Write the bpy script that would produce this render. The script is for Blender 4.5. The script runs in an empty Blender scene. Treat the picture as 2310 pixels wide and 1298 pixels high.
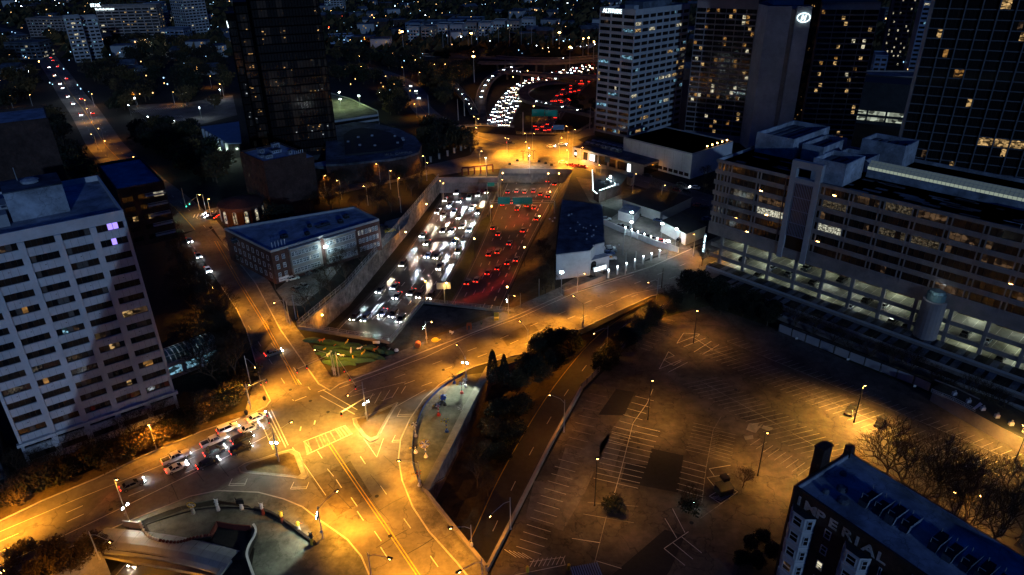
import bpy, math, random
from mathutils import Vector, Matrix, geometry
random.seed(7)
rnd = random.random
C = bpy.context.scene.collection
SC = bpy.context.scene
# ------------------------------------------------------------------ camera, sky, light, exposure
CAMH = 100.0; F = 1540.0; CX, CY = 1155.0, 649.0
_dn = Vector((1200-CX, -(3700-CY), -F)).normalized()
_Z = -_dn; _F = Vector((0, 0, -1)); _Y = (_F-_F.dot(_Z)*_Z).normalized(); _X = _Y.cross(_Z)
RM = Matrix((_X, _Y, _Z))
cam_d = bpy.data.cameras.new('camera'); cam = bpy.data.objects.new('camera', cam_d); C.objects.link(cam)
cam_d.sensor_width = 36; cam_d.lens = F/2310*36; cam_d.clip_start = 1; cam_d.clip_end = 20000
cam.matrix_world = Matrix.Translation((0, 0, CAMH)) @ RM.to_4x4()
SC.camera = cam
w = bpy.data.worlds.new('World'); SC.world = w; w.use_nodes = True
nt = w.node_tree; bg = nt.nodes['Background']
sky = nt.nodes.new('ShaderNodeTexSky'); sky.sky_type = 'NISHITA'; sky.sun_disc = False
SUN_EL, SUN_AZ = 10.5, 159.0          # weak low twilight glow from behind the camera, slightly right
sky.sun_elevation = math.radians(1.0); sky.sun_rotation = math.radians(SUN_AZ)
sky.ozone_density = 6; sky.air_density = 2.0; sky.dust_density = 0.2
tint = nt.nodes.new('ShaderNodeMix'); tint.data_type = 'RGBA'; tint.blend_type = 'MULTIPLY'
tint.inputs[0].default_value = 1; tint.inputs[7].default_value = (0.0, 0.58, 1.65, 1)
nt.links.new(sky.outputs[0], tint.inputs[6]); nt.links.new(tint.outputs[2], bg.inputs[0])
bg.inputs[1].default_value = 0.115
sl = bpy.data.lights.new('twilight', 'SUN'); sl.energy = 0.60; sl.angle = math.radians(0.6); sl.color = (0.34, 0.58, 1.0)
so = bpy.data.objects.new('twilight', sl); C.objects.link(so)
_sd = Vector((math.sin(math.radians(SUN_AZ))*math.cos(math.radians(SUN_EL)), math.cos(math.radians(SUN_AZ))*math.cos(math.radians(SUN_EL)), math.sin(math.radians(SUN_EL))))
so.rotation_euler = _sd.to_track_quat('Z', 'Y').to_euler()
SC.view_settings.view_transform = 'Standard'; SC.view_settings.look = 'None'
SC.view_settings.exposure = 0; SC.view_settings.gamma = 1
SC.render.engine = 'CYCLES'
SC.cycles.max_bounces = 4; SC.cycles.diffuse_bounces = 2; SC.cycles.glossy_bounces = 2
SC.cycles.use_denoising = True; SC.cycles.sample_clamp_indirect = 3; SC.cycles.use_light_tree = True
SC.cycles.light_sampling_threshold = 0.003
SODIUM = (1.0, 0.36, 0.022)
# ------------------------------------------------------------------ survey: where a sight line meets height z
def P(u, v, z=0.0):
    d = RM @ Vector((u-CX, -(v-CY), -F)); t = (z-CAMH)/d.z
    return Vector((d.x*t, d.y*t, z))
def PR(p):
    c = RM.transposed() @ (Vector(p)-Vector((0, 0, CAMH)))
    return (CX+F*c.x/-c.z, CY-F*c.y/-c.z)
def G2(l, z=0.0): return [P(a[0], a[1], z) for a in l]
# ------------------------------------------------------------------ materials
MT = {}
def mat(name, col, rough=.8, n=None, bump=0, metal=0, em=None, es=0, col2=None, spec=.3, vor=None):
    m = bpy.data.materials.new(name); m.use_nodes = True; t = m.node_tree; b = t.nodes['Principled BSDF']
    b.inputs['Base Color'].default_value = (*col, 1); b.inputs['Roughness'].default_value = rough
    b.inputs['Metallic'].default_value = metal; b.inputs['Specular IOR Level'].default_value = spec
    if em: b.inputs['Emission Color'].default_value = (*em, 1); b.inputs['Emission Strength'].default_value = es
    if n:
        tc = t.nodes.new('ShaderNodeTexCoord'); geo = t.nodes.new('ShaderNodeNewGeometry')
        ns = t.nodes.new('ShaderNodeTexNoise'); ns.inputs['Scale'].default_value = n[0]; ns.inputs['Detail'].default_value = 7
        ns.inputs['Roughness'].default_value = .65
        t.links.new(geo.outputs['Position'], ns.inputs['Vector'])
        n2 = t.nodes.new('ShaderNodeTexNoise'); n2.inputs['Scale'].default_value = n[0]*.09; n2.inputs['Detail'].default_value = 4
        t.links.new(geo.outputs['Position'], n2.inputs['Vector'])
        ad = t.nodes.new('ShaderNodeMath'); ad.operation = 'ADD'; t.links.new(ns.outputs[0], ad.inputs[0]); t.links.new(n2.outputs[0], ad.inputs[1])
        mr = t.nodes.new('ShaderNodeMapRange'); mr.inputs[1].default_value = .7; mr.inputs[2].default_value = 1.3
        t.links.new(ad.outputs[0], mr.inputs[0])
        mx = t.nodes.new('ShaderNodeMix'); mx.data_type = 'RGBA'
        k = n[1]; c2 = col2 or tuple(c*(1-k) for c in col)
        mx.inputs[6].default_value = (*c2, 1); mx.inputs[7].default_value = (*[min(1, c*(1+k*.6)) for c in col], 1)
        t.links.new(mr.outputs[0], mx.inputs[0]); t.links.new(mx.outputs[2], b.inputs['Base Color'])
        if bump:
            bp = t.nodes.new('ShaderNodeBump'); bp.inputs['Strength'].default_value = bump; bp.inputs['Distance'].default_value = .3
            t.links.new(ns.outputs[0], bp.inputs['Height']); t.links.new(bp.outputs[0], b.inputs['Normal'])
    MT[name] = m; return m
def emis(name, col, s):
    m = bpy.data.materials.new(name); m.use_nodes = True; t = m.node_tree; b = t.nodes['Principled BSDF']
    b.inputs['Base Color'].default_value = (.02, .02, .02, 1); b.inputs['Emission Color'].default_value = (*col, 1); b.inputs['Emission Strength'].default_value = s
    MT[name] = m; return m
def room(name, col, s, sc=1.2, thr=.45):      # a lit room seen through glass: blinds, lamps and furniture break the light up
    m = emis(name, col, s); t = m.node_tree; b = t.nodes['Principled BSDF']; b.inputs['Roughness'].default_value = .15
    geo = t.nodes.new('ShaderNodeNewGeometry'); v = t.nodes.new('ShaderNodeTexVoronoi'); v.inputs['Scale'].default_value = sc
    mp = t.nodes.new('ShaderNodeMapping'); mp.inputs['Scale'].default_value = (1, 1, 1.7)
    t.links.new(geo.outputs['Position'], mp.inputs[0]); t.links.new(mp.outputs[0], v.inputs['Vector'])
    sp = t.nodes.new('ShaderNodeSeparateColor'); t.links.new(v.outputs['Color'], sp.inputs[0])
    mr = t.nodes.new('ShaderNodeMapRange'); mr.inputs[1].default_value = thr; mr.inputs[2].default_value = 1; mr.inputs[3].default_value = .04*s if thr < .9 else .002; mr.inputs[4].default_value = s
    t.links.new(sp.outputs[0], mr.inputs[0]); t.links.new(mr.outputs[0], b.inputs['Emission Strength']); return m
mat('asphalt', (.135, .125, .115), .85, (.9, .3), .25)
mat('asphalt_old', (.10, .085, .066), .9, (.5, .45), .3)
mat('asphalt_new', (.02, .019, .019), .85, (1.2, .3), .2)
mat('ramp_asphalt', (.05, .047, .045), .85, (.8, .35), .2); mat('asphalt_worn', (.14, .125, .11), .9, (.6, .35), .2)
mat('freeway_asphalt', (.055, .052, .05), .75, (.5, .4), .2)
mat('concrete', (.22, .21, .19), .85, (.7, .35), .2)
mat('sidewalk', (.15, .138, .122), .9, (.6, .4), .2)
mat('plaza_stone', (.115, .122, .10), .85, (.7, .45), .2)
mat('retaining', (.27, .22, .18), .9, (.8, .55), .3)
mat('grass', (.032, .038, .014), .95, (1.5, .6), .5)
mat('dead_grass', (.085, .062, .028), .95, (.8, .6), .5)
mat('soil', (.018, .017, .013), .95, (.5, .6), .4)
mat('paint_white', (.52, .50, .46), .7, (2.5, .35))
mat('paint_faded', (.30, .28, .25), .8, (1.5, .6))
mat('paint_yellow', (.50, .32, .04), .7, (2.5, .35))
mat('white_facade', (.56, .56, .57), .8, (1.0, .14), .05)
mat('tan_facade', (.27, .235, .215), .8, (.6, .2), .1)
mat('grey_facade', (.34, .35, .36), .8, (.6, .2), .1)
mat('kerb_stone', (.36, .34, .31), .85, (.9, .3)); mat('hotel_concrete', (.44, .46, .48), .85, (.5, .22), .15)
mat('hotel_band', (.25, .22, .22), .8, (.6, .2))
mat('dark_metal', (.02, .022, .025), .4, metal=.6)
mat('black_frame', (.012, .012, .013), .45)
mat('white_frame', (.55, .56, .58), .6)
mat('galvanized', (.38, .38, .38), .5, (2, .2), metal=.4)
mat('brick', (.06, .036, .03), .9, (1.4, .5), .3)
mat('brick_red', (.09, .042, .032), .9, (1.4, .5), .3)
mat('roofing', (.40, .44, .50), .75, (.35, .5), .2)
mat('roofing_dark', (.11, .13, .16), .8, (.3, .7), .2)
mat('roofing_tar', (.025, .028, .033), .8, (.3, .6), .2)
mat('roof_metal', (.16, .22, .33), .5, (.4, .35), metal=.2)
mat('glass_dark', (.012, .011, .012), .12, spec=.5)
mat('glass_brown', (.035, .022, .016), .12, spec=.5)
mat('curtain', (.10, .085, .075), .6, (1.5, .5))
mat('glass_teal', (.12, .2, .2), .25)
mat('bark', (.085, .065, .045), .95, (3, .4))
mat('twig', (.04, .028, .018), .95)
mat('leaf_dark', (.016, .022, .011), .8, (1.2, .6))
mat('leaf_brown', (.08, .055, .02), .85, (1.2, .6))
mat('tower_black', (.004, .004, .005), .95, spec=0); mat('grid_frame', (.10, .11, .13), .8); mat('fence_blue', (.012, .03, .13), .6)
mat('hedge', (.03, .085, .045), .8, (2.0, .4), .5)
mat('rubber', (.015, .015, .015), .8)
mat('rim', (.35, .35, .36), .35, metal=.8)
for n_, c_ in dict(car_white=(.72, .72, .70), car_silver=(.38, .39, .40), car_black=(.012, .012, .014), car_grey=(.10, .105, .11), car_red=(.35, .02, .015), car_yellow=(.75, .52, .02), car_blue=(.02, .06, .18)).items():
    mat(n_, c_, .28, spec=.5)
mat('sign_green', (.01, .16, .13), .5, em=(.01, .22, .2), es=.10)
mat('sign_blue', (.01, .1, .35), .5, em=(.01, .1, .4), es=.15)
mat('blue_paint', (.02, .07, .35), .5); mat('red_paint', (.45, .04, .03), .5); mat('yellow_paint', (.6, .42, .04), .5)
mat('orange_paint', (.6, .16, .03), .6); mat('white_paint', (.7, .7, .68), .5); mat('rust_red', (.10, .02, .014), .7, (2, .5))
mat('steel_plate', (.22, .23, .25), .55, (.6, .3), metal=.3)
emis('bulb_sodium', (1, .52, .14), 30); emis('bulb_white', (.8, .92, 1.0), 45); emis('bulb_cool', (.72, .95, 1.0), 90)
emis('headlight', (.78, .90, 1.0), 160); emis('far_headlight', (.78, .90, 1.0), 32); emis('far_headlight_warm', (1, .80, .55), 28); emis('headlight_warm', (1, .84, .62), 120); emis('taillight', (1, .03, .015), 9); emis('amber', (1, .45, .08), 20)
emis('signal_green', (.05, 1, .75), 14); emis('signal_red', (1, .05, .02), 3); emis('sign_white', (.85, .95, 1), 2.2); emis('logo_white', (.75, .95, 1), 3)
emis('sign_orange', (1, .3, .1), 1.2); emis('dot_warm', (1, .55, .2), 4); emis('dot_white', (.38, .70, 1), 3.5); emis('dot_red', (1, .08, .03), 12)
emis('led_strip', (.8, .97, 1), 5); emis('magenta', (.7, .12, .8), .5); emis('violet', (.35, .25, 1), 1.6)
room('room_warm', (1, .62, .24), .8, 1.1, .35); room('room_amber', (1, .48, .12), .40, .9, .3); room('room_white', (1, .90, .62), .85, 1.0, .2)
room('room_cool', (.35, .75, 1), .7, 1.0, .4); room('room_dim', (1, .58, .3), .10, .8, .4); room('garage_light', (.9, 1, .78), .55, .4, .1)
room('glint_warm', (1, .55, .18), 1.1, 1.5, .985); room('glint_white', (.9, .95, 1), 1.0, 1.5, .988)  # city lights mirrored in the black tower's glass, put in as emissive spots
def weather(name, cell, width, dark, stain=.0, stain_scale=.12, sealed=None):     # cracks, tar seams and oil stains over a base
    t = MT[name].node_tree; b = t.nodes['Principled BSDF']; src = b.inputs['Base Color'].links[0].from_socket
    geo = t.nodes.new('ShaderNodeNewGeometry'); nz = t.nodes.new('ShaderNodeTexNoise'); nz.inputs['Scale'].default_value = .35; nz.inputs['Detail'].default_value = 5
    t.links.new(geo.outputs['Position'], nz.inputs['Vector']); ad = t.nodes.new('ShaderNodeVectorMath'); ad.operation = 'MULTIPLY_ADD'; ad.inputs[1].default_value = (5, 5, 5)
    t.links.new(nz.outputs['Color'], ad.inputs[0]); t.links.new(geo.outputs['Position'], ad.inputs[2])
    v = t.nodes.new('ShaderNodeTexVoronoi'); v.feature = 'DISTANCE_TO_EDGE'; v.inputs['Scale'].default_value = 1/cell; t.links.new(ad.outputs[0], v.inputs['Vector'])
    mr = t.nodes.new('ShaderNodeMapRange'); mr.inputs[1].default_value = 0; mr.inputs[2].default_value = width/cell; mr.inputs[3].default_value = dark; mr.inputs[4].default_value = 1; t.links.new(v.outputs['Distance'], mr.inputs[0])
    s2 = t.nodes.new('ShaderNodeTexNoise'); s2.inputs['Scale'].default_value = stain_scale; s2.inputs['Detail'].default_value = 8; s2.inputs['Roughness'].default_value = .7; t.links.new(geo.outputs['Position'], s2.inputs['Vector'])
    m2 = t.nodes.new('ShaderNodeMapRange'); m2.inputs[1].default_value = .38; m2.inputs[2].default_value = .62; m2.inputs[3].default_value = 1-stain; m2.inputs[4].default_value = 1+stain*.35; t.links.new(s2.outputs[0], m2.inputs[0])
    mu = t.nodes.new('ShaderNodeMath'); mu.operation = 'MULTIPLY'; t.links.new(mr.outputs[0], mu.inputs[0]); t.links.new(m2.outputs[0], mu.inputs[1])
    mx = t.nodes.new('ShaderNodeMix'); mx.data_type = 'RGBA'; mx.blend_type = 'MULTIPLY'; mx.inputs[0].default_value = 1; cb = t.nodes.new('ShaderNodeCombineColor')
    for i in range(3): t.links.new(mu.outputs[0], cb.inputs[i])
    t.links.new(src, mx.inputs[6]); t.links.new(cb.outputs[0], mx.inputs[7]); t.links.new(mx.outputs[2], b.inputs['Base Color'])
weather('asphalt', 14, .16, .55, .35, .09); weather('asphalt_old', 7, .14, .45, .5, .11); weather('asphalt_worn', 9, .14, .6, .3, .15); weather('freeway_asphalt', 18, .12, .7, .35, .06)
weather('roofing', 6, .10, .6, .45, .18); weather('roofing_dark', 8, .10, .6, .6, .12); weather('plaza_stone', 5, .08, .6, .5, .2); weather('concrete', 6, .06, .7, .35, .2); weather('retaining', 5, .05, .7, .55, .25)
weather('white_facade', 40, .03, .8, .16, .12); weather('tan_facade', 30, .03, .85, .25, .2); weather('sidewalk', 3.0, .05, .6, .35, .3); weather('brick', 30, .03, .9, .4, .3); weather('hotel_concrete', 40, .02, .9, .2, .1)
mat('letter_paint', (.52, .52, .50), .8, (3, .7), col2=(.16, .13, .11)); mat('road_tar', (.02, .02, .02), .6)
# ------------------------------------------------------------------ mesh builder
class MB:
    def __init__(s): s.v = []; s.f = []; s.m = []; s.mats = []
    def mi(s, m):
        if m not in s.mats: s.mats.append(m)
        return s.mats.index(m)
    def face(s, pts, m):
        k = len(s.v); s.v += [tuple(p) for p in pts]; s.f.append(tuple(range(k, k+len(pts)))); s.m.append(s.mi(m)); return s
    def box(s, a, b, m, top=None):
        x0, y0, z0 = a; x1, y1, z1 = b; k = len(s.v)
        s.v += [(x0,y0,z0),(x1,y0,z0),(x1,y1,z0),(x0,y1,z0),(x0,y0,z1),(x1,y0,z1),(x1,y1,z1),(x0,y1,z1)]
        i = s.mi(m)
        for q in ((3,2,1,0),(0,1,5,4),(1,2,6,5),(2,3,7,6),(3,0,4,7)): s.f.append(tuple(k+j for j in q)); s.m.append(i)
        s.f.append((k+4,k+5,k+6,k+7)); s.m.append(s.mi(top) if top else i); return s
    def prism(s, pts, z0, z1, m, top=None, bottom=False):
        n = len(pts); k = len(s.v)
        ar = sum(pts[i][0]*pts[(i+1)%n][1]-pts[(i+1)%n][0]*pts[i][1] for i in range(n))
        if ar < 0: pts = pts[::-1]
        s.v += [(p[0], p[1], z0) for p in pts]+[(p[0], p[1], z1) for p in pts]; i = s.mi(m)
        for j in range(n): s.f.append((k+j, k+(j+1)%n, k+n+(j+1)%n, k+n+j)); s.m.append(i)
        ti = s.mi(top) if top else i
        for tr in geometry.tessellate_polygon([[Vector((p[0], p[1], 0)) for p in pts]]):
            a, b, c = tr
            cr = (pts[b][0]-pts[a][0])*(pts[c][1]-pts[a][1])-(pts[b][1]-pts[a][1])*(pts[c][0]-pts[a][0])
            if cr < 0: b, c = c, b
            s.f.append((k+n+a, k+n+b, k+n+c)); s.m.append(ti)
        return s
    def tube(s, pts, rads, m, n=6, cap=True):
        k0 = len(s.v); pts = [Vector(p) for p in pts]; i = s.mi(m)
        if not isinstance(rads, (list, tuple)): rads = [rads]*len(pts)
        for j, p in enumerate(pts):
            d = (pts[min(j+1, len(pts)-1)]-pts[max(j-1, 0)]).normalized()
            a = d.orthogonal().normalized() if abs(d.z) < .95 else Vector((1, 0, 0)).cross(d).normalized()
            b = d.cross(a)
            for q in range(n):
                an = 2*math.pi*q/n; s.v.append(tuple(p+a*math.cos(an)*rads[j]+b*math.sin(an)*rads[j]))
        for j in range(len(pts)-1):
            for q in range(n):
                s.f.append((k0+j*n+q, k0+j*n+(q+1)%n, k0+(j+1)*n+(q+1)%n, k0+(j+1)*n+q)); s.m.append(i)
        if cap:
            s.f.append(tuple(k0+q for q in range(n))[::-1]); s.m.append(i)
            e = k0+(len(pts)-1)*n; s.f.append(tuple(e+q for q in range(n))); s.m.append(i)
        return s
    def lathe(s, c, prof, m, n=10):
        k = len(s.v); i = s.mi(m); c = Vector(c)
        for r, z in prof:
            for q in range(n):
                an = 2*math.pi*q/n; s.v.append((c.x+r*math.cos(an), c.y+r*math.sin(an), c.z+z))
        for j in range(len(prof)-1):
            for q in range(n): s.f.append((k+j*n+q, k+j*n+(q+1)%n, k+(j+1)*n+(q+1)%n, k+(j+1)*n+q)); s.m.append(i)
        s.f.append(tuple(k+q for q in range(n))[::-1]); s.m.append(i)
        e = k+(len(prof)-1)*n; s.f.append(tuple(e+q for q in range(n))); s.m.append(i); return s
    def mesh(s, name, smooth=False):
        me = bpy.data.meshes.new(name); me.from_pydata(s.v, [], s.f)
        for m in s.mats: me.materials.append(MT[m])
        me.polygons.foreach_set('material_index', s.m)
        if smooth: me.polygons.foreach_set('use_smooth', [True]*len(s.f))
        me.update(); return me
    def build(s, name, parent=None, loc=None, rz=0, smooth=False):
        return put(s.mesh(name, smooth), name, parent, loc, rz)
def put(me, name, parent=None, loc=None, rz=0):
    o = bpy.data.objects.new(name, me); C.objects.link(o)
    if parent: o.parent = parent
    if loc is not None: o.location = loc
    if rz: o.rotation_euler = (0, 0, rz)
    return o
def tag(o, label=None, cat=None, group=None, kind=None):
    if label: o['label'] = label
    if cat: o['category'] = cat
    if group: o['group'] = group
    if kind: o['kind'] = kind
    return o
def thing(name, label, cat, loc=(0, 0, 0), rz=0, group=None):
    o = bpy.data.objects.new(name, None); C.objects.link(o); o.empty_display_size = .5
    o.location = loc; o.rotation_euler = (0, 0, rz); return tag(o, label, cat, group)
def dup(root, loc, rz=None, label=None, group=None, sc=None):
    r = root.copy(); C.objects.link(r); r.location = loc
    if rz is not None: r.rotation_euler = (0, 0, rz)
    if sc: r.scale = (sc,)*3 if not isinstance(sc, tuple) else sc
    if label: r['label'] = label
    if group: r['group'] = group
    for ch in root.children:
        c = ch.copy(); C.objects.link(c); c.parent = r
        for g in ch.children:
            d = g.copy(); C.objects.link(d); d.parent = c
    return r
def place(u, v):         # plain words for where a distant thing stands
    for x, s in ((90, 'at the far left edge'), (170, 'beside the far avenue'), (260, 'below the twin slabs'), (340, 'below the medical slab'), (430, 'below the tall pale tower'), (540, 'left of the black tower'), (740, 'behind the black tower'), (840, 'right of the black tower'), (930, 'above the round hall'), (1010, 'left of the interchange'), (1100, 'over the slip ramp'), (1200, 'over the white stream'), (1370, 'over the red stream'), (1580, 'behind the apartment tower'), (1860, 'behind the hotel slabs'), (9999, 'at the upper right')):
        if u < x: break
    for y, r in ((14, 'on the horizon'), (30, 'farthest rows'), (50, 'far rows'), (75, 'middle rows'), (100, 'nearer rows'), (140, 'well forward'), (190, 'halfway down'), (250, 'lower rows'), (330, 'lowest rows'), (9999, 'closest')):
        if v < y: break
    return ', '+s+', '+r
ORD = ['leftmost', 'second', 'third', 'fourth', 'fifth', 'sixth', 'seventh', 'eighth', 'ninth', 'tenth', 'eleventh', 'twelfth', 'thirteenth', 'fourteenth', 'fifteenth', 'sixteenth', 'seventeenth', 'eighteenth', 'nineteenth', 'twentieth']
def nth(k): return (', '+ORD[k]+' from the left') if k and k < 20 else (', leftmost' if k == 0 else ', towards the right end')
def struct(name, mb, smooth=False): return tag(mb.build(name, smooth=smooth), kind='structure')
def text_mesh(s, size, ext, matn, bold=0.0):
    cu = bpy.data.curves.new('lettering', 'FONT'); cu.body = s; cu.size = size; cu.extrude = ext; cu.offset = bold
    o = bpy.data.objects.new('tmp', cu); C.objects.link(o)
    dg = bpy.context.evaluated_depsgraph_get(); me = bpy.data.meshes.new_from_object(o.evaluated_get(dg))
    bpy.data.objects.remove(o); me.materials.clear(); me.materials.append(MT[matn]); return me
def rot2(v, a): return Vector((v[0]*math.cos(a)-v[1]*math.sin(a), v[0]*math.sin(a)+v[1]*math.cos(a)))
LK = 4.0
def light(name, loc, energy, col, parent=None, kind='POINT', r=.25, aim=None, ang=120, blend=.6):
    l = bpy.data.lights.new(name, kind); l.energy = energy*LK; l.color = col; l.shadow_soft_size = r
    if kind == 'SPOT': l.spot_size = math.radians(ang); l.spot_blend = blend
    o = bpy.data.objects.new(name, l); C.objects.link(o); o.location = loc
    if aim is not None: o.rotation_euler = (-Vector(aim)).to_track_quat('Z', 'Y').to_euler()
    if parent: o.parent = parent
    return o
# ================================================================== GROUND, ROADS
def smooth_path(pts, n=8):
    pts = [Vector(p) for p in pts]; out = []
    for i in range(len(pts)-1):
        p0 = pts[max(i-1, 0)]; p1 = pts[i]; p2 = pts[i+1]; p3 = pts[min(i+2, len(pts)-1)]
        for k in range(n):
            t = k/n; out.append(.5*((2*p1)+(-p0+p2)*t+(2*p0-5*p1+4*p2-p3)*t*t+(-p0+3*p1-3*p2+p3)*t**3))
    out.append(pts[-1]); return out
def offset(path, d):
    out = []
    for i, p in enumerate(path):
        t = (path[min(i+1, len(path)-1)]-path[max(i-1, 0)]); t.z = 0; t.normalize()
        out.append(p+Vector((-t.y, t.x, 0))*d)
    return out
def ribbon(mb, path, a, b, m, dz=0.0):
    L = offset(path, a); R = offset(path, b)
    if a < b: L, R = R, L
    for i in range(len(path)-1):
        mb.face([R[i]+Vector((0, 0, dz)), R[i+1]+Vector((0, 0, dz)), L[i+1]+Vector((0, 0, dz)), L[i]+Vector((0, 0, dz))], m)
def slab(mb, path, a, b, z0, z1, m):     # a solid strip along a path between offsets a and b
    L = offset(path, max(a, b)); R = offset(path, min(a, b)); u = Vector((0, 0, 1))
    for i in range(len(path)-1):
        l0, l1, r0, r1 = L[i], L[i+1], R[i], R[i+1]
        mb.face([r0+u*z1, r1+u*z1, l1+u*z1, l0+u*z1], m)
        mb.face([r0+u*z0, r1+u*z0, r1+u*z1, r0+u*z1], m); mb.face([l1+u*z0, l0+u*z0, l0+u*z1, l1+u*z1], m)
        mb.face([l0+u*z0, l1+u*z0, r1+u*z0, r0+u*z0], m)
    for p, q in ((L[0], R[0]), (R[-1], L[-1])): mb.face([p+u*z0, q+u*z0, q+u*z1, p+u*z1], m)
def dashes(mb, path, off, w, on, gap, m, dz, start=0.0):
    pts = offset(path, off); acc = -start; u = Vector((0, 0, dz))
    for i in range(len(pts)-1):
        a, b = pts[i], pts[i+1]; L = (b-a).length; d = (b-a)/L if L else Vector((1, 0, 0)); n = Vector((-d.y, d.x, 0))*w/2; s = 0
        while s < L:
            ph = acc % (on+gap); st = min((on if ph < on else on+gap)-ph, L-s)+1e-5
            if ph < on:
                p, q = a+d*s+u, a+d*min(L, s+st)+u; mb.face([p-n, q-n, q+n, p+n], m)
            s += st; acc += st
def line(mb, pts, w, m, dz=.03):
    for i in range(len(pts)-1):
        a, b = Vector(pts[i]), Vector(pts[i+1]); d = (b-a).normalized(); n = Vector((-d.y, d.x, 0))*w/2; u = Vector((0, 0, dz))
        mb.face([a-n+u, b-n+u, b+n+u, a+n+u], m)
def flat(mb, pts, z, m, holes=[]):
    polys = [[Vector((p[0], p[1], 0)) for p in pts]]+[[Vector((p[0], p[1], 0)) for p in h] for h in holes]
    allp = [p for q in polys for p in q]
    for a, b, c in geometry.tessellate_polygon(polys):
        A, B, D = allp[a], allp[b], allp[c]
        if (B-A).cross(D-A).z < 0: B, D = D, B
        mb.face([(A.x, A.y, z), (B.x, B.y, z), (D.x, D.y, z)], m)
FZ = -7.0
holeA_px = [(672,742),(880,776),(955,684),(1160,707),(1252,655),(1250,600),(1262,470),(1292,386),(1285,382),(1128,382),(1122,403),(990,404)]
holeA = G2(holeA_px)
holeB = G2([(227,1237),(505,1277),(470,1330),(430,1395),(-10,1395)])
holeC_px = [(960,1115),(1099,1290),(1200,1090),(1312,880),(1400,792),(1470,720),(1530,664),(1470,672),(1340,742),(1200,805),(1108,833)]
holeC = G2(holeC_px)
holeD = G2([(1085,284),(1160,288),(1165,303),(1298,303),(1335,280),(1352,240),(1352,170),(1345,130),(1250,122),(1130,135),(1060,150),(1005,200),(1015,250)])
g = MB()
flat(g, [(-3500, -300), (3500, -300), (3500, 7000), (-3500, 7000)], 0, 'soil', [holeA, holeB, holeC, holeD])
struct('ground', g)
b = MB(); b.face([(-150, -40, FZ-.05), (160, -40, FZ-.05), (230, 900, FZ-.05), (-160, 900, FZ-.05)], 'soil'); struct('trench_floor', b)
# retaining wall faces and slopes of the trench
wl = MB()
def wallface(mb, a, b, z0, z1, m): mb.face([(a.x, a.y, z0), (b.x, b.y, z0), (b.x, b.y, z1), (a.x, a.y, z1)], m)
u_ = MB()
def ring(h, skip, z, m, mb):
    for i in range(len(h)):
        if i not in skip: wallface(mb, h[i], h[(i+1) % len(h)], z, -.01, m)
ring(holeA, (11, 0, 1, 2, 3, 4, 5, 6), FZ-.1, 'concrete', u_); ring(holeB, (0, 3), FZ-.1, 'concrete', u_)
ring(holeD, (), FZ-.1, 'soil', u_)
struct('trench_wall', u_)
# grassy slope right of the freeway
RCr = [Vector((-46,-2,FZ)),Vector((-24,92,FZ)),Vector((1,219,FZ)),Vector((8,252,FZ)),Vector((22,310,FZ)),Vector((29,344,FZ)),Vector((29,422,FZ)),Vector((35,463,FZ)),Vector((52,536,FZ)),Vector((75,606,FZ)),Vector((120,660,FZ))]
sl_ = MB()
foot = [P(1128, 705, FZ), Vector((1.5,219,FZ)), Vector((7,245,FZ)), Vector((17,285,FZ)), Vector((30,344,FZ))]
topc = [holeA[3], holeA[4], holeA[5], holeA[6], holeA[7]]
N = 6
for i in range(4):
    for k in range(N):
        for j in range(4):
            def q(ii, kk, jj):
                t = ii+kk/N; i0 = min(int(t), 3); fr = t-i0
                A = foot[i0].lerp(foot[i0+1], fr); B = topc[i0].lerp(topc[i0+1], fr); B.z = -.01; p = A.lerp(B, jj/4)
                if 0 < jj < 4: p.z += .6*math.sin(t*9+jj*2)
                return p
            sl_.face([q(i,k,j), q(i,k+1,j), q(i,k+1,j+1), q(i,k,j+1)], 'dead_grass')
struct('grass_slope', sl_)
# ---- the two freeway carriageways
LCl = [Vector((-105,-20,FZ)),Vector((-78,92,FZ)),Vector((-56,183,FZ)),Vector((-43,235,FZ)),Vector((-32.5,312,FZ)),Vector((-25,375,FZ)),Vector((-17,450,FZ)),Vector((-11,515,FZ)),Vector((4,590,FZ)),Vector((33,642,FZ)),Vector((80,700,FZ))]
LCr = [Vector((-80,-28,FZ)),Vector((-53,84,FZ)),Vector((-31,178,FZ)),Vector((-20,228,FZ)),Vector((-9,308,FZ)),Vector((-4,372,FZ)),Vector((1.5,448,FZ)),Vector((8,505,FZ)),Vector((22,572,FZ)),Vector((47,618,FZ)),Vector((92,672,FZ))]
RCl = [Vector((-70,-10,FZ)),Vector((-47,86,FZ)),Vector((-24,185,FZ)),Vector((-14,240,FZ)),Vector((-5,310,FZ)),Vector((1,355,FZ)),Vector((11,423,FZ)),Vector((19,464,FZ)),Vector((34,537,FZ)),Vector((58,608,FZ)),Vector((100,655,FZ))]
Ll, Lr, Rl, Rr = [smooth_path(x, 8) for x in (LCl, LCr, RCl, RCr)]
def strip2(mb, A, B, m, dz=0):
    for i in range(len(A)-1):
        u = Vector((0, 0, dz)); mb.face([A[i]+u, B[i]+u, B[i+1]+u, A[i+1]+u], m)
fw = MB(); strip2(fw, Ll, Lr, 'freeway_asphalt'); strip2(fw, Rl, Rr, 'freeway_asphalt'); struct('freeway', fw)
md = MB(); 
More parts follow.
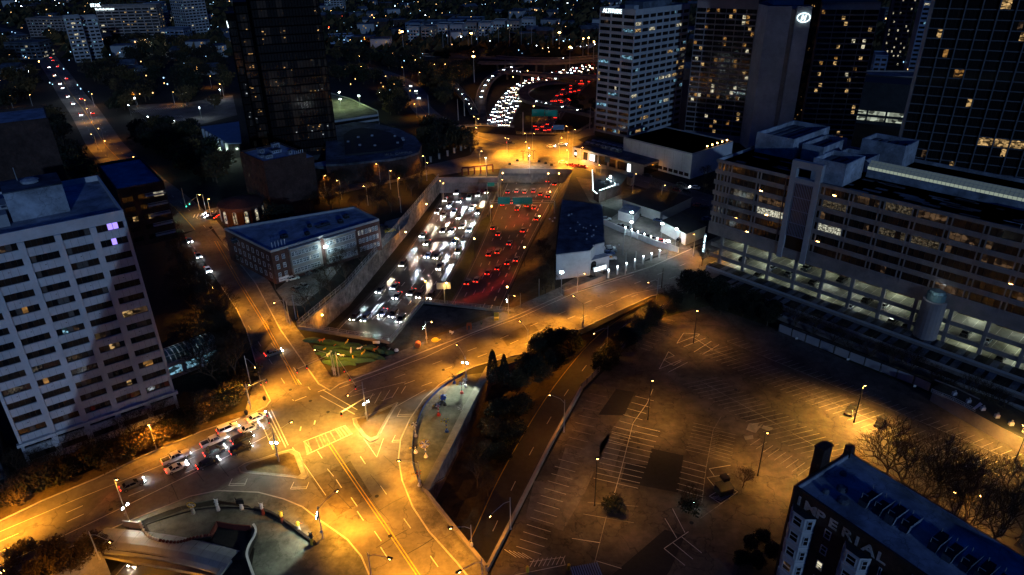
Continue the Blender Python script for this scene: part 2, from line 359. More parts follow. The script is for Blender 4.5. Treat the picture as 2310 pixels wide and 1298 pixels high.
for i in range(len(Lr)-1):
    a0, a1, b0, b1 = Lr[i], Lr[i+1], Rl[i], Rl[i+1]; u = Vector((0, 0, .9))
    if (a0-b0).length < 9:
        c0, c1 = a0.lerp(b0, .42), a1.lerp(b1, .42); d0, d1 = a0.lerp(b0, .58), a1.lerp(b1, .58)
        md.face([c0+u, d0+u, d1+u, c1+u], 'concrete'); md.face([c0, c0+u, c1+u, c1], 'concrete'); md.face([d0+u, d0, d1, d1+u], 'concrete')
        md.face([a0, c0, c1, a1], 'asphalt_old'); md.face([d0, b0, b1, d1], 'asphalt_old')
    else: md.face([a0, b0, b1, a1], 'grass')
struct('median', md)
NL, NR = 6, 6
def lane_pt(side, lane, t):         # t runs 0..len-1 along the stations, lane centre
    A, B, n = (Ll, Lr, NL) if side == 'L' else (Rl, Rr, NR)
    i = min(int(t), len(A)-2); fr = t-i
    a = A[i].lerp(A[i+1], fr); b = B[i].lerp(B[i+1], fr)
    return a.lerp(b, .05+.9*(lane+.5)/n)
mk = MB()
for A, B, n in ((Ll, Lr, NL), (Rl, Rr, NR)):
    for k in range(n+1):
        f_ = .05+.9*k/n; path = [a.lerp(b, f_) for a, b in zip(A, B)]
        if k in (0, n): dashes(mk, path, 0, .18, 999, 0, 'paint_faded', .03)
        else: dashes(mk, path, 0, .2 if k != n-1 else .35, 3.2, 9.0 if k != n-1 else 3, 'paint_white', .03)
struct('freeway_markings', mk)
# ---- upper level streets
road_px = [(-260,1300),(-60,1205),(0,1176),(101,1128),(215,1081),(337,1023),(454,974),(560,938),(600,918),(610,905),(587,857),(572,800),(556,745),(535,700),(500,648),(460,590),(415,530),
           (466,508),(505,552),(545,600),(577,640),(633,745),(719,867),(745,882),(765,868),(860,833),(960,792),(1146,721),(1273,665),(1367,635),(1470,602),(1560,562),(1640,523),(1700,560),(1640,600),(1540,655),(1470,668),(1400,700),(1315,741),(1191,795),(1102,818),(1069,828),(1029,846),(992,868),(955,902),(925,946),(904,992),(899,1035),(907,1084),(931,1145),(968,1200),(1029,1268),(1110,1370),(870,1370),
           (833,1298),(815,1256),(784,1219),(755,1198),(723,1176),(683,1145),(640,1127),(583,1112),(491,1108),(429,1121),(307,1170),(215,1210),(100,1262),(0,1310),(-150,1385)]
rd = MB(); flat(rd, G2(road_px), .012, 'asphalt')
# Courtland beyond the next crossing, cross street and the far junction
court = smooth_path([P(440,519),P(395,470),P(335,420),P(285,375),P(240,330),P(215,290),P(190,250),P(165,218),P(140,180),P(115,145),P(98,122),P(80,102),P(58,88),P(30,74),P(-30,60)], 4)
ribbon(rd, court, -9, 9, 'asphalt', .008)
cross = smooth_path([P(380,498),P(440,490),P(500,478),P(600,452),P(700,440),P(800,418),P(900,398),P(980,380),P(1060,362),P(1130,345)], 4)
ribbon(rd, cross, -7, 7, 'asphalt', .016)
lst = smooth_path([P(790,148),P(860,163),P(910,185),P(942,212),P(948,240),P(985,272),P(1040,296),P(1100,316),P(1150,330)], 5)
ribbon(rd, lst, -7, 7, 'asphalt', .02)
rst = smooth_path([P(1180,350),P(1290,356),P(1350,378),P(1430,402),P(1520,430),P(1590,452),P(1680,480)], 5)
ribbon(rd, rst, -7.5, 7.5, 'asphalt', .024)
r2 = smooth_path([P(1160,318),P(1250,318),P(1300,303),P(1345,296),P(1420,290)], 4); ribbon(rd, r2, -8, 8, 'asphalt', .028)
flat(rd, G2([(1020,294),(1085,300),(1160,306),(1290,308),(1330,330),(1292,382),(1128,381),(1060,386),(985,398),(968,385),(1062,350),(1072,335),(1062,312)]), .033, 'asphalt')
struct('road', rd)
# sidewalks, verges, islands (raised 12 cm)
sw = MB()
def raised(px, m='sidewalk', z=.13): sw.prism([tuple(p)[:2] for p in G2(px)], 0, z, m)
raised([(0,1176),(101,1128),(215,1081),(337,1023),(454,974),(560,938),(554,926),(450,958),(333,1005),(211,1060),(97,1104),(0,1148)], 'dead_grass', .10)
raised([(600,918),(610,905),(587,857),(574,862),(560,905),(554,926),(560,938)], 'sidewalk')
raised([(719,867),(745,882),(765,868),(860,833),(960,792),(1146,721),(1273,665),(1367,635),(1470,602),(1560,562),(1553,553),(1465,588),(1362,619),(1268,647),(1140,703),(954,773),(855,812),(765,848),(748,852)], 'sidewalk')
raised([(577,640),(633,745),(719,867),(748,852),(700,780),(668,738),(655,718),(610,640)], 'sidewalk')
raised([(545,600),(577,640),(610,640),(590,612),(565,590),(520,535),(488,498),(472,502),(505,552)], 'concrete')
raised([(925,946),(904,992),(899,1035),(907,1084),(931,1145),(968,1200),(1029,1268),(1110,1370),(1140,1370),(1099,1290),(960,1115),(948,1100),(931,1040),(935,990),(960,940),(1010,880),(1045,848),(1029,846),(992,868),(955,902)], 'sidewalk')
raised([(215,1210),(307,1170),(429,1121),(491,1108),(583,1112),(640,1127),(683,1145),(723,1176),(755,1198),(784,1219),(815,1256),(833,1298),(870,1370),(700,1370),(690,1298),(640,1200),(560,1142),(480,1128),(400,1146),(330,1172),(240,1215)], 'plaza_stone')
isl1 = [(897,909),(879,940),(864,967),(851,992),(836,998),(821,989),(799,958),(796,946),(827,940),(861,925)]
isl2 = [(538,1056),(552,1047),(583,1038),(638,1020),(659,1015),(675,1023),(695,1075),(687,1082),(659,1078),(567,1069),(543,1066)]
raised(isl1, 'concrete', .16); raised(isl2, 'concrete', .16)
struct('pavement', sw)
ig = MB(); 
for h in (isl1, isl2):
    c = sum(G2(h), Vector())/len(h); flat(ig, [c+(p-c)*.80 for p in G2(h)], .19, 'dead_grass')
struct('island_grass', ig)
kb = MB()   # kerb stones
def kerb(px, closed=False):
    pts = G2(px+([px[0]] if closed else [])); slab(kb, pts, -.14, .14, 0.0, .16, 'kerb_stone')
kerb(isl1, True); kerb(isl2, True)
kerb([(-60,1205),(0,1176),(101,1128),(215,1081),(337,1023),(454,974),(560,938),(600,918),(610,905),(587,857),(572,800),(556,745),(535,700),(500,648)])
kerb([(505,552),(545,600),(577,640),(633,745),(719,867),(745,882),(765,868),(860,833),(960,792),(1146,721),(1273,665),(1367,635),(1470,602),(1560,562)])
kerb([(1540,655),(1470,668),(1400,700),(1315,741),(1191,795),(1102,818),(1069,828),(1029,846),(992,868),(955,902),(925,946),(904,992),(899,1035),(907,1084),(931,1145),(968,1200),(1029,1268),(1110,1370)])
kerb([(833,1298),(815,1256),(784,1219),(755,1198),(723,1176),(683,1145),(640,1127),(583,1112),(491,1108),(429,1121),(307,1170),(215,1210),(100,1262),(0,1310)])
struct('kerb', kb)
# tyre-dark tracks and asphalt patches
pt = MB()
def patch(px, m, z=.03): flat(pt, G2(px), z, m)
patch([(560,768),(615,708),(633,745),(590,800)], 'asphalt_old', .016); patch([(700,1080),(790,1040),(840,1120),(760,1165)], 'asphalt_old', .016)
patch([(300,1060),(420,1010),(370,1100),(170,1190)], 'asphalt_worn', .016); patch([(602,722),(610,720),(614,726),(606,728)], 'asphalt_new', .018)
patch([(605,735),(614,733),(618,740),(608,742)], 'asphalt_new', .018); patch([(1130,760),(1200,728),(1215,745),(1145,782)], 'asphalt_old', .016)
tar = random.Random(4)
for k in range(46):                                          # tar seams and trench scars
    u, v = tar.choice([(tar.uniform(560,760),tar.uniform(690,900)),(tar.uniform(700,1000),tar.uniform(980,1290)),(tar.uniform(850,1450),tar.uniform(660,850)),(tar.uniform(60,560),tar.uniform(1020,1200))]); a = P(u, v); an_ = tar.choice([.69, 2.2, .69+.1, 2.3]); d = Vector((math.cos(an_), math.sin(an_), 0))*tar.uniform(2, 11)
    line(pt, [a, a+d*.5+Vector((tar.uniform(-.2,.2), tar.uniform(-.2,.2), 0)), a+d], tar.uniform(.06, .16), 'road_tar', .02)
struct('asphalt_patches', pt)
mh = MB(); mh.lathe((0, 0, 0), [(.42, 0), (.42, .03)], 'dark_metal', 12); mh = mh.mesh('manhole_cover')
for k, px in enumerate(((700,905),(740,930),(655,880),(560,700),(612,770),(850,1120),(880,1210),(1000,835),(1120,775),(1350,668),(450,1060),(250,1150),(1560,1180),(1440,1010),(1660,880),(1240,735))): tag(put(mh, 'manhole_cover', None, P(*px)+Vector((0, 0, .03))), 'round dark manhole cover let into the asphalt', 'manhole', 'manhole covers')
# ---- street markings
sm = MB(); W_, Y_ = 'paint_white', 'paint_yellow'; ZM = .035
def ln(px, w=.16, m=W_, z=ZM): line(sm, G2(px), w, m, z)
def ds(px, w=.16, on=3, gap=8, m=W_, z=ZM): dashes(sm, G2(px), 0, w, on, gap, m, z)
for d in (-3, 3): ln([(487+d,545),(541+d,640),(600+d,735),(672+d,868)], .14, Y_)
for d in (-4, 4): ln([(742+d,1000),(790+d,1072),(868+d,1185),(945+d,1300),(990+d,1370)], .17, Y_)
ds([(520,600),(575,690),(640,800),(700,880)]); ds([(560,735),(600,800),(645,870),(662,905)]); ds([(612,775),(680,868)])
ds([(716,1018),(770,1100),(830,1190),(900,1300)]); ds([(772,970),(850,1085),(925,1190),(1010,1310)]); ds([(690,1000),(790,1120),(880,1250)])
ln([(800,960),(850,1032),(865,990)], .12); ln([(660,1010),(735,1118)], .12)
ln([(765,876),(860,842),(960,806),(1063,757),(1174,716),(1295,662),(1430,620)])
ds([(800,885),(960,828),(1120,768),(1330,680),(1560,590)], .15); ds([(820,900),(960,850),(1120,790),(1260,728),(1560,610)], .15); ds([(860,905),(1010,850),(1190,775),(1350,700),(1500,640)], .13)
ln([(880,925),(960,880)]); ln([(1540,640),(1430,662),(1340,700)], .12)
# painted gore with chevrons right of the junction
for a, b in (((826,915),(842,888)),((845,911),(860,884)),((864,905),(880,880)),((884,898),(899,874)),((905,888),(915,872))): ln([a, b], .14)
ln([(790,895),(850,878),(915,862)], .12)
# crosswalks south and west of the junction
def cross_walk(a, b, c, d, n, w=.3):
    A, B, Cc, D = P(*a), P(*b), P(*c), P(*d); line(sm, [A, B], .22, W_, ZM); line(sm, [Cc, D], .22, W_, ZM)
    for k in n: line(sm, [A.lerp(B, k), Cc.lerp(D, k)], w, 'paint_faded', ZM)
cross_walk((684,997),(780,960),(692,1026),(796,978), (.02,.05,.10,.28,.36,.42,.5,.62,.75,.8,.87,.94,.98))
cross_walk((608,950),(632,997),(592,960),(617,1015), (.1,.25,.45,.6,.9)); cross_walk((612,925),(650,1005),(606,930),(645,1010), ())
cross_walk((722,893),(800,935),(728,880),(806,925), ()); ds([(665,905),(735,878)], .2, 3, 3)
for c in ((677,972),(709,958)): ln([c, (c[0]+2, c[1]-9)], .3)
ln([(0,1277),(230,1168),(521,1026),(600,985)]); ln([(0,1200),(170,1128),(370,1048),(470,1005)], .13)
ds([(0,1245),(190,1160),(400,1075),(560,1008)], .16); ds([(0,1222),(260,1110),(560,978)], .15)
for c in ((516,1096),(655,1104),(896,940),(884,998)):        # yield bars on the slip lanes
    ln([(c[0],c[1]),(c[0]+36,c[1]-1)], .12); ln([(c[0]+2,c[1]-4),(c[0]+38,c[1]-5)], .12); ln([(c[0],c[1]),(c[0]+8,c[1]-16)], .12); ln([(c[0]+36,c[1]-1),(c[0]+42,c[1]-16)], .12)
dashes(sm, court, 0, .3, 40, 1, Y_, ZM); dashes(sm, court, 4, .18, 3, 9, W_, ZM); dashes(sm, court, -4, .18, 3, 9, W_, ZM)
dashes(sm, lst, 0, .25, 99, 0, Y_, ZM+.01); ds([(905,190),(925,205),(935,222)], 2.6, .7, 1.6, W_, .05)
dashes(sm, rst, 0, .2, 3, 8, W_, ZM+.01); ln([(468,522),(492,510)], .2)
for k in range(7): ln([(436+k*8,492-k*1.5),(440+k*8,484-k*1.5)], .4, W_, .045)
struct('street_markings', sm)
# ---- ramp valley at the right of the art park
def PZ(l): return [P(*a) for a in l]
vl = MB(); RZ = -6.0
rows = [ # left edge, ramp left, ramp right, right edge
 [(975,1170,RZ),(1010,1300,RZ),(1085,1300,RZ),(1120,1330,RZ)],
 [(985,1120,RZ),(1060,1210,RZ),(1150,1215,RZ),(1160,1232,RZ)],
 [(1040,1010,RZ),(1118,1084,RZ),(1210,1084,RZ),(1222,1085,RZ)],
 [(1090,915,RZ),(1195,948,-5.6),(1283,948,-5.6),(1295,950,-5.6)],
 [(1120,850,-4.6),(1262,850,-4.8),(1345,850,-4.8),(1352,852,-4.8)],
 [(1200,805,-.1),(1345,757,-3.3),(1415,762,-3.3),(1422,766,-3.3)],
 [(1340,742,-.05),(1440,692,-1.4),(1490,697,-1.4),(1494,700,-1.4)],
 [(1468,673,-.05),(1515,665,-.03),(1528,664,-.03),(1530,664,-.03)]]
rows = [PZ(r) for r in rows]
cols = [smooth_path([r[j] for r in rows], 5) for j in range(4)]
for i in range(len(cols[0])-1):
    for j, m in ((0, 'dead_grass'), (1, 'ramp_asphalt'), (2, 'soil')):
        A, B = cols[j], cols[j+1]; n = 5 if j == 0 else 1
        for k in range(n):
            f = lambda ii, kk: A[ii].lerp(B[ii], kk/n)+Vector((0, 0, (.5*math.sin(ii*1.3+kk*2.1) if 0 < kk < n and cols[0][ii].z < -.5 else 0)))
            vl.face([f(i, k), f(i, k+1), f(i+1, k+1), f(i+1, k)], m)
struct('ramp_valley', vl)
rm = MB()
dashes(rm, [a.lerp(b, .06) for a, b in zip(cols[1], cols[2])], 0, .2, 999, 0, Y_, .04); dashes(rm, [a.lerp(b, .95) for a, b in zip(cols[1], cols[2])], 0, .18, 999, 0, W_, .04)
dashes(rm, [a.lerp(b, .5) for a, b in zip(cols[1], cols[2])], 0, .16, 3, 9, W_, .04); struct('ramp_markings', rm)
vw = MB()
right_top = smooth_path([P(1120,1330),P(1099,1290),P(1200,1090),P(1312,880),P(1400,792),P(1470,720),P(1530,664)], 4)
for i in range(len(right_top)-1): wallface(vw, right_top[i], right_top[i+1], -6.6, 0, 'retaining')
for a, b in (((960,1115),(1108,833)),((960,1115),(1099,1290)),((1108,833),(1200,805))): wallface(vw, P(*a), P(*b), -6.6, -.02, 'retaining')
struct('valley_wall', vw)
# ---- parking lot
pk = MB(); flat(pk, G2([(1108,1290),(1205,1092),(1318,882),(1404,795),(1475,722),(1600,690),(1760,745),(1900,810),(2100,890),(2330,1010),(2500,1100),(2400,1400),(1800,1500),(1100,1500)]), .012, 'asphalt_old')
def pp(px, m, z): flat(pk, G2(px), z, m)
pp([(1350,936),(1390,878),(1432,885),(1408,938)], 'asphalt_new', .02)
pp([(1470,1012),(1542,1028),(1530,1112),(1400,1087),(1412,1045),(1460,1050)], 'asphalt_new', .02)
pp([(1380,1298),(1500,1195),(1545,1210),(1510,1290),(1480,1330)], 'asphalt_new', .022)
pp([(1205,1085),(1250,1090),(1275,1010),(1310,1015),(1340,1000),(1380,975),(1320,1110),(1270,1198),(1185,1170)], 'asphalt_worn', .018)
pp([(1354,1002),(1410,930),(1430,945),(1400,1010),(1380,1075),(1350,1050)], 'asphalt_worn', .018)
pp([(1683,970),(1712,962),(1722,955),(1705,977)], 'concrete', .02); pp([(1690,955),(1712,955),(1703,977),(1683,970)], 'concrete', .024)
pp([(1722,960),(1745,966),(1735,973),(1718,967)], 'concrete', .024); pp([(1678,985),(1698,982),(1700,990),(1682,993)], 'concrete', .024)
struct('parking_lot', pk)
pm = MB()
def pl(px, w=.11, m='paint_white', z=.032): line(pm, G2(px), w, m, z)
def stalls(a, b, n, da, db, w=.11, m='paint_white', skip=()):
    A, B = P(*a), P(*b)
    for k in range(n):
        if k in skip: continue
        c = A.lerp(B, k/(n-1)); line(pm, [c+Vector((*da, 0)), c+Vector((*db, 0))], w, m, .03)
def dirpx(a, b): d = P(*b)-P(*a); return d.xy
pl([(1473,878),(1460,910),(1428,955),(1400,1065),(1383,1125)]); 
for k in range(8): f = k/7; pl([(1475-60*f+.0,905+100*f),(1433-62*f,894+98*f)]) 
for k in range(12):
    f = k/11; c = (1437-50*f, 962+128*f)
    pl([(c[0]-48, c[1]-11), c]) if k > 0 else None
    pl([c, (c[0]+52, c[1]+12)])
for k in range(6):
    f = k/5; pl([(1541-15*f, 1040+64*f), (1593-9*f, 1053+68*f)])
pl([(1627,940),(1609,970),(1593,1055),(1583,1135)], .09, 'paint_faded')
for k in range(9): f = k/8; pl([(1565-18*f,955+60*f),(1625-15*f,968+62*f)], .09, 'paint_faded'); pl([(1612-14*f,970+60*f),(1660-12*f,982+62*f)], .09, 'paint_faded')
for k in range(22):                                          # row along the ramp wall
    f = k/21; c = (1330-165*f, 888+345*f); pl([c, (c[0]+38+18*f, c[1]+8+10*f)], .1, 'paint_faded' if k < 9 else 'paint_white')
for k in range(10): f = k/9; pl([(1500-55*f,720+65*f),(1522-55*f,725+67*f)], .11, 'paint_faded')
pl([(1487,833),(1508,794),(1521,803),(1497,812),(1520,825),(1537,815)]); pl([(1487,833),(1537,812)]); pl([(1508,840),(1551,818)])
pl([(1527,775),(1542,752),(1578,754),(1573,760)]); pl([(1527,775),(1578,755)]); pl([(1542,783),(1592,763)]); pl([(1565,795),(1605,770)]); pl([(1585,800),(1622,778)]); pl([(1562,760),(1608,790)])
# long double rows of faded stalls across the middle and right
def rowd(a, b, n, L, m='paint_faded', w=.1, both=True):
    A, B = P(*a), P(*b); d = (B-A).normalized(); nn = Vector((-d.y, d.x, 0)); line(pm, [A, B], w, m, .03)
    sk = (nn*.94+d*.34)
    for k in range(n):
        c = A.lerp(B, k/(n-1)); line(pm, [c-(sk*L if both else Vector()), c+sk*L], w, m, .03)
rowd((1580,860),(1880,1030), 24, 5.0); rowd((1610,790),(1960,945), 26, 4.6); rowd((1960,945),(2260,1075), 16, 5.0)
rowd((1640,770),(2300,1045), 40, 3.8, both=False)
pl([(1290,1215),(1354,1225)], .12); pl([(1345,1266),(1402,1283)], .12); pl([(1368,1165),(1335,1295)], .1, 'paint_faded')
pl([(1325,1134),(1440,1143)], .08, 'paint_faded'); pl([(1315,1160),(1430,1180)], .08, 'paint_faded')
for a, b in (((1500,1170),(1527,1215)),((1517,1148),(1545,1202)),((1498,1238),(1545,1276)),((1518,1225),(1563,1262)),((1538,1212),(1583,1248))): pl([a, b], .13)
pl([(1498,1238),(1553,1200)], .13)
pl([(1600,1120),(1626,1137),(1664,1110),(1640,1096),(1600,1120)]); 
for k in range(8): f = k/7; pl([(1604+28*f,1122+10*f-16*f),(1634+28*f-6,1130-16*f)], .1)
pl([(1580,1170),(1665,1110)], .1, 'paint_faded'); pl([(1600,1058),(1648,1050)], .11); pl([(1600,1058),(1611,1074)], .11); pl([(1595,1078),(1645,1070)], .11); pl([(1595,1078),(1611,1097)], .11)
for k in range(9): f = k/8; pl([(1715+115*f,990+62*f),(1692+108*f,1005+68*f)], .1, 'paint_faded')
for k in range(8): f = k/7; pl([(1205+70*f,1262-8*f),(1195+70*f,1280-6*f)], .1)
pl([(1195,1268),(1270,1258),(1275,1275),(1160,1298)], .1); 
for k in range(5): pl([(1138+k*10,1240+k*2),(1165+k*9,1258+k)], .1)
struct('parking_markings', pm)
mat_hw = None
# kerb of the lot's far side and a grass verge
vg = MB(); flat(vg, G2([(1600,690),(1760,745),(1900,810),(2100,890),(2330,1010),(2330,985),(2120,885),(1780,742),(1640,680)]), .018, 'grass'); flat(vg, G2([(1475,722),(1600,690),(1640,680),(1620,640),(1535,664)]), .02, 'grass')
struct('verge', vg)
# ================================================================== BUILDINGS
def win_mesh(w, h, n, lits, dep=.25, frame='black_frame', dark='glass_dark', t=.07, trans=None):
    m = MB(); pw = w/n
    for k in range(n):
        lit = lits[k] if lits else None
        m.face([(k*pw+t/2, dep, t/2), ((k+1)*pw-t/2, dep, t/2), ((k+1)*pw-t/2, dep, h-t/2), (k*pw+t/2, dep, h-t/2)], lit or dark)
    for k in range(n+1):
        x = min(max(k*pw, t/2), w-t/2); m.box((x-t/2, dep-.08, 0), (x+t/2, dep+.02, h), frame)
    m.box((0, dep-.07, 0), (w, dep+.02, t), frame); m.box((0, dep-.07, h-t), (w, dep+.02, h), frame)
    if trans: m.box((0, dep-.06, h*trans), (w, dep+.02, h*trans+t*.8), frame)
    return m
class WinSet:           # a handful of window meshes shared by all the windows of a facade
    def __init__(s, w, h, n, mats, K=10, p=.5, whole=.25, **kw):
        s.dark = win_mesh(w, h, n, None, **kw).mesh('window'); s.lit = []
        for k in range(K):
            l = [None]*n; mm = mats[int(rnd()*len(mats))]; st = int(rnd()*n); L = 1+int(rnd()*n*p)
            for j in range(st, min(n, st+L)): l[j] = mm
            if rnd() < whole: l = [mm]*n
            s.lit.append(win_mesh(w, h, n, l, **kw).mesh('window'))
    def pick(s, p): return random.choice(s.lit) if rnd() < p else s.dark
FACE = {'front': lambda W, D: ((0, 0), 0), 'right': lambda W, D: ((W, 0), math.pi/2), 'left': lambda W, D: ((0, D), -math.pi/2), 'back': lambda W, D: ((W, D), math.pi)}
def facade(t, wall, W, D, face, z0, nf, fh, nb, pier, sill, ws, wh, wallm, plit=.1, margin=0, dep=.3, ww=None, name='window', skip=None, special=None):
    (ox, oy), an = FACE[face](W, D); L = W if face in ('front', 'back') else D
    bw = (L-2*margin)/nb
    def pt(x, y, z): r = rot2((x, y), an); return (ox+r.x, oy+r.y, z)
    def bx(x0, y0, z0_, x1, y1, z1_):
        ps = [pt(x0, y0, 0), pt(x1, y0, 0), pt(x1, y1, 0), pt(x0, y1, 0)]; wall.prism([p[:2] for p in ps], z0_, z1_, wallm)
    for f in range(nf): bx(0.003, 0, z0+f*fh, L-.003, dep, z0+f*fh+sill)
    if fh-sill-wh > .05:
        for f in range(nf): bx(0.003, 0, z0+f*fh+sill+wh, L-.003, dep, z0+(f+1)*fh+.0)
    for b in range(nb+1):
        x = margin+b*bw; x0 = max(x-pier/2, .006 if margin == 0 else 0); x1 = min(x+pier/2, L-.006)
        bx(x0, -.12, z0, x1, dep, z0+nf*fh)
    if margin: bx(.006, -.1, z0, margin, dep, z0+nf*fh); bx(L-margin, -.1, z0, L-.006, dep, z0+nf*fh)
    for f in range(nf):
        for b in range(nb):
            if skip and skip(b, f): continue
            me = special(b, f) if special and special(b, f) else ws.pick(plit(b, f) if callable(plit) else plit)
            p = pt(margin+b*bw+pier/2, 0, z0+f*fh+sill)
            o = put(me, name, t, p, an)
def core(W, D, z0, z1, m, roof, dep=.3, par=.9, parm=None):
    mb = MB(); mb.box((dep, dep, z0), (W-dep, D-dep, z1), m); return mb
def parapet(mb, W, D, z, h, m, th=.35, roof='roofing_dark', base=.6):
    mb.box((.004, .004, z-base), (W-.004, D-.004, z), m, top=roof)
    mb.box((0, 0, z-base), (W, th, z+h), m); mb.box((0, D-th, z-base), (W, D, z+h), m)
    mb.box((0, th, z-base), (th, D-th, z+h), m); mb.box((W-th, th, z-base), (W, D-th, z+h), m)
def ang(a, b): return math.atan2(b.y-a.y, b.x-a.x)
def roof_units(t, lst, m='roofing', name='roof_unit'):
    for (x, y, z, w, d, h) in lst:
        u = MB(); u.box((-w/2, -d/2, 0), (w/2, d/2, h), m); u.box((-w/2-.08, -d/2-.08, h), (w/2+.08, d/2+.08, h+.12), 'roofing_dark')
        for k in range(int(w//.8)): u.box((-w/2+.3+k*.8, -d/2-.05, h*.3), (-w/2+.7+k*.8, -d/2-.003, h*.8), 'dark_metal')
        u.lathe((0, 0, h+.12), [(min(w, d)*.3, 0), (min(w, d)*.3, .25)], 'dark_metal', 10)
        u.build(name, t, (x, y, z))
# ---- A: white tower left, 5 bays
A0 = Vector((-102.5, 112.3, 0)); A1 = Vector((-78.2, 130.4, 0)); WA = (A1-A0).length; DA = 30; aA = ang(A0, A1)
t = thing('office_tower', 'pale concrete office tower with long dark ribbon windows and rooftop penthouse at the left edge', 'building', A0, aA)
fhA = 3.24; wb = core(WA, DA, 0, 51, 'curtain', 'roofing', dep=.5); wallA = wb
bwA = WA/5; wwA = bwA-1.15
wsn = []
def pane_window(lits):
    fr = MB(); n = 5; pw = wwA/n; h = 1.5
    for k in range(n+1): fr.box((max(0, min(k*pw-.04, wwA-.08)), .26, 0), (max(0, min(k*pw-.04, wwA-.08))+.08, .36, h), 'black_frame')
    fr.box((0, .24, 0), (wwA, .36, .08), 'black_frame'); fr.box((0, .26, h-.07), (wwA, .36, h), 'black_frame'); return fr.mesh('window')
frA = pane_window(None); paneA = {}
for m_ in ('glass_dark', 'glass_brown', 'curtain', 'room_warm', 'room_dim', 'room_cool', 'violet', 'room_amber'):
    p_ = MB(); pw = wwA/5; p_.face([(.05, .33, .06), (pw-.05, .33, .06), (pw-.05, .33, 1.44), (.05, .33, 1.44)], m_); paneA[m_] = p_.mesh('pane')
litA = {(4,14):{2:'violet',3:'violet'}, (4,13):{2:'violet'}, (2,8):{1:'room_cool',3:'room_dim'}, (3,7):{0:'room_warm',1:'room_dim'}, (4,8):{0:'room_warm',1:'room_warm',2:'room_dim',3:'room_dim',4:'room_dim'}, (3,6):{1:'room_dim',2:'room_warm',3:'room_dim'},
        (1,5):{1:'room_amber'}, (4,4):{1:'room_amber',2:'room_amber'}, (3,3):{3:'room_warm'}, (1,10):{2:'room_amber'}, (1,14):{1:'room_dim',2:'room_dim'}, (0,12):{1:'room_dim'}, (3,9):{0:'room_dim'}, (4,1):{0:'room_cool'}}
def ledge(f): return f*fhA
for f in range(15):
    z = 2.2+f*fhA; wallA.box((.003, 0, z-.0), (WA-.003, .3, z+fhA-1.5), 'white_facade')
    wallA.box((.003, -.03, z+fhA-1.62), (WA-.003, .02, z+fhA-1.55), 'white_facade')
    for b in range(5):
        o = put(frA, 'window', t, (b*bwA+.575, 0, z+fhA-1.5))
        for k in range(5):
            mm = litA.get((b, f), {}).get(k) or ('glass_brown' if rnd() < .5 else ('curtain' if rnd() < .25 else 'glass_dark'))
            put(paneA[mm], 'pane', o, (k*wwA/5, 0, 0))
for b in range(6):
    x = b*bwA; wallA.box((max(.004, x-.575), -.45, 0), (min(WA-.004, x+.575), .31, 50.8), 'white_facade')
for f in range(15):
    z = 2.2+f*fhA
    for b in range(5):                                      # panel joints and weep stains as recessed grooves
        for k in (1, 2, 3): x = b*bwA+.575+k*wwA/4; wallA.box((x-.02, -.012, z+.05), (x+.02, .001, z+fhA-1.65), 'curtain')
        if f % 2: wallA.box((b*bwA+2.6, -.014, z+.95), (b*bwA+2.85, .001, z+1.1), 'curtain')
wallA.box((.001, 0, 50.8), (WA-.001, .3, 53), 'white_facade')
wallA.box((WA-.3, .3, 0), (WA, DA, 53), 'white_facade'); wallA.box((0, .3, 0), (.3, DA, 53), 'white_facade'); wallA.box((.3, DA-.3, 0), (WA-.3, DA, 53), 'white_facade')
wallA.box((-.5, -.8, 8.2), (WA+.5, .02, 8.9), 'white_facade')
wallA.build('wall', t)
r_ = MB(); r_.box((.3, .3, 51.2), (WA-.3, DA-.3, 51.8), 'roofing', top='roofing'); r_.build('roof', t)
ph = MB(); ph.box((12, 10, 51.8), (22, 19.5, 57.6), 'roofing'); ph.box((11.9, 9.9, 57.6), (22.1, 19.6, 57.8), 'roofing_dark'); ph.box((3, 12, 51.8), (11.9, 17, 55), 'grey_facade')
ph.box((4, 8, 51.8), (11.5, 11.6, 54.2), 'grey_facade'); ph.build('penthouse', t)
du = MB()
for k in range(3): du.lathe((5.2+k*1.5, 6.6, 51.8), [(.5, 0), (.5, .8), (.25, 1.0)], 'galvanized')
du.tube([(4, 10, 54.2), (4, 9, 55), (6, 9, 55.2)], .25, 'white_facade'); du.tube([(9, 10, 54.2), (9, 9, 55), (11, 9.5, 55.2)], .25, 'white_facade')
du.tube([(15, 18, 57.8), (15, 18, 60.5)], .1, 'galvanized'); du.lathe((17, 15, 57.8), [(1.6, 0), (1.7, .5), (.8, .9)], 'roofing'); du.tube([(4.5, 16, 55), (4.5, 16, 58.5)], .22, 'galvanized'); du.build('roof_duct', t)
# added unseen wedge, shaped to throw diagonal shade across the pale facade
uT = Vector((math.cos(aA), math.sin(aA), 0)); sh_ = Vector((_sd.x, _sd.y, 0)).normalized(); tt_ = thing('shade_wedge', 'unseen added wedge that shades the pale tower, outside the left edge of the picture', 'building', A0+sh_*110)
q = MB(); pf = [(-7.3, 0), (30.5, 70), (34, 70), (34, 0)]; k_ = [[uT*x+Vector((0, 0, z))+sh_*d for x, z in pf] for d in (0, 12)]
q.face(k_[0], 'grey_facade'); q.face(k_[1][::-1], 'grey_facade')
for i in range(4): q.face([k_[0][i], k_[1][i], k_[1][(i+1) % 4], k_[0][(i+1) % 4]], 'grey_facade')
q.build('wall', tt_)  # body of the added shade wedge, not a real wall
for f in range(18):
    for k in range(4):
        x = 33-k*6-5; z = 3+f*3.7
        if x > -7.3+(z+2)*.54+.5: w_ = MB(); w_.box((0, 0, 0), (4.4, .1, 1.6), 'glass_dark'); w_.build('window', tt_, uT*x+Vector((0, 0, z))+sh_*-.06, aA)  # dark panes on the added shade wedge, not real windows
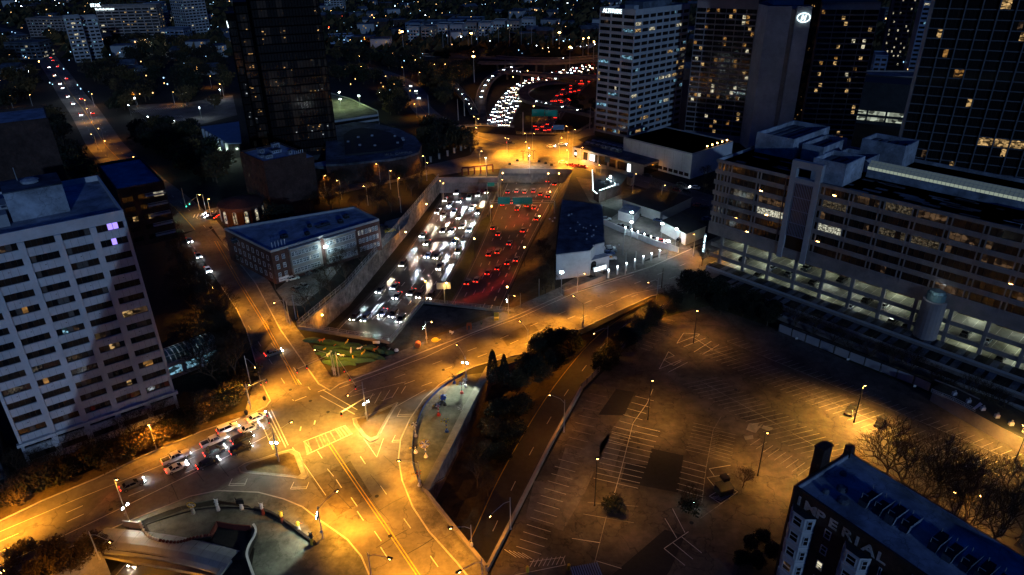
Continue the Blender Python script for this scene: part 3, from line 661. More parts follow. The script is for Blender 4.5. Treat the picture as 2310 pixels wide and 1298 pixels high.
# lower glass link with barrel skylight to the right of tower A
t = thing('glazed_arcade', 'low arcade with curved glass barrel roof lit from inside beside the pale tower', 'building', P(378, 860), ang(P(378, 860), P(500, 812)))
La = (P(500, 812)-P(378, 860)).length; m = MB(); m.box((0, 0, 0), (La, 7, 4.6), 'white_facade'); m.build('wall', t)
for k in range(3):
    put(win_mesh(La/3-1.0, 2.4, 1, ['room_cool']).mesh('window'), 'window', t, (k*La/3+.5, -.3, 1.2))
n = 12; arc = [(3.5-3.2*math.cos(math.pi*i/8), 4.6+2.2*math.sin(math.pi*i/8)) for i in range(9)]
pm_ = {}
for i in range(8):
    q_ = MB(); w_ = La/n-.12; (y0, z0), (y1, z1) = arc[i], arc[i+1]; q_.face([(.06, y0, z0), (w_, y0, z0), (w_, y1, z1), (.06, y1, z1)], 'garage_glass' if 'garage_glass' in MT else 'glass_teal'); pm_[i] = q_.mesh('pane')
for k in range(n):
    for i in range(8): put(pm_[i], 'pane', t, (k*La/n, 0, 0))
rb = MB()
for k in range(n+1): rb.tube([(k*La/n, y, z) for y, z in arc], .09, 'white_frame', 4)
for i in range(0, 9, 2): rb.tube([(0, arc[i][0], arc[i][1]), (La, arc[i][0], arc[i][1])], .07, 'white_frame', 4)
rb.build('roof_ribs', t); 
for k in (.25, .75): light('arcade_lamp', (La*k, 3.5, 6.1), 80, (.6, .95, 1), t, r=.4)
# dark building in the far lower-left corner + brick block behind tower A + brick apartments to its right
def block(name, label, cat, a_, an, W, D, H, wm, rm, faces, ws=None, fh=3.2, par=.8, z0=.5, plit=.12, sill=1.0, wh=1.7, pier=.8, bay=3.4, margin=0, units=(), group=None):
    t = thing(name, label, cat, a_, an, group); mb = core(W, D, 0, H-.3, wm, rm)
    nf = int((H-z0-.5)//fh)
    for fc in faces:
        L = W if fc in ('front', 'back') else D; nb = max(1, round((L-2*margin)/bay)); bw = (L-2*margin)/nb
        s = WinSet(bw-pier, wh, max(1, round((bw-pier)/1.2)), ws or ['room_warm', 'room_white', 'room_dim'], K=5)
        facade(t, mb, W, D, fc, z0, nf, fh, nb, pier, sill, s, wh, wm, plit, margin)
    for fc in ('front', 'right', 'left', 'back'):
        if fc in faces:
            zt = z0+nf*fh
            if fc == 'front': mb.box((.01, 0, zt), (W-.01, .3, H), wm); mb.box((.01, 0, 0), (W-.01, .3, z0), wm)
            if fc == 'right': mb.box((W-.3, .31, zt), (W, D-.31, H), wm)
            if fc == 'left': mb.box((0, .31, zt), (.3, D-.31, H), wm)
            continue
        if fc == 'right': mb.box((W-.3, .32, 0), (W-.002, D-.32, H), wm)
        if fc == 'left': mb.box((.002, .32, 0), (.3, D-.32, H), wm)
        if fc == 'front': mb.box((.32, .002, 0), (W-.32, .3, H), wm)
        if fc == 'back': mb.box((.32, D-.3, 0), (W-.32, D-.002, H), wm)
    mb.build('wall', t); r = MB(); parapet(r, W, D, H, par, wm, roof=rm); r.build('roof', t)
    roof_units(t, units); return t
uA = Vector((math.cos(aA), math.sin(aA), 0)); vA = Vector((-uA.y, uA.x, 0))
block('office_block', 'dark office block with a few lit rooms behind the bottom-left lamp', 'building', A0-uA*24-vA*2, aA, 20, 20, 34, 'roofing_dark', 'roofing_dark', ('front', 'right'), plit=.25, ws=['room_warm', 'room_white'])
block('brick_tower_block', 'brick block with flat roof rising behind the pale tower at the left edge', 'building', P(20, 474, 26), aA-.05, 18, 24, 26, 'brick', 'roofing', ('right',), plit=.05)
# behind tower A: stepped apartments, brick with white balconies
tB = block('apartment_building', 'brick apartment building with pale balconies and flat blue roof right of the pale tower', 'building', P(300, 560, 18), aA, 13, 34, 18, 'brick', 'roofing', ('front',), plit=.25, bay=4.2, wh=1.6, pier=1.4)
for f in range(5):
    bl = MB(); bl.box((7, -1.3, 2.4+f*3.2), (12.6, -.02, 2.55+f*3.2), 'white_facade'); 
    for k in range(19): bl.box((7+k*.31, -1.3, 2.55+f*3.2), (7.05+k*.31, -1.25, 3.4+f*3.2), 'white_frame')
    bl.box((7, -1.32, 3.4+f*3.2), (12.6, -1.24, 3.48+f*3.2), 'white_frame'); bl.build('balcony', tB)
# ---- B: dark mirrored tower
B0 = Vector((-118, 338, 0)); tG = thing('glass_tower', 'black mirrored office tower with stepped left side and white lettering near its top', 'building', B0, math.radians(22))
def gp_body(W, D, x, y, H, n1, n2, nm):
    b_ = MB(); b_.box((x+.4, y+.4, 0), (x+W-.4, y+D-.4, H), 'tower_black')
    fh = 3.9; nf = int(H/fh)
    for f in range(nf+1): b_.box((x, y, f*fh), (x+W, y+D, f*fh+.35), 'tower_black')
    for k in range(n1+1): xx = x+k*W/n1; b_.box((xx-.08, y-.12, 0), (xx+.08, y+.2, H), 'tower_black')
    for k in range(n2+1): yy = y+k*D/n2; b_.box((x-.12, yy-.08, 0), (x+.2, yy+.08, H), 'tower_black')
    b_.box((x, y, H), (x+W, y+D, H+.8), 'tower_black', top='roofing_tar'); b_.build(nm, tG)
    W1 = [win_mesh(W-.1, 3.4, n1, [random.choice(mm) for _ in range(n1)], frame='tower_black', dep=.05).mesh('window') for mm in ([None], [None, None, None, 'glint_warm'], ['glint_warm', None, None, 'glint_white'], ['glint_white', None])]
    W2 = [win_mesh(D-.1, 3.4, n2, [random.choice(mm) for _ in range(n2)], frame='tower_black', dep=.05).mesh('window') for mm in ([None], [None, None, None, 'glint_warm'], ['glint_warm', None, None, 'glint_white'], [None, 'glint_warm', None])]
    for f in range(nf):
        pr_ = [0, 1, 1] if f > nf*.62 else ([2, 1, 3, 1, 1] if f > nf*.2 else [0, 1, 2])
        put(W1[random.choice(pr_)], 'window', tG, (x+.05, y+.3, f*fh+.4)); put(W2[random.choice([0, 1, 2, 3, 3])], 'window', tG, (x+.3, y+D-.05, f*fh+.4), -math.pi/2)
room('room_faint', (1, .75, .5), .018, .5, .3)
gp_body(31, 30, 0, 0, 79.5, 22, 18, 'shaft'); gp_body(26, 14, -6, 30, 75, 16, 9, 'upper_wing'); gp_body(22, 14, -10, 44.1, 69, 14, 9, 'lower_wing')
me = text_mesh('Georgia Power', 2.9, .12, 'logo_white', .03); o = put(me, 'lettering', tG, (-10.3, 57.5, 63.2)); o.rotation_euler = (math.pi/2, 0, -math.pi/2)
fl = MB(); fl.face([(0, 0, 0), (1.6, 0, .4), (.9, 0, 2.8)], 'sign_orange'); fl.box((0, .02, 0), (1.4, .12, .4), 'sign_orange'); o = fl.build('emblem', tG, (-10.4, 60.2, 63.4), -math.pi/2)
pd = MB(); pd.box((-16, -8, 0), (40, 0, 6), 'roofing_tar', top='roofing_tar'); pd.box((34, 0, 0), (44, 34, 5), 'roofing_tar'); pd.build('podium', tG)
# ---- civic hall: low oval dark roof
ov = [(735,372),(735,300),(762,283),(800,276),(850,280),(900,292),(936,309),(951,328),(945,344),(915,354),(880,360),(820,366),(770,371)]
t = thing('civic_hall', 'low hall with a broad rounded dark blue roof behind the road trees', 'building'); m = MB(); m.prism([tuple(p.xy) for p in G2(ov, 10)], 0, 9.2, 'brick', top='roofing_tar'); m.build('wall', t)
m = MB(); pv = G2(ov, 10); c_ = sum(pv, Vector())/len(pv); m.prism([tuple(p.xy) for p in pv], 9.2, 10.2, 'roofing_dark', top='roof_metal_dark' if 'roof_metal_dark' in MT else 'roofing_dark')
m.build('roof', t)
cu_ = MB(); cu_.prism([tuple((c_+(p-c_)*.62).xy) for p in pv], 10.2, 11.0, 'roofing_tar')
for k in range(9): q_ = c_+Vector((math.cos(k*2.4)*14, math.sin(k*2.4)*10, 0)); cu_.box((q_.x, q_.y, 11.0), (q_.x+1.2, q_.y+1, 11.7), 'roofing')
cu_.build('roof_unit', t)
cv = MB(); cv.prism([tuple(p.xy) for p in G2([(690,372),(740,362),(800,366),(760,378)], 6)], 4.5, 6, 'roofing_dark', top='roofing'); cv.build('entrance_canopy', t)
me = text_mesh('W.L. CAMPUS', 2.2, .05, 'paint_faded'); o = put(me, 'lettering', t, P(868, 352, 10.4), 0); o.rotation_euler = (math.radians(25), 0, .32)
# ---- parking deck with greenish lit top
dk = G2([(728,205),(790,222),(851,250),(853,258),(732,276),(700,270)], 9); t = thing('parking_deck', 'parking deck with a greenish lit open top level and pale parapet bands', 'building')
m = MB(); m.prism([tuple(p.xy) for p in dk], 0, 8.2, 'soil', top='concrete')
for z in (2.2, 5.2, 8.0):
    for i in range(6):
        a, b2 = dk[i], dk[(i+1)%6]; d = (b2-a).normalized(); n_ = Vector((d.y, -d.x, 0))*.3; m.prism([tuple((a+n_).xy), tuple((b2+n_).xy), tuple((b2-n_).xy), tuple((a-n_).xy)], z, z+1.1, 'grey_facade')
m.build('wall', t); fl_ = MB(); fl_.prism([tuple(p.xy) for p in dk], 8.2, 8.5, 'plaza_stone'); fl_.build('top_deck', t)
for px in ((770,246),(812,238),(768,230)):
    q_ = P(*px, 8.5); m = MB(); m.tube([q_, q_+Vector((0, 0, 6))], .12, 'galvanized', 5); m.box((q_.x-.5, q_.y-.3, 14.4), (q_.x+.5, q_.y+.3, 14.6), 'bulb_white'); m.build('deck_lamp', t); light('deck_light', q_+Vector((0, 0, 5.4)), 1300, (.75, 1, .40), t)
light('deck_underglow', P(795, 276, 3)+Vector((0, -4, 1)), 400, (.8, .9, .7), t)
# ---- blue roofed pavilion
pv = G2([(453,287),(539,275),(545,323),(514,324)], 9); t = thing('pavilion', 'pavilion with bright blue sloping roof on pale columns left of the black tower', 'building')
m = MB(); m.prism([tuple(p.xy) for p in pv], 8.6, 9.2, 'roof_metal'); m.build('roof', t)
for i in range(7):
    p = pv[0].lerp(pv[3], (i+.5)/7); m = MB(); m.box((p.x-.6, p.y-.4, 0), (p.x+.6, p.y+.4, 8.6), 'white_facade'); m.build('column', t)
m = MB(); c_ = sum(pv, Vector())/4; m.prism([tuple((c_+(p-c_)*.75).xy) for p in pv], 0, 8.5, 'glass_dark'); m.build('wall', t)
for px in ((492,338),(520,350)): light('pavilion_lamp', P(*px, 3), 500, (.75, 1, .8), t)
# ---- brick tower I and the long three storey row J
bI0 = Vector((-97.4, 263.5, 0)); bI1 = Vector((-84.0, 276.0, 0))
tI = block('brick_tower', 'tall plain brick building with cluttered blue roof beside the tree-lined road', 'building', bI0, ang(bI0, bI1), 18.5, 22, 23.5, 'brick', 'roofing', ('left',), plit=.12, wh=1.1, bay=4, pier=2.6, sill=1.4,
           units=[(5, 6, 23.5, 3, 2, 1.4), (11, 12, 23.5, 4, 3, 1.2), (6, 15, 23.5, 2, 3, 2), (14, 5, 23.5, 1.5, 1.5, 1.6), (3.5, 10, 23.5, 1.2, 3, .8), (14, 18, 23.5, 3, 2, 2.2)])
m = MB(); m.box((18.6, 3, 0), (23, 19, 21), 'brick', top='roofing'); m.build('stair_wing', tI)
for k in range(5): m = MB(); m.tube([(14+k*.9, 1, 23.5), (14+k*.9, 1, 25.5)], .12, 'white_paint', 5); m.build('roof_antenna', tI)
J = [Vector((-78, 203)), Vector((-47.4, 230.4)), Vector((-58.9, 243.8)), Vector((-100.5, 223.5))]
J0 = Vector((-78, 203, 0)); aJ = ang(J0, Vector((-47.4, 230.4, 0))); LJ = 41.0
tJ = thing('brick_row_building', 'long three storey brick building with white window bays facing a small lit car park', 'building', J0, aJ)
uJ = Vector((math.cos(aJ), math.sin(aJ))); vJ = Vector((-uJ.y, uJ.x)); loc = lambda p: ((p-J0.xy).dot(uJ), (p-J0.xy).dot(vJ))
fp = [loc(p) for p in J]; m = MB(); m.prism(fp, 0, 11.4, 'brick_red', top='roofing'); m.build('wall', tJ)
m = MB()
for i in range(4):
    a, b2 = Vector(fp[i]), Vector(fp[(i+1)%4]); d = (b2-a).normalized(); n_ = Vector((-d.y, d.x)); m.prism([tuple(a), tuple(b2), tuple(b2+n_*.4), tuple(a+n_*.4)], 11.4, 12.2, 'grey_facade')
m.build('parapet', tJ)
wJ = WinSet(1.0, 1.7, 2, ['room_warm', 'room_white'], K=4, frame='white_frame', dep=.02, t=.12, trans=.5)
for (x0, x1) in ((6, 17), (18.8, 30.5)):
    bay_ = MB(); bay_.box((x0, -1.0, 1.6), (x1, -.01, 10.9), 'tan_facade', top='roofing'); bay_.box((x0-.2, -1.2, 10.9), (x1+.2, -.01, 11.15), 'grey_facade'); o = bay_.build('window_bay', tJ)
    k = 0; x = x0+.35
    while x < x1-1.1:
        for f in range(3): put(wJ.pick(.2 if f == 1 else .05), 'window', o, (x, -1.06, 2.2+f*3.05))
        x += 1.22
for f in range(3):
    for x in (1.2, 3.4): put(wJ.pick(.0), 'window', tJ, (x, -.06, 2+f*3.1))
    for k in range(6): put(wJ.pick(.3), 'window', tJ, (32+k*1.4, -.06, 2+f*3.1))
dL = (Vector(fp[3])-Vector(fp[0])); aL = math.atan2(dL.y, dL.x)+math.pi
wl_ = WinSet(1.2, 1.8, 1, ['room_amber', 'room_warm'], K=3, frame='white_frame', dep=.02)
for f in range(3):
    for k in range(8):
        q_ = Vector(fp[0])+dL.normalized()*(3.2+k*3.2); put(wl_.pick(.45), 'window', tJ, (q_.x+math.cos(aL-math.pi/2)*-.0, q_.y, 1.6+f*3.2), aL)
m = MB(); m.box((0, 0, 0), (3.6, .1, 1.4), 'white_paint'); o = m.build('sign_board', tJ, (1.0, -.25, .6)); put(text_mesh('TERMINUS', .62, .02, 'black_frame'), 'lettering', o, (.25, -.02, .4)).rotation_euler = (math.pi/2, 0, 0)
for k in range(5): m = MB(); m.tube([(2+k*1.1, 3, 11.4), (2+k*1.1, 3, 13.6)], .13, 'white_paint', 5); m.build('roof_vent', tJ)
roof_units(tJ, [(9, 9, 11.4, 2.2, 1.6, 1), (16, 6, 11.4, 1.4, 1.4, .9), (24, 10, 11.4, 5, 2, .5), (30, 8, 11.4, 1.6, 1.6, 1.1), (34, 11, 11.4, 1.8, 1.8, 1), (-5, 17, 11.4, 1.8, 1.5, 1), (20, 12, 11.4, 1.2, 1.2, .8)], 'roofing_tar')
light('wall_floodlight', tuple(Vector((18, -3.4, 8.2))), 150, (.55, .95, 1), tJ, r=.3)
m = MB(); m.box((17.4, -2.6, 8.6), (18.6, -2.2, 9.2), 'bulb_cool'); m.tube([(18, -1.0, 9.2), (18, -2.3, 9.1)], .06, 'dark_metal', 4); m.build('floodlight', tJ)
# church-like round arched hall K
K0 = P(498, 512); t = thing('arched_hall', 'small round brick hall with tall lit arched windows at the street crossing', 'building', K0+Vector((7, 7, 0)), 0)
m = MB(); m.lathe((0, 0, 0), [(8.5, 0), (8.5, 7.2), (9.0, 7.3), (9.0, 7.9), (2, 9.8)], 'brick_red', 16); m.build('wall', t)
aw = MB(); pts = [(-.7, 0), (.7, 0), (.7, 4.2)]+[(.7*math.cos(a), 4.2+.7*math.sin(a)) for a in [math.pi*i/6 for i in range(1, 6)]]+[(-.7, 4.2)]
aw.face([(x, 0, z) for x, z in pts], 'arch_glow' if 'arch_glow' in MT else 'room_white')
for i in range(len(pts)): a, b2 = pts[i], pts[(i+1)%len(pts)]; aw.tube([(a[0], 0, a[1]), (b2[0], 0, b2[1])], .12, 'white_frame', 4)
am = aw.mesh('window')
for k in range(12): an = k*math.pi/6; put(am, 'window', t, (8.45*math.cos(an), 8.45*math.sin(an), 1.5), an+math.pi/2)
# ---- far-right group: Altitude tower
al0 = Vector((64.9, 372.2, 0)); aAl = ang(al0, Vector((103.6, 408.6, 0))); WL, DL = 49, 23.5
tL = thing('apartment_tower', 'pale twenty storey apartment tower with the white word ALTITUDE along its top', 'building', al0, aAl)
mb = core(WL, DL, 0, 67, 'glass_dark', 'roofing'); fh = 3.32
wa = WinSet(5.2, 1.75, 4, ['room_white', 'room_cool', 'room_warm', 'room_dim'], K=14, p=.6); wl2 = WinSet(6.6, 1.75, 5, ['room_white', 'room_cool', 'room_warm', 'room_dim'], K=12, p=.6)
facade(tL, mb, WL, DL, 'front', 3.3, 19, fh, 8, .925, 1.35, wa, 1.75, 'grey_facade', lambda b, f: .95 if f == 0 and b < 4 else .2)
lw = (DL)/3-.9; wl3 = WinSet(lw, 1.75, 5, ['room_white', 'room_cool', 'room_warm', 'room_dim'], K=12, p=.5)
facade(tL, mb, WL, DL, 'left', 3.3, 19, fh, 3, .9, 1.35, wl3, 1.75, 'grey_facade', lambda b, f: .7 if f in (0, 17) else .22)
mb.box((.01, 0, 66.4), (WL-.01, .3, 69), 'grey_facade'); mb.box((0, .01, 66.4), (.3, DL, 69), 'grey_facade'); mb.box((WL-.3, .01, 0), (WL, DL, 69), 'grey_facade'); mb.box((.3, DL-.3, 0), (WL, DL, 69), 'grey_facade')
mb.box((.004, .004, 0), (WL-.004, .29, 3.3), 'black_frame'); mb.box((.004, .3, 0), (.29, DL, 3.3), 'black_frame'); mb.build('wall', tL)
m = MB(); m.box((.3, .3, 66.4), (WL-.3, DL-.3, 67.4), 'roofing_dark'); m.build('roof', tL); m = MB(); m.box((14, 6, 67.4), (40, 18, 71.5), 'roofing_dark'); m.box((9, 8, 67.4), (13, 14, 70), 'grey_facade'); m.build('penthouse', tL)
o = put(text_mesh('ALTITUDE', 2.7, .1, 'logo_white', .04), 'lettering', tL, (-.15, DL-2.2, 66.7)); o.rotation_euler = (math.pi/2, 0, -math.pi/2)
# ---- Hotel: two slabs of rooms and blank concrete shafts
hA, hB = Vector((99.6, 387, 0)), Vector((126.2, 370.4, 0)); WH = (hB-hA).length; aH = ang(hA, hB)
tH = thing('hotel_tower', 'dark hotel slab with many warm lit rooms left of the concrete shafts', 'building', hA, aH)
mb = core(WH, 22, 0, 73, 'black_frame', 'roofing_dark'); fh = 2.72
wh_ = WinSet(WH/6-.3, 1.9, 3, ['room_warm', 'room_amber', 'room_warm', 'room_white'], K=16, p=.1, whole=0)
facade(tH, mb, WH, 22, 'front', 3, 24, fh, 6, .3, .72, wh_, 1.98, 'hotel_band', .34)
mb.box((.01, 0, 68.3), (WH-.01, .3, 72), 'hotel_band'); mb.box((0, .31, 0), (.3, 22, 72), 'hotel_band'); mb.box((WH-.3, .31, 0), (WH, 22, 73), 'hotel_concrete'); mb.box((.01, 0, 0), (WH-.01, .3, 3), 'hotel_band'); mb.build('wall', tH)
m = MB(); parapet(m, WH, 22, 72, 1, 'hotel_band', roof='roofing_dark'); m.build('roof', tH)
pr0 = [Vector((126.4, 370, 0)), Vector((126.6, 356.9, 0)), Vector((137, 353.6, 0)), Vector((138.2, 357.0, 0)), Vector((140.3, 356.3, 0)), Vector((139.2, 353, 0)), Vector((145.8, 350.9, 0)), Vector((149.5, 366, 0)), Vector((140, 380, 0)), Vector((128, 380, 0))]
tS = thing('concrete_shaft', 'blank grey concrete lift shafts of the hotel carrying a lit oval H emblem', 'building')
m = MB(); m.prism([tuple(p.xy) for p in pr0], 0, 71, 'hotel_concrete', top='roofing_dark')
m.build('wall', tS)
m = MB(); m.prism([(137.3,354.2),(139.1,353.6),(140.0,356.1),(138.3,356.7)], 0, 69.5, 'tan_facade'); m.build('rib', tS)
m = MB(); m.prism([(131,362),(144,358),(146,372),(133,376)], 71, 79, 'hotel_concrete'); m.build('penthouse', tS)
# emblem
me_ = MB(); d = (Vector((145.8, 350.9, 0))-Vector((139.2, 353, 0))).normalized(); 
ell = [(2.9*math.cos(a), 2.0*math.sin(a)) for a in [2*math.pi*i/32 for i in range(33)]]
me_.tube([(x, 0, z) for x, z in ell], .2, 'logo_white', 5, cap=False); o = me_.build('emblem', tS, Vector((142.6, 351.6, 66))+Vector((d.y, -d.x, 0))*.15, math.atan2(d.y, d.x))
q_ = MB(); sh = lambda x, z: (x+z*.18, 0, z)
for x0 in (-1.0, .35):
    q_.face([sh(x0, -1.25), sh(x0+.62, -1.25), sh(x0+.62, 1.25), sh(x0, 1.25)], 'logo_white')
q_.face([sh(-.5, -.3), sh(.5, -.3), sh(.5, .25), sh(-.5, .25)], 'logo_white'); q_.build('emblem_letter', o, (0, -.1, 0))
# dark recessed strip and second slab
hC, hD = Vector((156.4, 364.8, 0)), Vector((182.9, 360, 0)); W2_ = (hD-hC).length
tH2 = thing('hotel_tower', 'second dark hotel slab with lit rooms right of the concrete shafts', 'building', hC, ang(hC, hD))
mb = core(W2_, 22, 0, 72, 'black_frame', 'roofing_dark'); wh2 = WinSet(W2_/4-.3, 1.9, 4, ['room_warm', 'room_amber', 'room_white'], K=14, p=.1, whole=0)
facade(tH2, mb, W2_, 22, 'front', 3, 24, 2.72, 4, .3, .72, wh2, 1.98, 'hotel_band', .34)
mb.box((.01, 0, 68.3), (W2_-.01, .3, 71), 'grey_facade'); mb.box((0, .31, 0), (.3, 22, 71), 'hotel_band'); mb.box((W2_-.3, .31, 0), (W2_, 22, 71), 'hotel_band'); mb.box((.01, 0, 0), (W2_-.01, .3, 3), 'hotel_band'); mb.build('wall', tH2)
m = MB(); parapet(m, W2_, 22, 71, .8, 'hotel_band', roof='roofing_dark'); m.build('roof', tH2)
t = thing('glass_stair_tower', 'narrow black glazed strip with faint amber glints between shaft and second hotel slab', 'building', Vector((147.2, 362, 0)), ang(Vector((147.2, 362, 0)), Vector((156, 366, 0))))
m = MB(); m.box((0, 0, 0), (9.5, 10, 74), 'black_frame')
for k in range(14): m.box((k*.7, -.15, 0), (k*.7+.1, -.01, 74), 'dark_metal')
m.build('wall', t)
ws_ = [win_mesh(9.3, 2.2, 8, [random.choice(['glint_warm', None, None]) for _ in range(8)], dep=-.03).mesh('window') for _ in range(5)]
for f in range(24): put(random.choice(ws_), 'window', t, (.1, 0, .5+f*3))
# ---- right atrium tower with slanted grid
mq = P(2121, 0, 85)
tM = thing('grid_hotel_tower', 'huge dark gridded hotel tower with scattered amber rooms at the right edge', 'building', Vector((152, 262, 0)), math.radians(-28))
WM, HM = 95, 104; mb = core(WM, 30, 0, HM, 'black_frame', 'roofing_dark'); nbm = 19; bwm = WM/nbm
for k in range(nbm+1): mb.box((max(.01, k*bwm-.2), -.55, 0), (min(WM-.01, k*bwm+.2), .3, HM), 'grid_frame')
nfm = 31; fhm = HM/nfm
for f in range(nfm+1): mb.box((.003, -.1, f*fhm-.15), (WM-.003, .3, f*fhm+.15), 'grid_frame')
mb.box((0, .31, 0), (.3, 30, HM), 'hotel_concrete'); mb.build('wall', tM)
wm_ = WinSet(bwm-.45, fhm-.4, 3, ['room_warm', 'room_amber', 'room_amber', 'room_dim'], K=12, p=.5, whole=.12)
cnt = 0; rest = MB()
lm = [win_mesh(bwm-.45, fhm-.4, 3, [x]*3).mesh('window') for x in ('magenta', 'room_white', 'room_warm')]
for f in range(nfm-1, -1, -1):
    for b in range(nbm):
        if b > 11: continue
        x, z = b*bwm+.22, f*fhm+.2
        if cnt < 299:
            row_lit = f == 9 and b >= 4
            me = lm[2] if row_lit and rnd() < .85 else (lm[0] if (f, b) in ((16, 9), (16, 10)) else wm_.pick(.13)); put(me, 'window', tM, (x, 0, z)); cnt += 1
        else: rest.face([(x, .25, z), (x+bwm-.45, .25, z), (x+bwm-.45, .25, z+fhm-.4), (x, .25, z+fhm-.4)], 'room_warm' if rnd() < .12 else 'glass_dark')
for f in range(nfm):
    for b in range(12, nbm): x, z = b*bwm+.22, f*fhm+.2; rest.face([(x, .25, z), (x+bwm-.45, .25, z), (x+bwm-.45, .25, z+fhm-.4), (x, .25, z+fhm-.4)], 'room_warm' if rnd() < .12 else 'glass_dark')
tag(rest.build('window', tM), kind='stuff')
# ---- white ballroom block and low retail wing
h0, h1, h2_ = Vector((57.3, 340.3, 0)), Vector((84.1, 308.2, 0)), Vector((104.6, 333.2, 0))
tW = thing('ballroom_block', 'large windowless white block with dark flat roof below the apartment tower', 'building', h0, ang(h0, h1)); WW = (h1-h0).length; DW = 32.5
m = MB(); m.box((0, 0, 0), (WW, DW, 11.6), 'white_facade', top='roofing_tar'); 
for k in range(1, 8): m.box((k*WW/8-.03, -.02, .2), (k*WW/8+.03, -.002, 11), 'curtain')
m.build('wall', tW); m = MB(); parapet(m, WW, DW, 11.6, .6, 'grey_facade', roof='roofing_tar', base=.02); m.build('roof', tW)
for k in range(6):
    w_ = MB(); w_.box((0, 0, 0), (2.4, .1, 1.6), 'glass_brown'); w_.build('window', tW, (WW*.55+k*3.1, -.12, 1))
for k in range(5): m = MB(); m.tube([(WW-.6, 12+k*4, 12.2), (WW-.6, 12+k*4, 13.2)], .08, 'dark_metal', 4); m.lathe((WW-.6, 12+k*4, 13.2), [(.3, 0), (.35, .3), (.1, .5)], 'bulb_sodium', 6); m.build('roof_lamp', tW)
light('wall_wash', (WW*.35, -3, 3), 60, SODIUM, tW); light('wall_wash', (WW*.6, -2.2, 3), 30, SODIUM, tW)
r0, r1 = Vector((32.5, 348.3, 0)), Vector((63.2, 314.4, 0)); WR = (r1-r0).length
tR = thing('retail_wing', 'low sand-coloured retail wing with wide lit openings along the curving road', 'building', r0, ang(r0, r1))
m = MB(); m.box((0, .6, 0), (WR, 22, 4.2), 'glass_dark', top='roofing_dark'); m.box((0, 0, 4.2), (WR, 22, 5.3), 'tan_facade', top='roofing_dark')
for x in (0, 3, 10.5, 17, 23.5, 29, 36, WR-.8): m.box((x, 0, 0), (x+.8 if x != 3 else x+4, .6, 4.2), 'tan_facade')
m.box((36, 0, 0), (WR, .5, 4.2), 'tan_facade'); m.build('wall', tR)
o = MB(); o.face([(0, 0, 0), (3.2, 0, 0), (3.2, 0, 3.2), (0, 0, 3.2)], 'sign_white'); o.build('lit_opening', tR, (11.6, .5, .5)); o = MB(); o.face([(0, 0, 0), (2.2, 0, 0), (2.2, 0, 1.4), (0, 0, 1.4)], 'sign_white'); o.build('lit_opening', tR, (1, .5, 1.2))
light('shopfront_light', (12, -2, 2.6), 250, (.95, 1, .9), tR); light('shopfront_light', (2, -2, 2.6), 200, (1, .75, .4), tR); light('shopfront_light', (30, -2, 4), 70, SODIUM, tR)
m = MB(); m.box((0, 0, 0), (2, .06, 3.8), 'sign_white'); m.build('lit_opening', tR, (36.2, -.1, .2))
for k in range(14):
    m = MB(); m.box((0, 0, 0), (3, 2.2, 1.1), 'roofing_dark'); m.box((.3, .3, 1.1), (2.6, 1.8, 1.5), 'roofing' if k % 3 else 'grey_facade'); m.build('roof_unit', tR, (1+(k % 7)*3.4, 8+(k//7)*5, 5.3))
# ---- club warehouse by the freeway
c0, c1 = Vector((14.6, 203.3, 0)), Vector((31.0, 212.4, 0))
tC = thing('warehouse', 'flat blue-roofed warehouse with white front standing beside the freeway slope', 'building', c0, ang(c0, c1)+.0); WC = 17.6
ua = Vector((math.cos(ang(c0, c1)), math.sin(ang(c0, c1)))); va = Vector((-ua.y, ua.x)); lc = lambda p: ((p-c0.xy).dot(ua), (p-c0.xy).dot(va))
cf = [lc(p) for p in (Vector((14.6, 203.3)), Vector((26, 206.2)), Vector((28.2, 211)), Vector((31.5, 212.8)), Vector((35.2, 249)), Vector((20.4, 255.7)))]
m = MB(); m.prism(cf, 0, 9, 'white_facade', top='roofing_dark'); m.build('wall', tC)
m = MB(); cc = Vector((sum(p[0] for p in cf)/6, sum(p[1] for p in cf)/6)); m.prism([tuple(cc+(Vector(p)-cc)*1.015) for p in cf], 9, 9.35, 'grey_facade', top='roofing_dark'); m.build('roof', tC)
for k in range(26): 
    x, y = cc.x+(rnd()-.5)*11, cc.y+(rnd()-.5)*34; m = MB(); m.box((-.2, -.2, 0), (.2, .2, .35), 'white_facade'); m.build('roof_vent', tC, (x, y, 9.35))
ln_ = MB(); ln_.box((1.5, -.06, 4.2), (11, -.01, 4.35), 'rust_red'); ln_.box((1.5, -.06, 6.2), (11, -.01, 6.32), 'rust_red'); ln_.build('trim', tC)
an_ = MB(); an_.box((0, 0, 0), (8.5, 4, 5.2), 'white_facade', top='roofing'); o = an_.build('annexe', tC, (11.2, -2.6, 0))
aw2 = MB(); pts2 = [(-1.1, 0), (1.1, 0), (1.1, 2.6)]+[(1.1*math.cos(a), 2.6+1.1*math.sin(a)) for a in [math.pi*i/8 for i in range(1, 8)]]+[(-1.1, 2.6)]
aw2.face([(x, 0, z) for x, z in pts2], 'glass_dark'); aw2.build('arched_window', o, (2, -.06, 1.1))
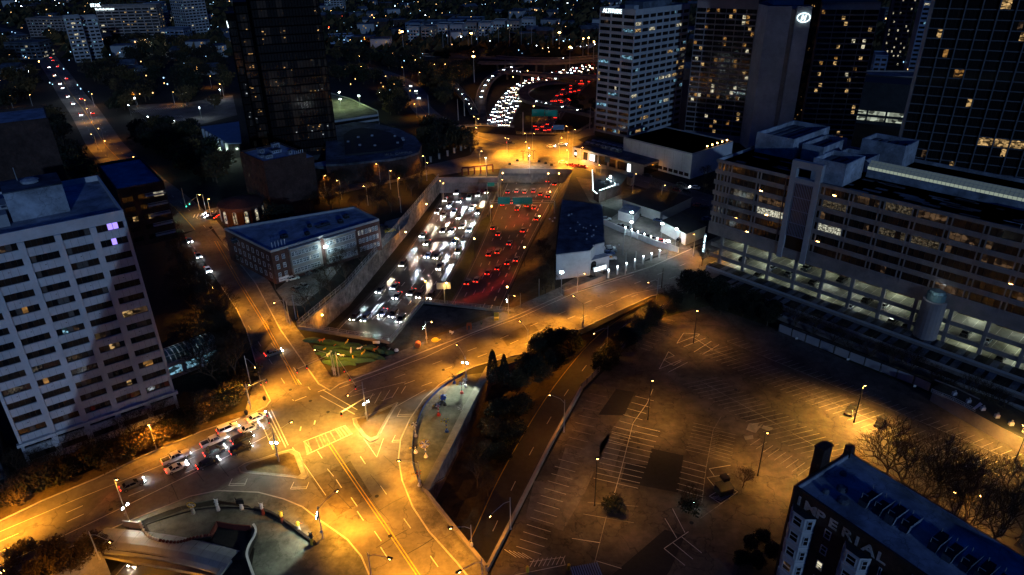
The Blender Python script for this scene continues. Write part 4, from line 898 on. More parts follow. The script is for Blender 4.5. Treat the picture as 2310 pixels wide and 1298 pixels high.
# ================================================================== BIG OFFICE BLOCK OVER A GARAGE
o0, o1 = Vector((65.6, 211.4, 0)), Vector((121.5, 148, 0)); aO = ang(o0, o1); WO = 118.0; DO = 44
tO = thing('office_block', 'long tan office block with ribbon windows above lit garage decks at the right', 'building', o0, aO)
ZB = 14.5; fhO = 3.55; NFO = 6; mb = MB(); mb.box((.4, .4, ZB), (WO-.4, DO-.4, 37), 'glass_brown')
bwO = 8.7; nbO = 13; XF0, XF1 = 25.0, 34.0
def seg(x0, x1, first):
    n = max(1, round((x1-x0)/bwO)); bw = (x1-x0)/n; return [(x0+i*bw, bw) for i in range(n)]
segs = [(0.9, 3.4)]+seg(4.6, XF0-.3, 0)+seg(XF1+.3, WO-1, 0)
wsets = {}
# interior light pattern: (bay index, floor from bottom) -> material of the row of panes
litO = {(3,2):'office_white', (2,2):'office_white', (3,4):'office_dim', (2,3):'room_dim', (4,5):'room_dim', (5,5):'office_dim', (6,5):'room_dim', (11,4):'office_bright', (12,4):'office_bright', (10,4):'office_bright', (5,3):'office_dim', (6,3):'office_dim', (7,4):'room_dim', (8,3):'room_dim', (13,3):'room_dim', (1,3):'office_dim', (9,1):'room_dim', (7,0):'room_dim'}
room('office_white', (1, .98, .75), .9, 3.4, .25); room('office_bright', (1, .95, .7), 1.1, 3.2, .2); room('office_dim', (1, .8, .5), .12, 3.0, .4)
for f in range(NFO):
    z = ZB+1.2+f*fhO; mb.box((.003, 0, z), (XF0, .4, z+1.35), 'tan_facade'); mb.box((XF1, 0, z), (WO-.003, .4, z+1.35), 'tan_facade'); mb.box((0, .41, z), (.4, DO, z+1.35), 'tan_facade')
    for s in range(1, int(WO/3)): 
        if not XF0 < s*3 < XF1: mb.box((s*3-.015, -.012, z+.03), (s*3+.015, .002, z+1.32), 'curtain')
    mb.box((.003, -.06, z+1.3), (XF0, .01, z+1.36), 'grey_facade'); mb.box((XF1, -.06, z+1.3), (WO-.003, .01, z+1.36), 'grey_facade')
for (x, bw) in segs+[(XF0-1.1, 0), (3.4, 1.2)]:
    for q_ in (0, 1.15): mb.box((x-.14+q_*(1 if bw else 0), -.08, ZB+1.2), (x+.14+q_*(1 if bw else 0), .42, ZB+1.2+NFO*fhO), 'tan_facade')
zt = ZB+1.2+NFO*fhO
mb.box((0, 0, zt), (XF0, .4, 38), 'tan_facade'); mb.box((XF1, 0, zt), (WO, .4, 38), 'tan_facade'); mb.box((0, .4, zt), (.4, DO, 38), 'tan_facade')
mb.box((0, -.02, ZB-1.6), (WO, .6, ZB+1.2), 'tan_facade'); mb.box((0, .6, ZB-1.6), (.5, DO, ZB+1.2), 'tan_facade')
mb.box((.5, .6, ZB-1.6), (WO, DO, ZB-1.0), 'concrete')
mb.build('wall', tO)
pc = {}
def office_pane(w, m_):
    k_ = (round(w, 2), m_)
    if k_ not in pc: p_ = MB(); p_.face([(.06, 0, .05), (w-.06, 0, .05), (w-.06, 0, 2.15), (.06, 0, 2.15)], m_); pc[k_] = p_.mesh('pane')
    return pc[k_]
for bi, (x, bw) in enumerate(segs):
    for f in range(NFO):
        n = max(1, round((bw-1.3)/1.5)) if bi else 1; x0 = x+(1.3 if bi else 0); ww = (bw-1.3-.1) if bi else 2.4; pw = ww/n
        wf = MB()
        for k in range(n+1): wf.box((k*pw-.035, .2, 0), (k*pw+.035, .32, 2.2), 'black_frame')
        wf.box((0, .2, 0), (ww, .32, .06), 'black_frame'); wf.box((0, .2, 2.12), (ww, .32, 2.2), 'black_frame')
        if (n, round(ww, 2)) not in wsets: wsets[(n, round(ww, 2))] = wf.mesh('window')
        o = put(wsets[(n, round(ww, 2))], 'window', tO, (x0, 0, ZB+1.2+f*fhO+1.35))
        for k in range(n):
            m_ = litO.get((bi, f)); m_ = (m_ if rnd() < .85 else 'glass_brown') if m_ else ('room_dim' if rnd() < .05 else ('glass_brown' if rnd() < .6 else 'glass_dark'))
            put(office_pane(pw, m_), 'pane', o, (k*pw, .29, 0))
# small warm ceiling lamps seen through the glass
for (x, z) in ((16, 31.2), (19, 24.2), (9, 20.4), (38, 35.2), (57, 34.4), (36, 20.5), (13.5, 17.0), (84, 24)): 
    m = MB(); m.box((x, .12, z), (x+.9, .16, z+.22), 'bulb_sodium'); m.build('ceiling_lamp', tO)
# projecting portal with slatted blue screen
m = MB(); m.box((XF0, -.5, ZB-2), (XF0+1.6, 1.2, 43), 'grey_facade'); m.box((XF1-1.6, -.5, ZB-2), (XF1, 1.2, 43), 'grey_facade'); m.box((XF0+1.6, -.5, 41), (XF1-1.6, 1.2, 43), 'grey_facade'); m.box((XF0+1.6, -.5, 36.6), (XF1-1.6, 1.2, 38), 'grey_facade'); m.build('portal_frame', tO)
m = MB(); m.box((XF0+1.6, .9, ZB+6), (XF1-1.6, 1.1, 36.6), 'glass_blue' if 'glass_blue' in MT else 'roof_metal'); m.build('screen_backing', tO)
sm_ = MB(); sm_.box((0, -.35, 0), (.12, -.2, 16.2), 'roof_metal'); sm_ = sm_.mesh('slat')
for k in range(12): put(sm_, 'slat', tO, (XF0+1.9+k*.48, 0, 20.2))
m = MB()
for z in (20.2, 24.2, 28.2, 32.2, 36.3): m.box((XF0+1.6, -.4, z), (XF1-1.6, -.15, z+.16), 'roof_metal')
m.build('screen_rail', tO)
# roof, penthouses, skylight
m = MB(); m.box((.4, .4, 36.6), (WO-.4, DO-.4, 37.0), 'roofing_tar', top='roofing_tar')
for k in range(60):
    x, y = 3+rnd()*(WO-12), 1.5+rnd()*15; m.box((x, y, 37.0), (x+1.5+rnd()*5, y+.5+rnd()*1.2, 37.03), 'roofing_dark')
m.build('roof', tO)
m = MB(); m.box((.0, .41, 37), (.41, DO, 38), 'roofing'); m.box((.41, DO-.4, 37), (WO, DO, 38), 'roofing'); m.build('parapet', tO)
def tray(name, x, y, w, d, h, t_=tO, z=37.0, m_='roofing'):
    q = MB(); q.box((x, y, z), (x+w, y+.4, z+h), m_); q.box((x, y+d-.4, z), (x+w, y+d, z+h), m_); q.box((x, y+.4, z), (x+.4, y+d-.4, z+h), m_); q.box((x+w-.4, y+.4, z), (x+w, y+d-.4, z+h), m_)
    q.box((x+.4, y+.4, z), (x+w-.4, y+d-.4, z+h-1.6), 'roofing_tar')
    for k in range(int(w//2.5)): q.box((x+1+k*2.5, y+1, z+h-1.6), (x+2.4+k*2.5, y+d-1, z+h-1.2), 'roofing_dark')
    return q.build(name, t_)
tray('penthouse', 2, 19, 13, 24, 6.5); tray('penthouse', 16.5, 22, 7, 16, 5.0); tray('penthouse', 29, 4, 9.5, 12, 6.5); tray('penthouse', 30, 22+11, 13, 10, 7)
tray('penthouse', 27, 22, 0.9+9, 9, 3.8)
for (x, y, w_, d_, h_) in ((86, 7, 8, 6, 3.2), (96, 9, 7, 5, 3.2)):
    q = MB(); q.box((x, y, 37), (x+w_, y+d_, 37+h_), 'white_facade', top='roofing_dark'); q.build('penthouse', tO)
q = MB()
for k in range(20): q.box((82+k*.9, 3.2+.6*(k % 3), 37), (82.15+k*.9, 3.4+.6*(k % 3), 38.4), 'roofing')
q.box((78, 4.8, 37.6), (100, 5.0, 37.75), 'roofing'); q.build('roof_pipework', tO)
sk = []; SX0, SX1, SY = 39, WO, 18.0
mt = mat('skylight_glass', (.42, .47, .40), .35, em=(.75, .9, .6), es=.045); emis('skylight_edge', (.8, .95, .75), .32)
pa = MB(); pa.face([(.05, 0, 0), (1.0, 0, 0), (1.0, 1.6, 1.5), (.05, 1.6, 1.5)], 'skylight_glass'); pa = pa.mesh('skylight_pane')
pb = MB(); pb.face([(.05, 0, 0), (1.0, 0, 0), (1.0, 0, .9), (.05, 0, .9)], 'skylight_edge'); pb = pb.mesh('skylight_pane')
for k in range(int((SX1-SX0)/1.05)):
    put(pb, 'skylight_pane', tO, (SX0+k*1.05, SY-.02, 39.3)); put(pa, 'skylight_pane', tO, (SX0+k*1.05, SY, 40.2)); put(pa, 'skylight_pane', tO, (SX0+k*1.05+1.05, SY+3.2, 40.2), math.pi)
q = MB(); q.box((SX0, SY, 37), (SX1, SY+3.2, 39.3), 'roofing')
for k in range(int((SX1-SX0)/1.05)+1):
    x = SX0+k*1.05; q.tube([(x, SY-.03, 39.3), (x, SY-.03, 40.2), (x, SY+1.6, 41.72), (x, SY+3.23, 40.2)], .045, 'white_frame', 4)
for (y, z) in ((SY-.03, 39.3), (SY-.03, 40.2), (SY+.8, 41.0), (SY+1.6, 41.74), (SY+2.4, 41.0)): q.tube([(SX0, y, z), (SX1, y, z)], .05, 'white_frame', 4)
q.build('skylight_frame', tO)
# garage decks under the block
for lvl, z in enumerate((1.2, 5.0, 8.8)):
    q = MB(); q.box((1.5+lvl*.01, 1.0, z), (WO, DO, z+.35), 'concrete'); q.box((1.5+lvl*.01, .4, z-.2), (WO, 1.0, z+1.0), 'tan_facade')
    for k in range(45): q.box((4+k*2.6, 2, z+.35), (4.1+k*2.6, 7, z+.365), 'paint_white')
    q.build('garage_deck', tO)
    for k in range(11):
        f_ = MB(); f_.box((8+k*10, 6, z+3.1), (10.5+k*10, 6.3, z+3.2), 'garage_tube' if 'garage_tube' in MT else 'sign_white'); f_.build('tube_lamp', tO)
        if lvl != 9: light('garage_light', (9.2+k*10, 6.1, z+2.9), 40+110*rnd(), (.86, 1, .66+.2*rnd()), tO, r=.5)
q = MB()
for k in range(14): 
    x = 5+k*8.6; q.box((x, .2, 0), (x+.9, 1.1, ZB-1.6), 'tan_facade'); q.box((x, 12, 0), (x+.8, 12.8, ZB-1.6), 'tan_facade')
q.box((0, 13, 0), (WO, 13.4, ZB-1.6), 'tan_facade'); q.build('garage_column', tO)
for k in range(13): 
    q = MB(); q.box((7+k*8.6, -.12, ZB-1.75), (13+k*8.6, -.03, ZB-1.62), 'fascia_glow' if 'fascia_glow' in MT else 'room_dim'); q.build('fascia_strip', tO)
q = MB(); q.lathe((70, -.2, 0), [(2.9, 0), (2.9, 14.5)], 'hotel_band', 20); q.lathe((70, -.2, 14.5), [(2.3, 0), (2.3, 2.0)], 'glass_teal', 16); q.build('stair_cylinder', tO)
q = MB(); q.lathe((70, -.2, 16.5), [(2.0, 0), (1.8, .7), (.3, 1.1)], 'glass_teal', 12); q.build('stair_dome', tO)
light('stair_light', (70, -4, 17.5), 30, (.8, .95, 1), tO)
# low planted terraces in front of the garage
tT = thing('terrace_building', 'low dark terrace structure with slatted roofs between the office garage and the parking lot', 'building', o0, aO)
for j, (y0, y1, h_, m_) in enumerate(((-5, .0, 3.4, 'roofing_tar'), (-11, -5.4, 2.6, 'soil'), (-15, -11.4, 1.6, 'roofing_tar'))):
    q = MB(); q.box((4+j*6, y0, 0), (WO, y1, h_), 'tan_facade', top=m_)
    for k in range(40): q.box((6+j*6+k*2.6, y0+.3, h_), (7.6+j*6+k*2.6, y1-.3, h_+.12), 'roofing_dark' if k % 3 else 'soil')
    q.build('terrace', tT)
    q = MB(); q.box((4+j*6, y0-.2, h_-.1), (WO, y0-.01, h_+.5), 'grey_facade'); q.build('edge_beam', tT)
m = MB(); m.box((0, 0, 0), (.5, .2, 7), 'roof_metal'); o = m.build('parking_sign', tO, (-.6, -.4, 5.4)); l_ = put(text_mesh('P Public Parking', .95, .03, 'logo_white', .015), 'lettering', o, (.40, -.06, .3)); l_.rotation_euler = (math.pi/2, -math.pi/2, 0)
for (x, z, c_) in ((52, 5.35, 'car_black'), (60, 1.55, 'car_grey'), (28, 5.35, 'car_grey'), (64, 1.55, 'car_black'), (78, 5.35, 'car_grey'), (18, 1.55, 'car_black'), (22, 5.35, 'car_silver'), (33, 9.15, 'car_grey'), (36, 5.35, 'car_black'), (44, 9.15, 'car_black'), (48, 1.55, 'car_silver'), (57, 5.35, 'car_white'), (67, 5.35, 'car_black'), (83, 5.35, 'car_silver'), (87, 1.55, 'car_black'), (92, 5.35, 'car_grey'), (12, 5.35, 'car_black')):
    GARAGE_CARS = globals().setdefault('GARAGE_CARS', []); GARAGE_CARS.append((x, z, c_))
# ================================================================== IMPERIAL HOTEL
i0, i1 = Vector((41.1, 76.4, 0)), Vector((51.5, 60.3, 0)); aI = ang(i0, i1); WI, DI, HI = 52, 13.4, 28
tI_ = thing('brick_hotel', 'brick hotel with white bay windows and painted IMPERIAL HOTEL letters at the bottom right', 'building', i0, aI)
q = MB(); q.box((0, 0, 0), (WI, DI, HI-1), 'brick'); q.box((-.01, -.01, HI-1), (WI, .35, HI+.15), 'brick'); q.box((-.01, .35, HI-1), (.35, DI+.01, HI+.15), 'brick'); q.box((.35, DI-.35, HI-1), (WI, DI+.01, HI+.15), 'brick'); q.build('wall', tI_)
q = MB(); q.box((.35, .35, HI-1.0), (WI, DI-.35, HI-.75), 'roofing', top='roof_pale' if 'roof_pale' in MT else 'roofing'); q.box((.35, .35, HI-.75), (.5, DI-.5, HI+.0), 'roofing'); q.box((.5, DI-.5, HI-.75), (WI, DI-.35, HI+.3), 'roofing'); q.build('roof', tI_)
q = MB(); q.box((-1.5, 6.2, 0), (.0, 8.4, HI+3.4), 'brick'); q.box((-1.6, 6.1, HI+3.4), (.1, 8.5, HI+3.7), 'brick'); q.build('chimney', tI_)
q = MB(); q.box((-.4, DI-.6, HI-.5), (.7, DI+.4, HI+1.5), 'brick'); q.build('corner_pier', tI_)
# bays
def imperial_bay(x):
    prof = [(0, 0), (.9, -1.25), (3.0, -1.25), (3.9, 0)]
    q = MB(); q.prism([(a, b-.003) for a, b in prof], 3, HI-3.0, 'white_facade', top='roofing_tar'); o = q.build('bay_window', tI_, (x, 0, 0))
    for f in range(7):
        zz = 4.3+f*3.1
        c = MB(); c.prism([(-.08, -.004), (.85, -1.4), (3.05, -1.4), (3.98, -.004)], zz-.55, zz-.4, 'white_frame'); c.build('cornice', o)
        for (a, b2) in ((prof[1], prof[2]), (prof[0], prof[1]), (prof[2], prof[3])):
            d = Vector(b2)-Vector(a); L = d.length; wn = wimp[0 if L > 1.8 else 1].pick(.12); 
            an = math.atan2(d.y, d.x); s = Vector(a)+d.normalized()*(L*.5-(.75 if L > 1.8 else .4)); nn = Vector((d.y, -d.x)).normalized()*.09
            put(wn, 'window', o, (s.x+nn.x, s.y+nn.y, zz), an)
wimp = (WinSet(1.5, 1.75, 1, ['room_cool', 'room_white', 'room_dim'], K=3, frame='white_frame', dep=.03, t=.12, trans=.5), WinSet(.8, 1.75, 1, ['room_warm', 'room_dim'], K=2, frame='white_frame', dep=.03, t=.1, trans=.5))
for x in (.5, 9.0, 17.4, 25.8, 34): imperial_bay(x)
wsm = WinSet(1.0, 1.6, 1, ['room_white', 'room_dim'], K=3, frame='white_frame', dep=.0, t=.12, trans=.5); wna = WinSet(.4, 1.5, 1, ['room_dim'], K=1, frame='white_frame', dep=.0, t=.1)
for f in range(7):
    put(wsm.pick(.12), 'window', tI_, (6.0, -.05, 4.5+f*3.1))
    for x in (14.1, 15.9): put(wna.pick(.0), 'window', tI_, (x, -.05, 4.6+f*3.1))
    put(wsm.pick(.1), 'window', tI_, (22.8, -.05, 4.5+f*3.1))
for k, (s_, x) in enumerate((('IMPERIAL', 1.0), ('HOTEL', 17.8))):
    xx = x
    for ch in s_:
        o = put(text_mesh(ch, 2.2, .03, 'letter_paint', .05), 'letter', tI_, (xx, -.05, HI-2.55)); o.rotation_euler = (math.pi/2, 0, 0); o.scale = (1.25, 1, 1); xx += 1.15 if ch == 'I' else 2.0
# roof machinery
for k in range(11):
    if k == 4: continue
    q = MB(); q.box((0, .3*(k % 2), 0), (1.1, 3.2-.5*(k % 3 == 1), 1.0+.5*(k % 3 == 2)), 'roofing_dark', top='roofing_tar'); q.tube([(.2, .2, 1.3), (.2, .2, 2.2), (1, .2, 2.2)], .06, 'galvanized', 4); q.tube([(.2, 2.9, 1.3), (.2, 2.9, 2.2)], .05, 'galvanized', 4)
    q.face([(1.2, 0, .1), (1.25, 3.2, .1), (1.5, 3.2, 1.8), (1.45, 0, 1.8)], 'roofing'); q.build('condenser', tI_, (7+k*1.95, 5.2, HI-.74))
q = MB(); q.box((0, 0, 0), (6, 5, 2.6), 'roofing', top='roofing')
for k in range(6): q.lathe((1.3+(k//2)*1.7, 1.5+(k % 2)*2, 2.6), [(.7, 0), (.7, .15)], 'roofing_tar', 12)
q.build('cooling_unit', tI_, (30.5, 6.5, HI-.74))
for (x, y, r_) in ((4, 6, .8), (3, 3.5, .5), (5.5, 4, .9), (2.2, 9, .5)):
    q = MB(); q.lathe((x, y, HI-.75), [(r_, 0), (r_, .35), (r_*.6, .6)], 'roofing_dark', 10); q.build('roof_vent', tI_)
# ================================================================== CAR LOTS RIGHT OF THE FREEWAY
def wall_thing(name, label, px, h, th, m_, cat='wall', z0=0, cap=None):
    pts = G2(px); q = MB(); slab(q, pts, -th/2, th/2, z0, z0+h, m_)
    if cap: slab(q, pts, -th/2-.06, th/2+.06, z0+h, z0+h+.12, cap)
    return tag(q.build(name), label, cat)
lot = MB(); flat(lot, G2([(1362,505),(1395,480),(1500,500),(1590,525),(1590,548),(1545,560),(1470,580),(1370,632),(1345,640),(1335,610)]), .015, 'asphalt'); flat(lot, G2([(1400,482),(1500,498),(1540,525),(1530,552),(1500,568),(1465,545),(1365,508)]), .02, 'concrete')
flat(lot, G2([(1300,400),(1420,420),(1600,470),(1600,500),(1500,490),(1400,478),(1330,455)]), .018, 'asphalt_old'); flat(lot, G2([(1265,645),(1310,620),(1355,635),(1268,668)]), .02, 'concrete'); struct('car_lot', lot)
wall_thing('retaining_wall', 'pale sloping wall with lamp posts between the two dealer lots', [(1362,507),(1420,532),(1480,556),(1530,571)], 2.2, .4, 'white_facade')
wall_thing('boundary_wall', 'tan wall around the small yard beside the orange lit road', [(1262,660),(1272,668),(1365,632),(1310,612)], 1.8, .3, 'tan_facade')
wall_thing('lot_wall', 'white wall behind the brightly lit dealer lot', [(1448,476),(1508,505)], 2.4, .4, 'white_facade')
def posts(label, a, b, n, lit=True, E=8):
    A, B = P(*a), P(*b)
    for k in range(n):
        p = A.lerp(B, k/(n-1)); t = thing('lamp_post', label, 'lamp post', p, 0, label.split(',')[0]); q = MB(); q.box((-.25, -.25, 0), (.25, .25, 2.9), 'white_facade'); q.build('post', t); q = MB(); q.box((-.13, -.13, 2.9), (.13, .13, 3.15), 'bulb_white'); q.build('lamp', t)
        light('post_light', (0, -.5, 2.6), E, (.75, .95, 1), t)
posts('short pale gate post with a white lamp on top along the inner lot wall', (1410,530), (1497,560), 7)
posts('short pale gate post with a white lamp on top along the orange lit road', (1372,628), (1487,582), 7)
def shed(name, label, px, h, wm='white_facade', rm='roofing_dark', z=0, over=.0):
    pts = G2(px, h); t = thing(name, label, 'building'); q = MB(); q.prism([tuple(p.xy) for p in pts], z, h, wm); q.build('wall', t); c_ = sum(pts, Vector())/len(pts)
    q = MB(); q.prism([tuple((c_+(p-c_)*(1.03+over)).xy) for p in pts], h, h+.35, wm if over == 0 else rm, top=rm); q.build('roof', t); return t
s1 = shed('dealer_shed', 'dark flat-roofed shed behind the white dealer lot wall', [(1405,452),(1490,480),(1560,447),(1470,425)], 4, 'grey_facade', 'roofing_tar')
s2 = shed('dealer_office', 'white-walled dealer building with dark roof at the orange road corner', [(1492,500),(1548,530),(1592,512),(1535,483)], 4.2, 'white_facade', 'roofing_tar')
s3 = shed('canopy_building', 'small white lit kiosk at the back of the dealer lot', [(1395,478),(1430,488),(1445,470),(1412,462)], 3.4, 'white_facade', 'roofing')
s4 = shed('restaurant', 'dark roofed bar outlined with white light strings beside the freeway slope', [(1340,428),(1352,436),(1400,418),(1415,398),(1375,385),(1345,383)], 4.4, 'brick', 'roofing_tar')
for a, b2 in (((1336,383),(1338,430)),((1338,430),(1347,437)),((1352,430),(1392,416)),((1392,416),(1368,404))):
    A, B = P(*a, 4.9), P(*b2, 4.9); q = MB(); q.tube([A, B], .14, 'led_strip', 4); q.build('light_string', s4)
q = MB(); p = P(1377, 400, 5); q.box((p.x-.3, p.y-.3, 4.8), (p.x+.3, p.y+.3, 5.6), 'bulb_cool'); q.build('lamp', s4); light('bar_light', (p.x, p.y-2, 7), 450, (.7, .95, 1)); light('bar_light', P(1400, 440, 3), 300, (.6, .85, 1)); light('bar_light', P(1360, 446, 3), 200, (.6, .9, 1))
for k in range(6): q = MB(); pp_ = P(1352+k*8, 408+(k % 3)*5, 4.75); q.box((pp_.x-.8, pp_.y-.5, 4.75), (pp_.x+.8, pp_.y+.5, 5.4), 'roofing' if k % 2 else 'roofing_dark'); q.build('roof_unit', s4)
dn = shed('shop_row', 'low grey shop roof beside the road behind the dealer lots', [(1410,398),(1425,404),(1432,396),(1418,390)], 3.4, 'tan_facade', 'roofing_dark')
for px, E in (((1425,480),2600),((1494,506),2800),((1527,518),1800),((1425,502),1500),((1508,545),1900)):
    p = P(px[0], px[1], 6.5); t = thing('lot_lamp', 'white lot floodlight on a thin mast, %s' % {1425:'at the kiosk', 1494:'over the white dealer wall', 1527:'nearest the dealer office', 1508:'above the bright lower end of the lot'}[px[0]]+(' rear' if px[1] == 480 else ''), 'lamp', (p.x, p.y, 0))
    q = MB(); q.tube([(0, 0, 0), (0, 0, 6.6)], .1, 'galvanized', 5); q.build('pole', t); q = MB(); q.box((-.45, -.3, 6.5), (.45, .3, 6.8), 'bulb_cool' if px[1] != 502 else 'bulb_white'); q.build('lamp', t); light('lot_light', (0, 0, 6.2), E*.2, (.72, .95, 1), t)
t = thing('sign_cabinet', 'bright white rectangular lit sign on the corner of the dealer yard', 'sign', P(1352, 622), .55); q = MB(); q.box((-2.6, -.3, 2.0), (2.6, .3, 3.6), 'white_frame'); q.face([(-2.5, -.32, 2.1), (2.5, -.32, 2.1), (2.5, -.32, 3.5), (-2.5, -.32, 3.5)], 'sign_white'); q.build('cabinet', t); q = MB(); q.box((-2, -.1, 0), (-1.8, .1, 2), 'dark_metal'); q.box((1.8, -.1, 0), (2, .1, 2), 'dark_metal'); q.build('post', t)
light('sign_light', P(1352, 640, 2), 50, (.7, .9, 1))
# white yard lamp in front of the warehouse
p = P(1266, 668); t = thing('yard_lamp', 'white lamp on a pole lighting the front of the blue-roofed warehouse', 'lamp', p); q = MB(); q.tube([(0, 0, 0), (0, 0, 8.2)], .12, 'galvanized', 6); q.build('pole', t); q = MB(); q.box((-.5, -.3, 8.1), (.5, .3, 8.5), 'bulb_cool'); q.build('lamp', t); light('yard_light', (0, -1.5, 7.6), 60, (.72, .93, 1), t)
light('yard_light', P(1345, 600, 6), 60, (.7, .93, 1))
# far right mid block with lit deck band, and Sheraton building
t = block('convention_block', 'dark low block with a bright open deck band between the two hotel towers', 'building', P(1925, 285, 6)+Vector((0, 10, 0)), math.radians(-30), 40, 25, 22, 'roofing_tar', 'roofing_tar', (), plit=.1)
t_bb = MB(); 
for r_ in range(2):
    for k in range(4): q = MB(); q.face([(0, 0, 0), (8.6, 0, 0), (8.6, 0, 2.0), (0, 0, 2.0)], 'garage_light'); q.build('lit_deck', t, (1+k*9.6, -.05, 2+r_*3.4))
# ================================================================== BRIDGE EDGES, FENCES
def rail(name, label, px, h=1.1, base=.5, post=2.5, m_='galvanized', z=0, cat='railing', mesh_=True):
    pts = G2(px, z); t = thing(name, label, cat)
    q = MB(); slab(q, pts, -.25, .25, z, z+base, 'concrete'); q.build('kerb_wall', t); q = MB()
    for zz in (base+.05, base+h*.5, base+h): q.tube([p+Vector((0, 0, zz)) for p in pts], .035, m_, 4)
    q.build('rail', t); pm_ = MB(); pm_.tube([(0, 0, base), (0, 0, base+h)], .05, m_, 4); pm_ = pm_.mesh('post')
    q = MB()
    for i in range(len(pts)-1):
        L = (pts[i+1]-pts[i]).length; n = max(1, int(L/post))
        for k in range(n): p = pts[i].lerp(pts[i+1], k/n); put(pm_, 'post', t, p)
        n2 = int(L/.35)
        for k in range(n2): p = pts[i].lerp(pts[i+1], k/n2); q.box((p.x-.012, p.y-.012, z+base), (p.x+.012, p.y+.012, z+base+h), m_)
    q.build('mesh_panel', t); return t
rail('bridge_railing', 'pale railing along the near edge of the freeway opening above the hedge waves', [(672,742),(880,776)], 1.2, 1.0)
rail('bridge_railing', 'railing turning along the dark deck beside the headlight lanes', [(880,776),(955,684)], 1.0, .8)
rail('bridge_railing', 'thin railing over the taillight lanes by the dark park deck', [(955,684),(1160,707)], 1.0, .7)
rail('wall_fence', 'tall mesh fence on top of the long freeway retaining wall', [(672,742),(780,650),(936,470),(990,404)], 2.0, .5, 3)
rail('bridge_railing', 'curved railing along the far junction bridge over the distant lanes', [(1000,268),(1040,288),(1085,284),(1160,288)], 1, .4, 4)
rail('bridge_railing', 'railing on the far side of the junction above the red taillights', [(1165,303),(1298,303),(1335,280)], 1, .4, 4)
# long retaining wall of vertical concrete panels
tw = thing('freeway_wall', 'long tall retaining wall of stained vertical concrete panels left of the headlight lanes', 'wall')
wt = G2([(672,742),(780,650),(936,470),(990,404)]); wb_ = [Vector((p.x, p.y, FZ)) for p in wt]
pn = MB(); pn.box((0, 0, 0), (1.15, .18, 6.9), 'retaining'); pn.box((.1, -.05, .2), (1.05, -.003, 6.7), 'retaining'); pn = pn.mesh('wall_panel')
for i in range(3):
    a, b2 = wb_[i], wb_[i+1]; L = (b2-a).length; n = int(L/1.25); an = ang(a, b2)
    for k in range(n): p = a.lerp(b2, (k+.5)/n); put(pn, 'wall_panel', tw, (p.x, p.y, FZ), an)
# portals at the far side: bridge beams with openings
t = thing('overpass_beam', 'concrete bridge beam across the far end of the headlight lanes', 'bridge'); a, b2 = P(988,404), P(1124,403); q = MB(); slab(q, [a, b2], -.8, .1, -1.6, .9, 'tan_facade'); q.build('beam', t)
t = thing('overpass_beam', 'concrete bridge beam under the lit plaza above the taillights', 'bridge'); q = MB(); slab(q, [P(1128,383), P(1290,384)], -.8, .1, -1.6, .8, 'tan_facade'); q.build('beam', t)
q = MB()
for f_ in (.45, .93): p = P(1128,383).lerp(P(1290,384), f_); q.box((p.x-.5, p.y-.5, FZ), (p.x+.5, p.y+.5, -1.6), 'concrete')
q.build('column', t)
t = thing('pergola', 'dark open pergola of square frames standing on the deck above the far lanes', 'pergola'); a, b2 = P(1043,396), P(1112,388); q = MB(); slab(q, [a, b2], -.4, .4, 3.3, 4.0, 'rust_red'); q.build('beam', t)
for k in range(6): p = a.lerp(b2, k/5); q = MB(); q.box((p.x-.35, p.y-.35, 0), (p.x+.35, p.y+.35, 3.3), 'rust_red'); q.build('post', t)
lot2 = MB(); flat(lot2, G2([(1128,384),(1132,378),(1180,352),(1240,356),(1285,382)]), .045, 'sidewalk'); struct('junction_plaza', lot2)
# near bridge at bottom left: rounded steel fascia
t = thing('bridge_fascia', 'wide rounded grey metal bridge edge above the underpass lanes at the bottom left', 'bridge')
fa = smooth_path([P(218,1216,.4), P(330,1228,.4), P(430,1246,.4), P(520,1270,.4)], 4)
prof = [(-.2, -2.2), (-1.6, -1.6), (-2.0, -.6), (-1.6, .3), (-.6, .75), (.8, .9), (2.4, .7), (3.0, .2)]
n_seg = len(fa)-1
for i in range(n_seg):
    q = MB(); a, b2 = fa[i], fa[i+1]; d = (b2-a).normalized(); nn = Vector((-d.y, d.x, 0)); a = a+d*.03
    for (o1_, z1), (o2_, z2) in zip(prof, prof[1:]):
        q.face([a+nn*o1_+Vector((0, 0, z1-.4)), b2+nn*o1_+Vector((0, 0, z1-.4)), b2+nn*o2_+Vector((0, 0, z2-.4)), a+nn*o2_+Vector((0, 0, z2-.4))], 'steel_plate')
    q.build('metal_panel', t)
q = MB(); slab(q, [P(218,1216), P(520,1270)], -2.0, -.3, -2.4, -1.7, 'concrete'); q.build('beam', t)
q = MB(); slab(q, [P(520,1268,0), P(478,1320,0), P(440,1380,0)], -.4, .4, -1, .5, 'steel_plate'); q.build('side_edge', t)
wall_thing('ramp_wall', 'light concrete wall beside the underpass at the bottom left corner', [(222,1240),(132,1298),(40,1360)], 1.0, .5, 'retaining', z0=0)
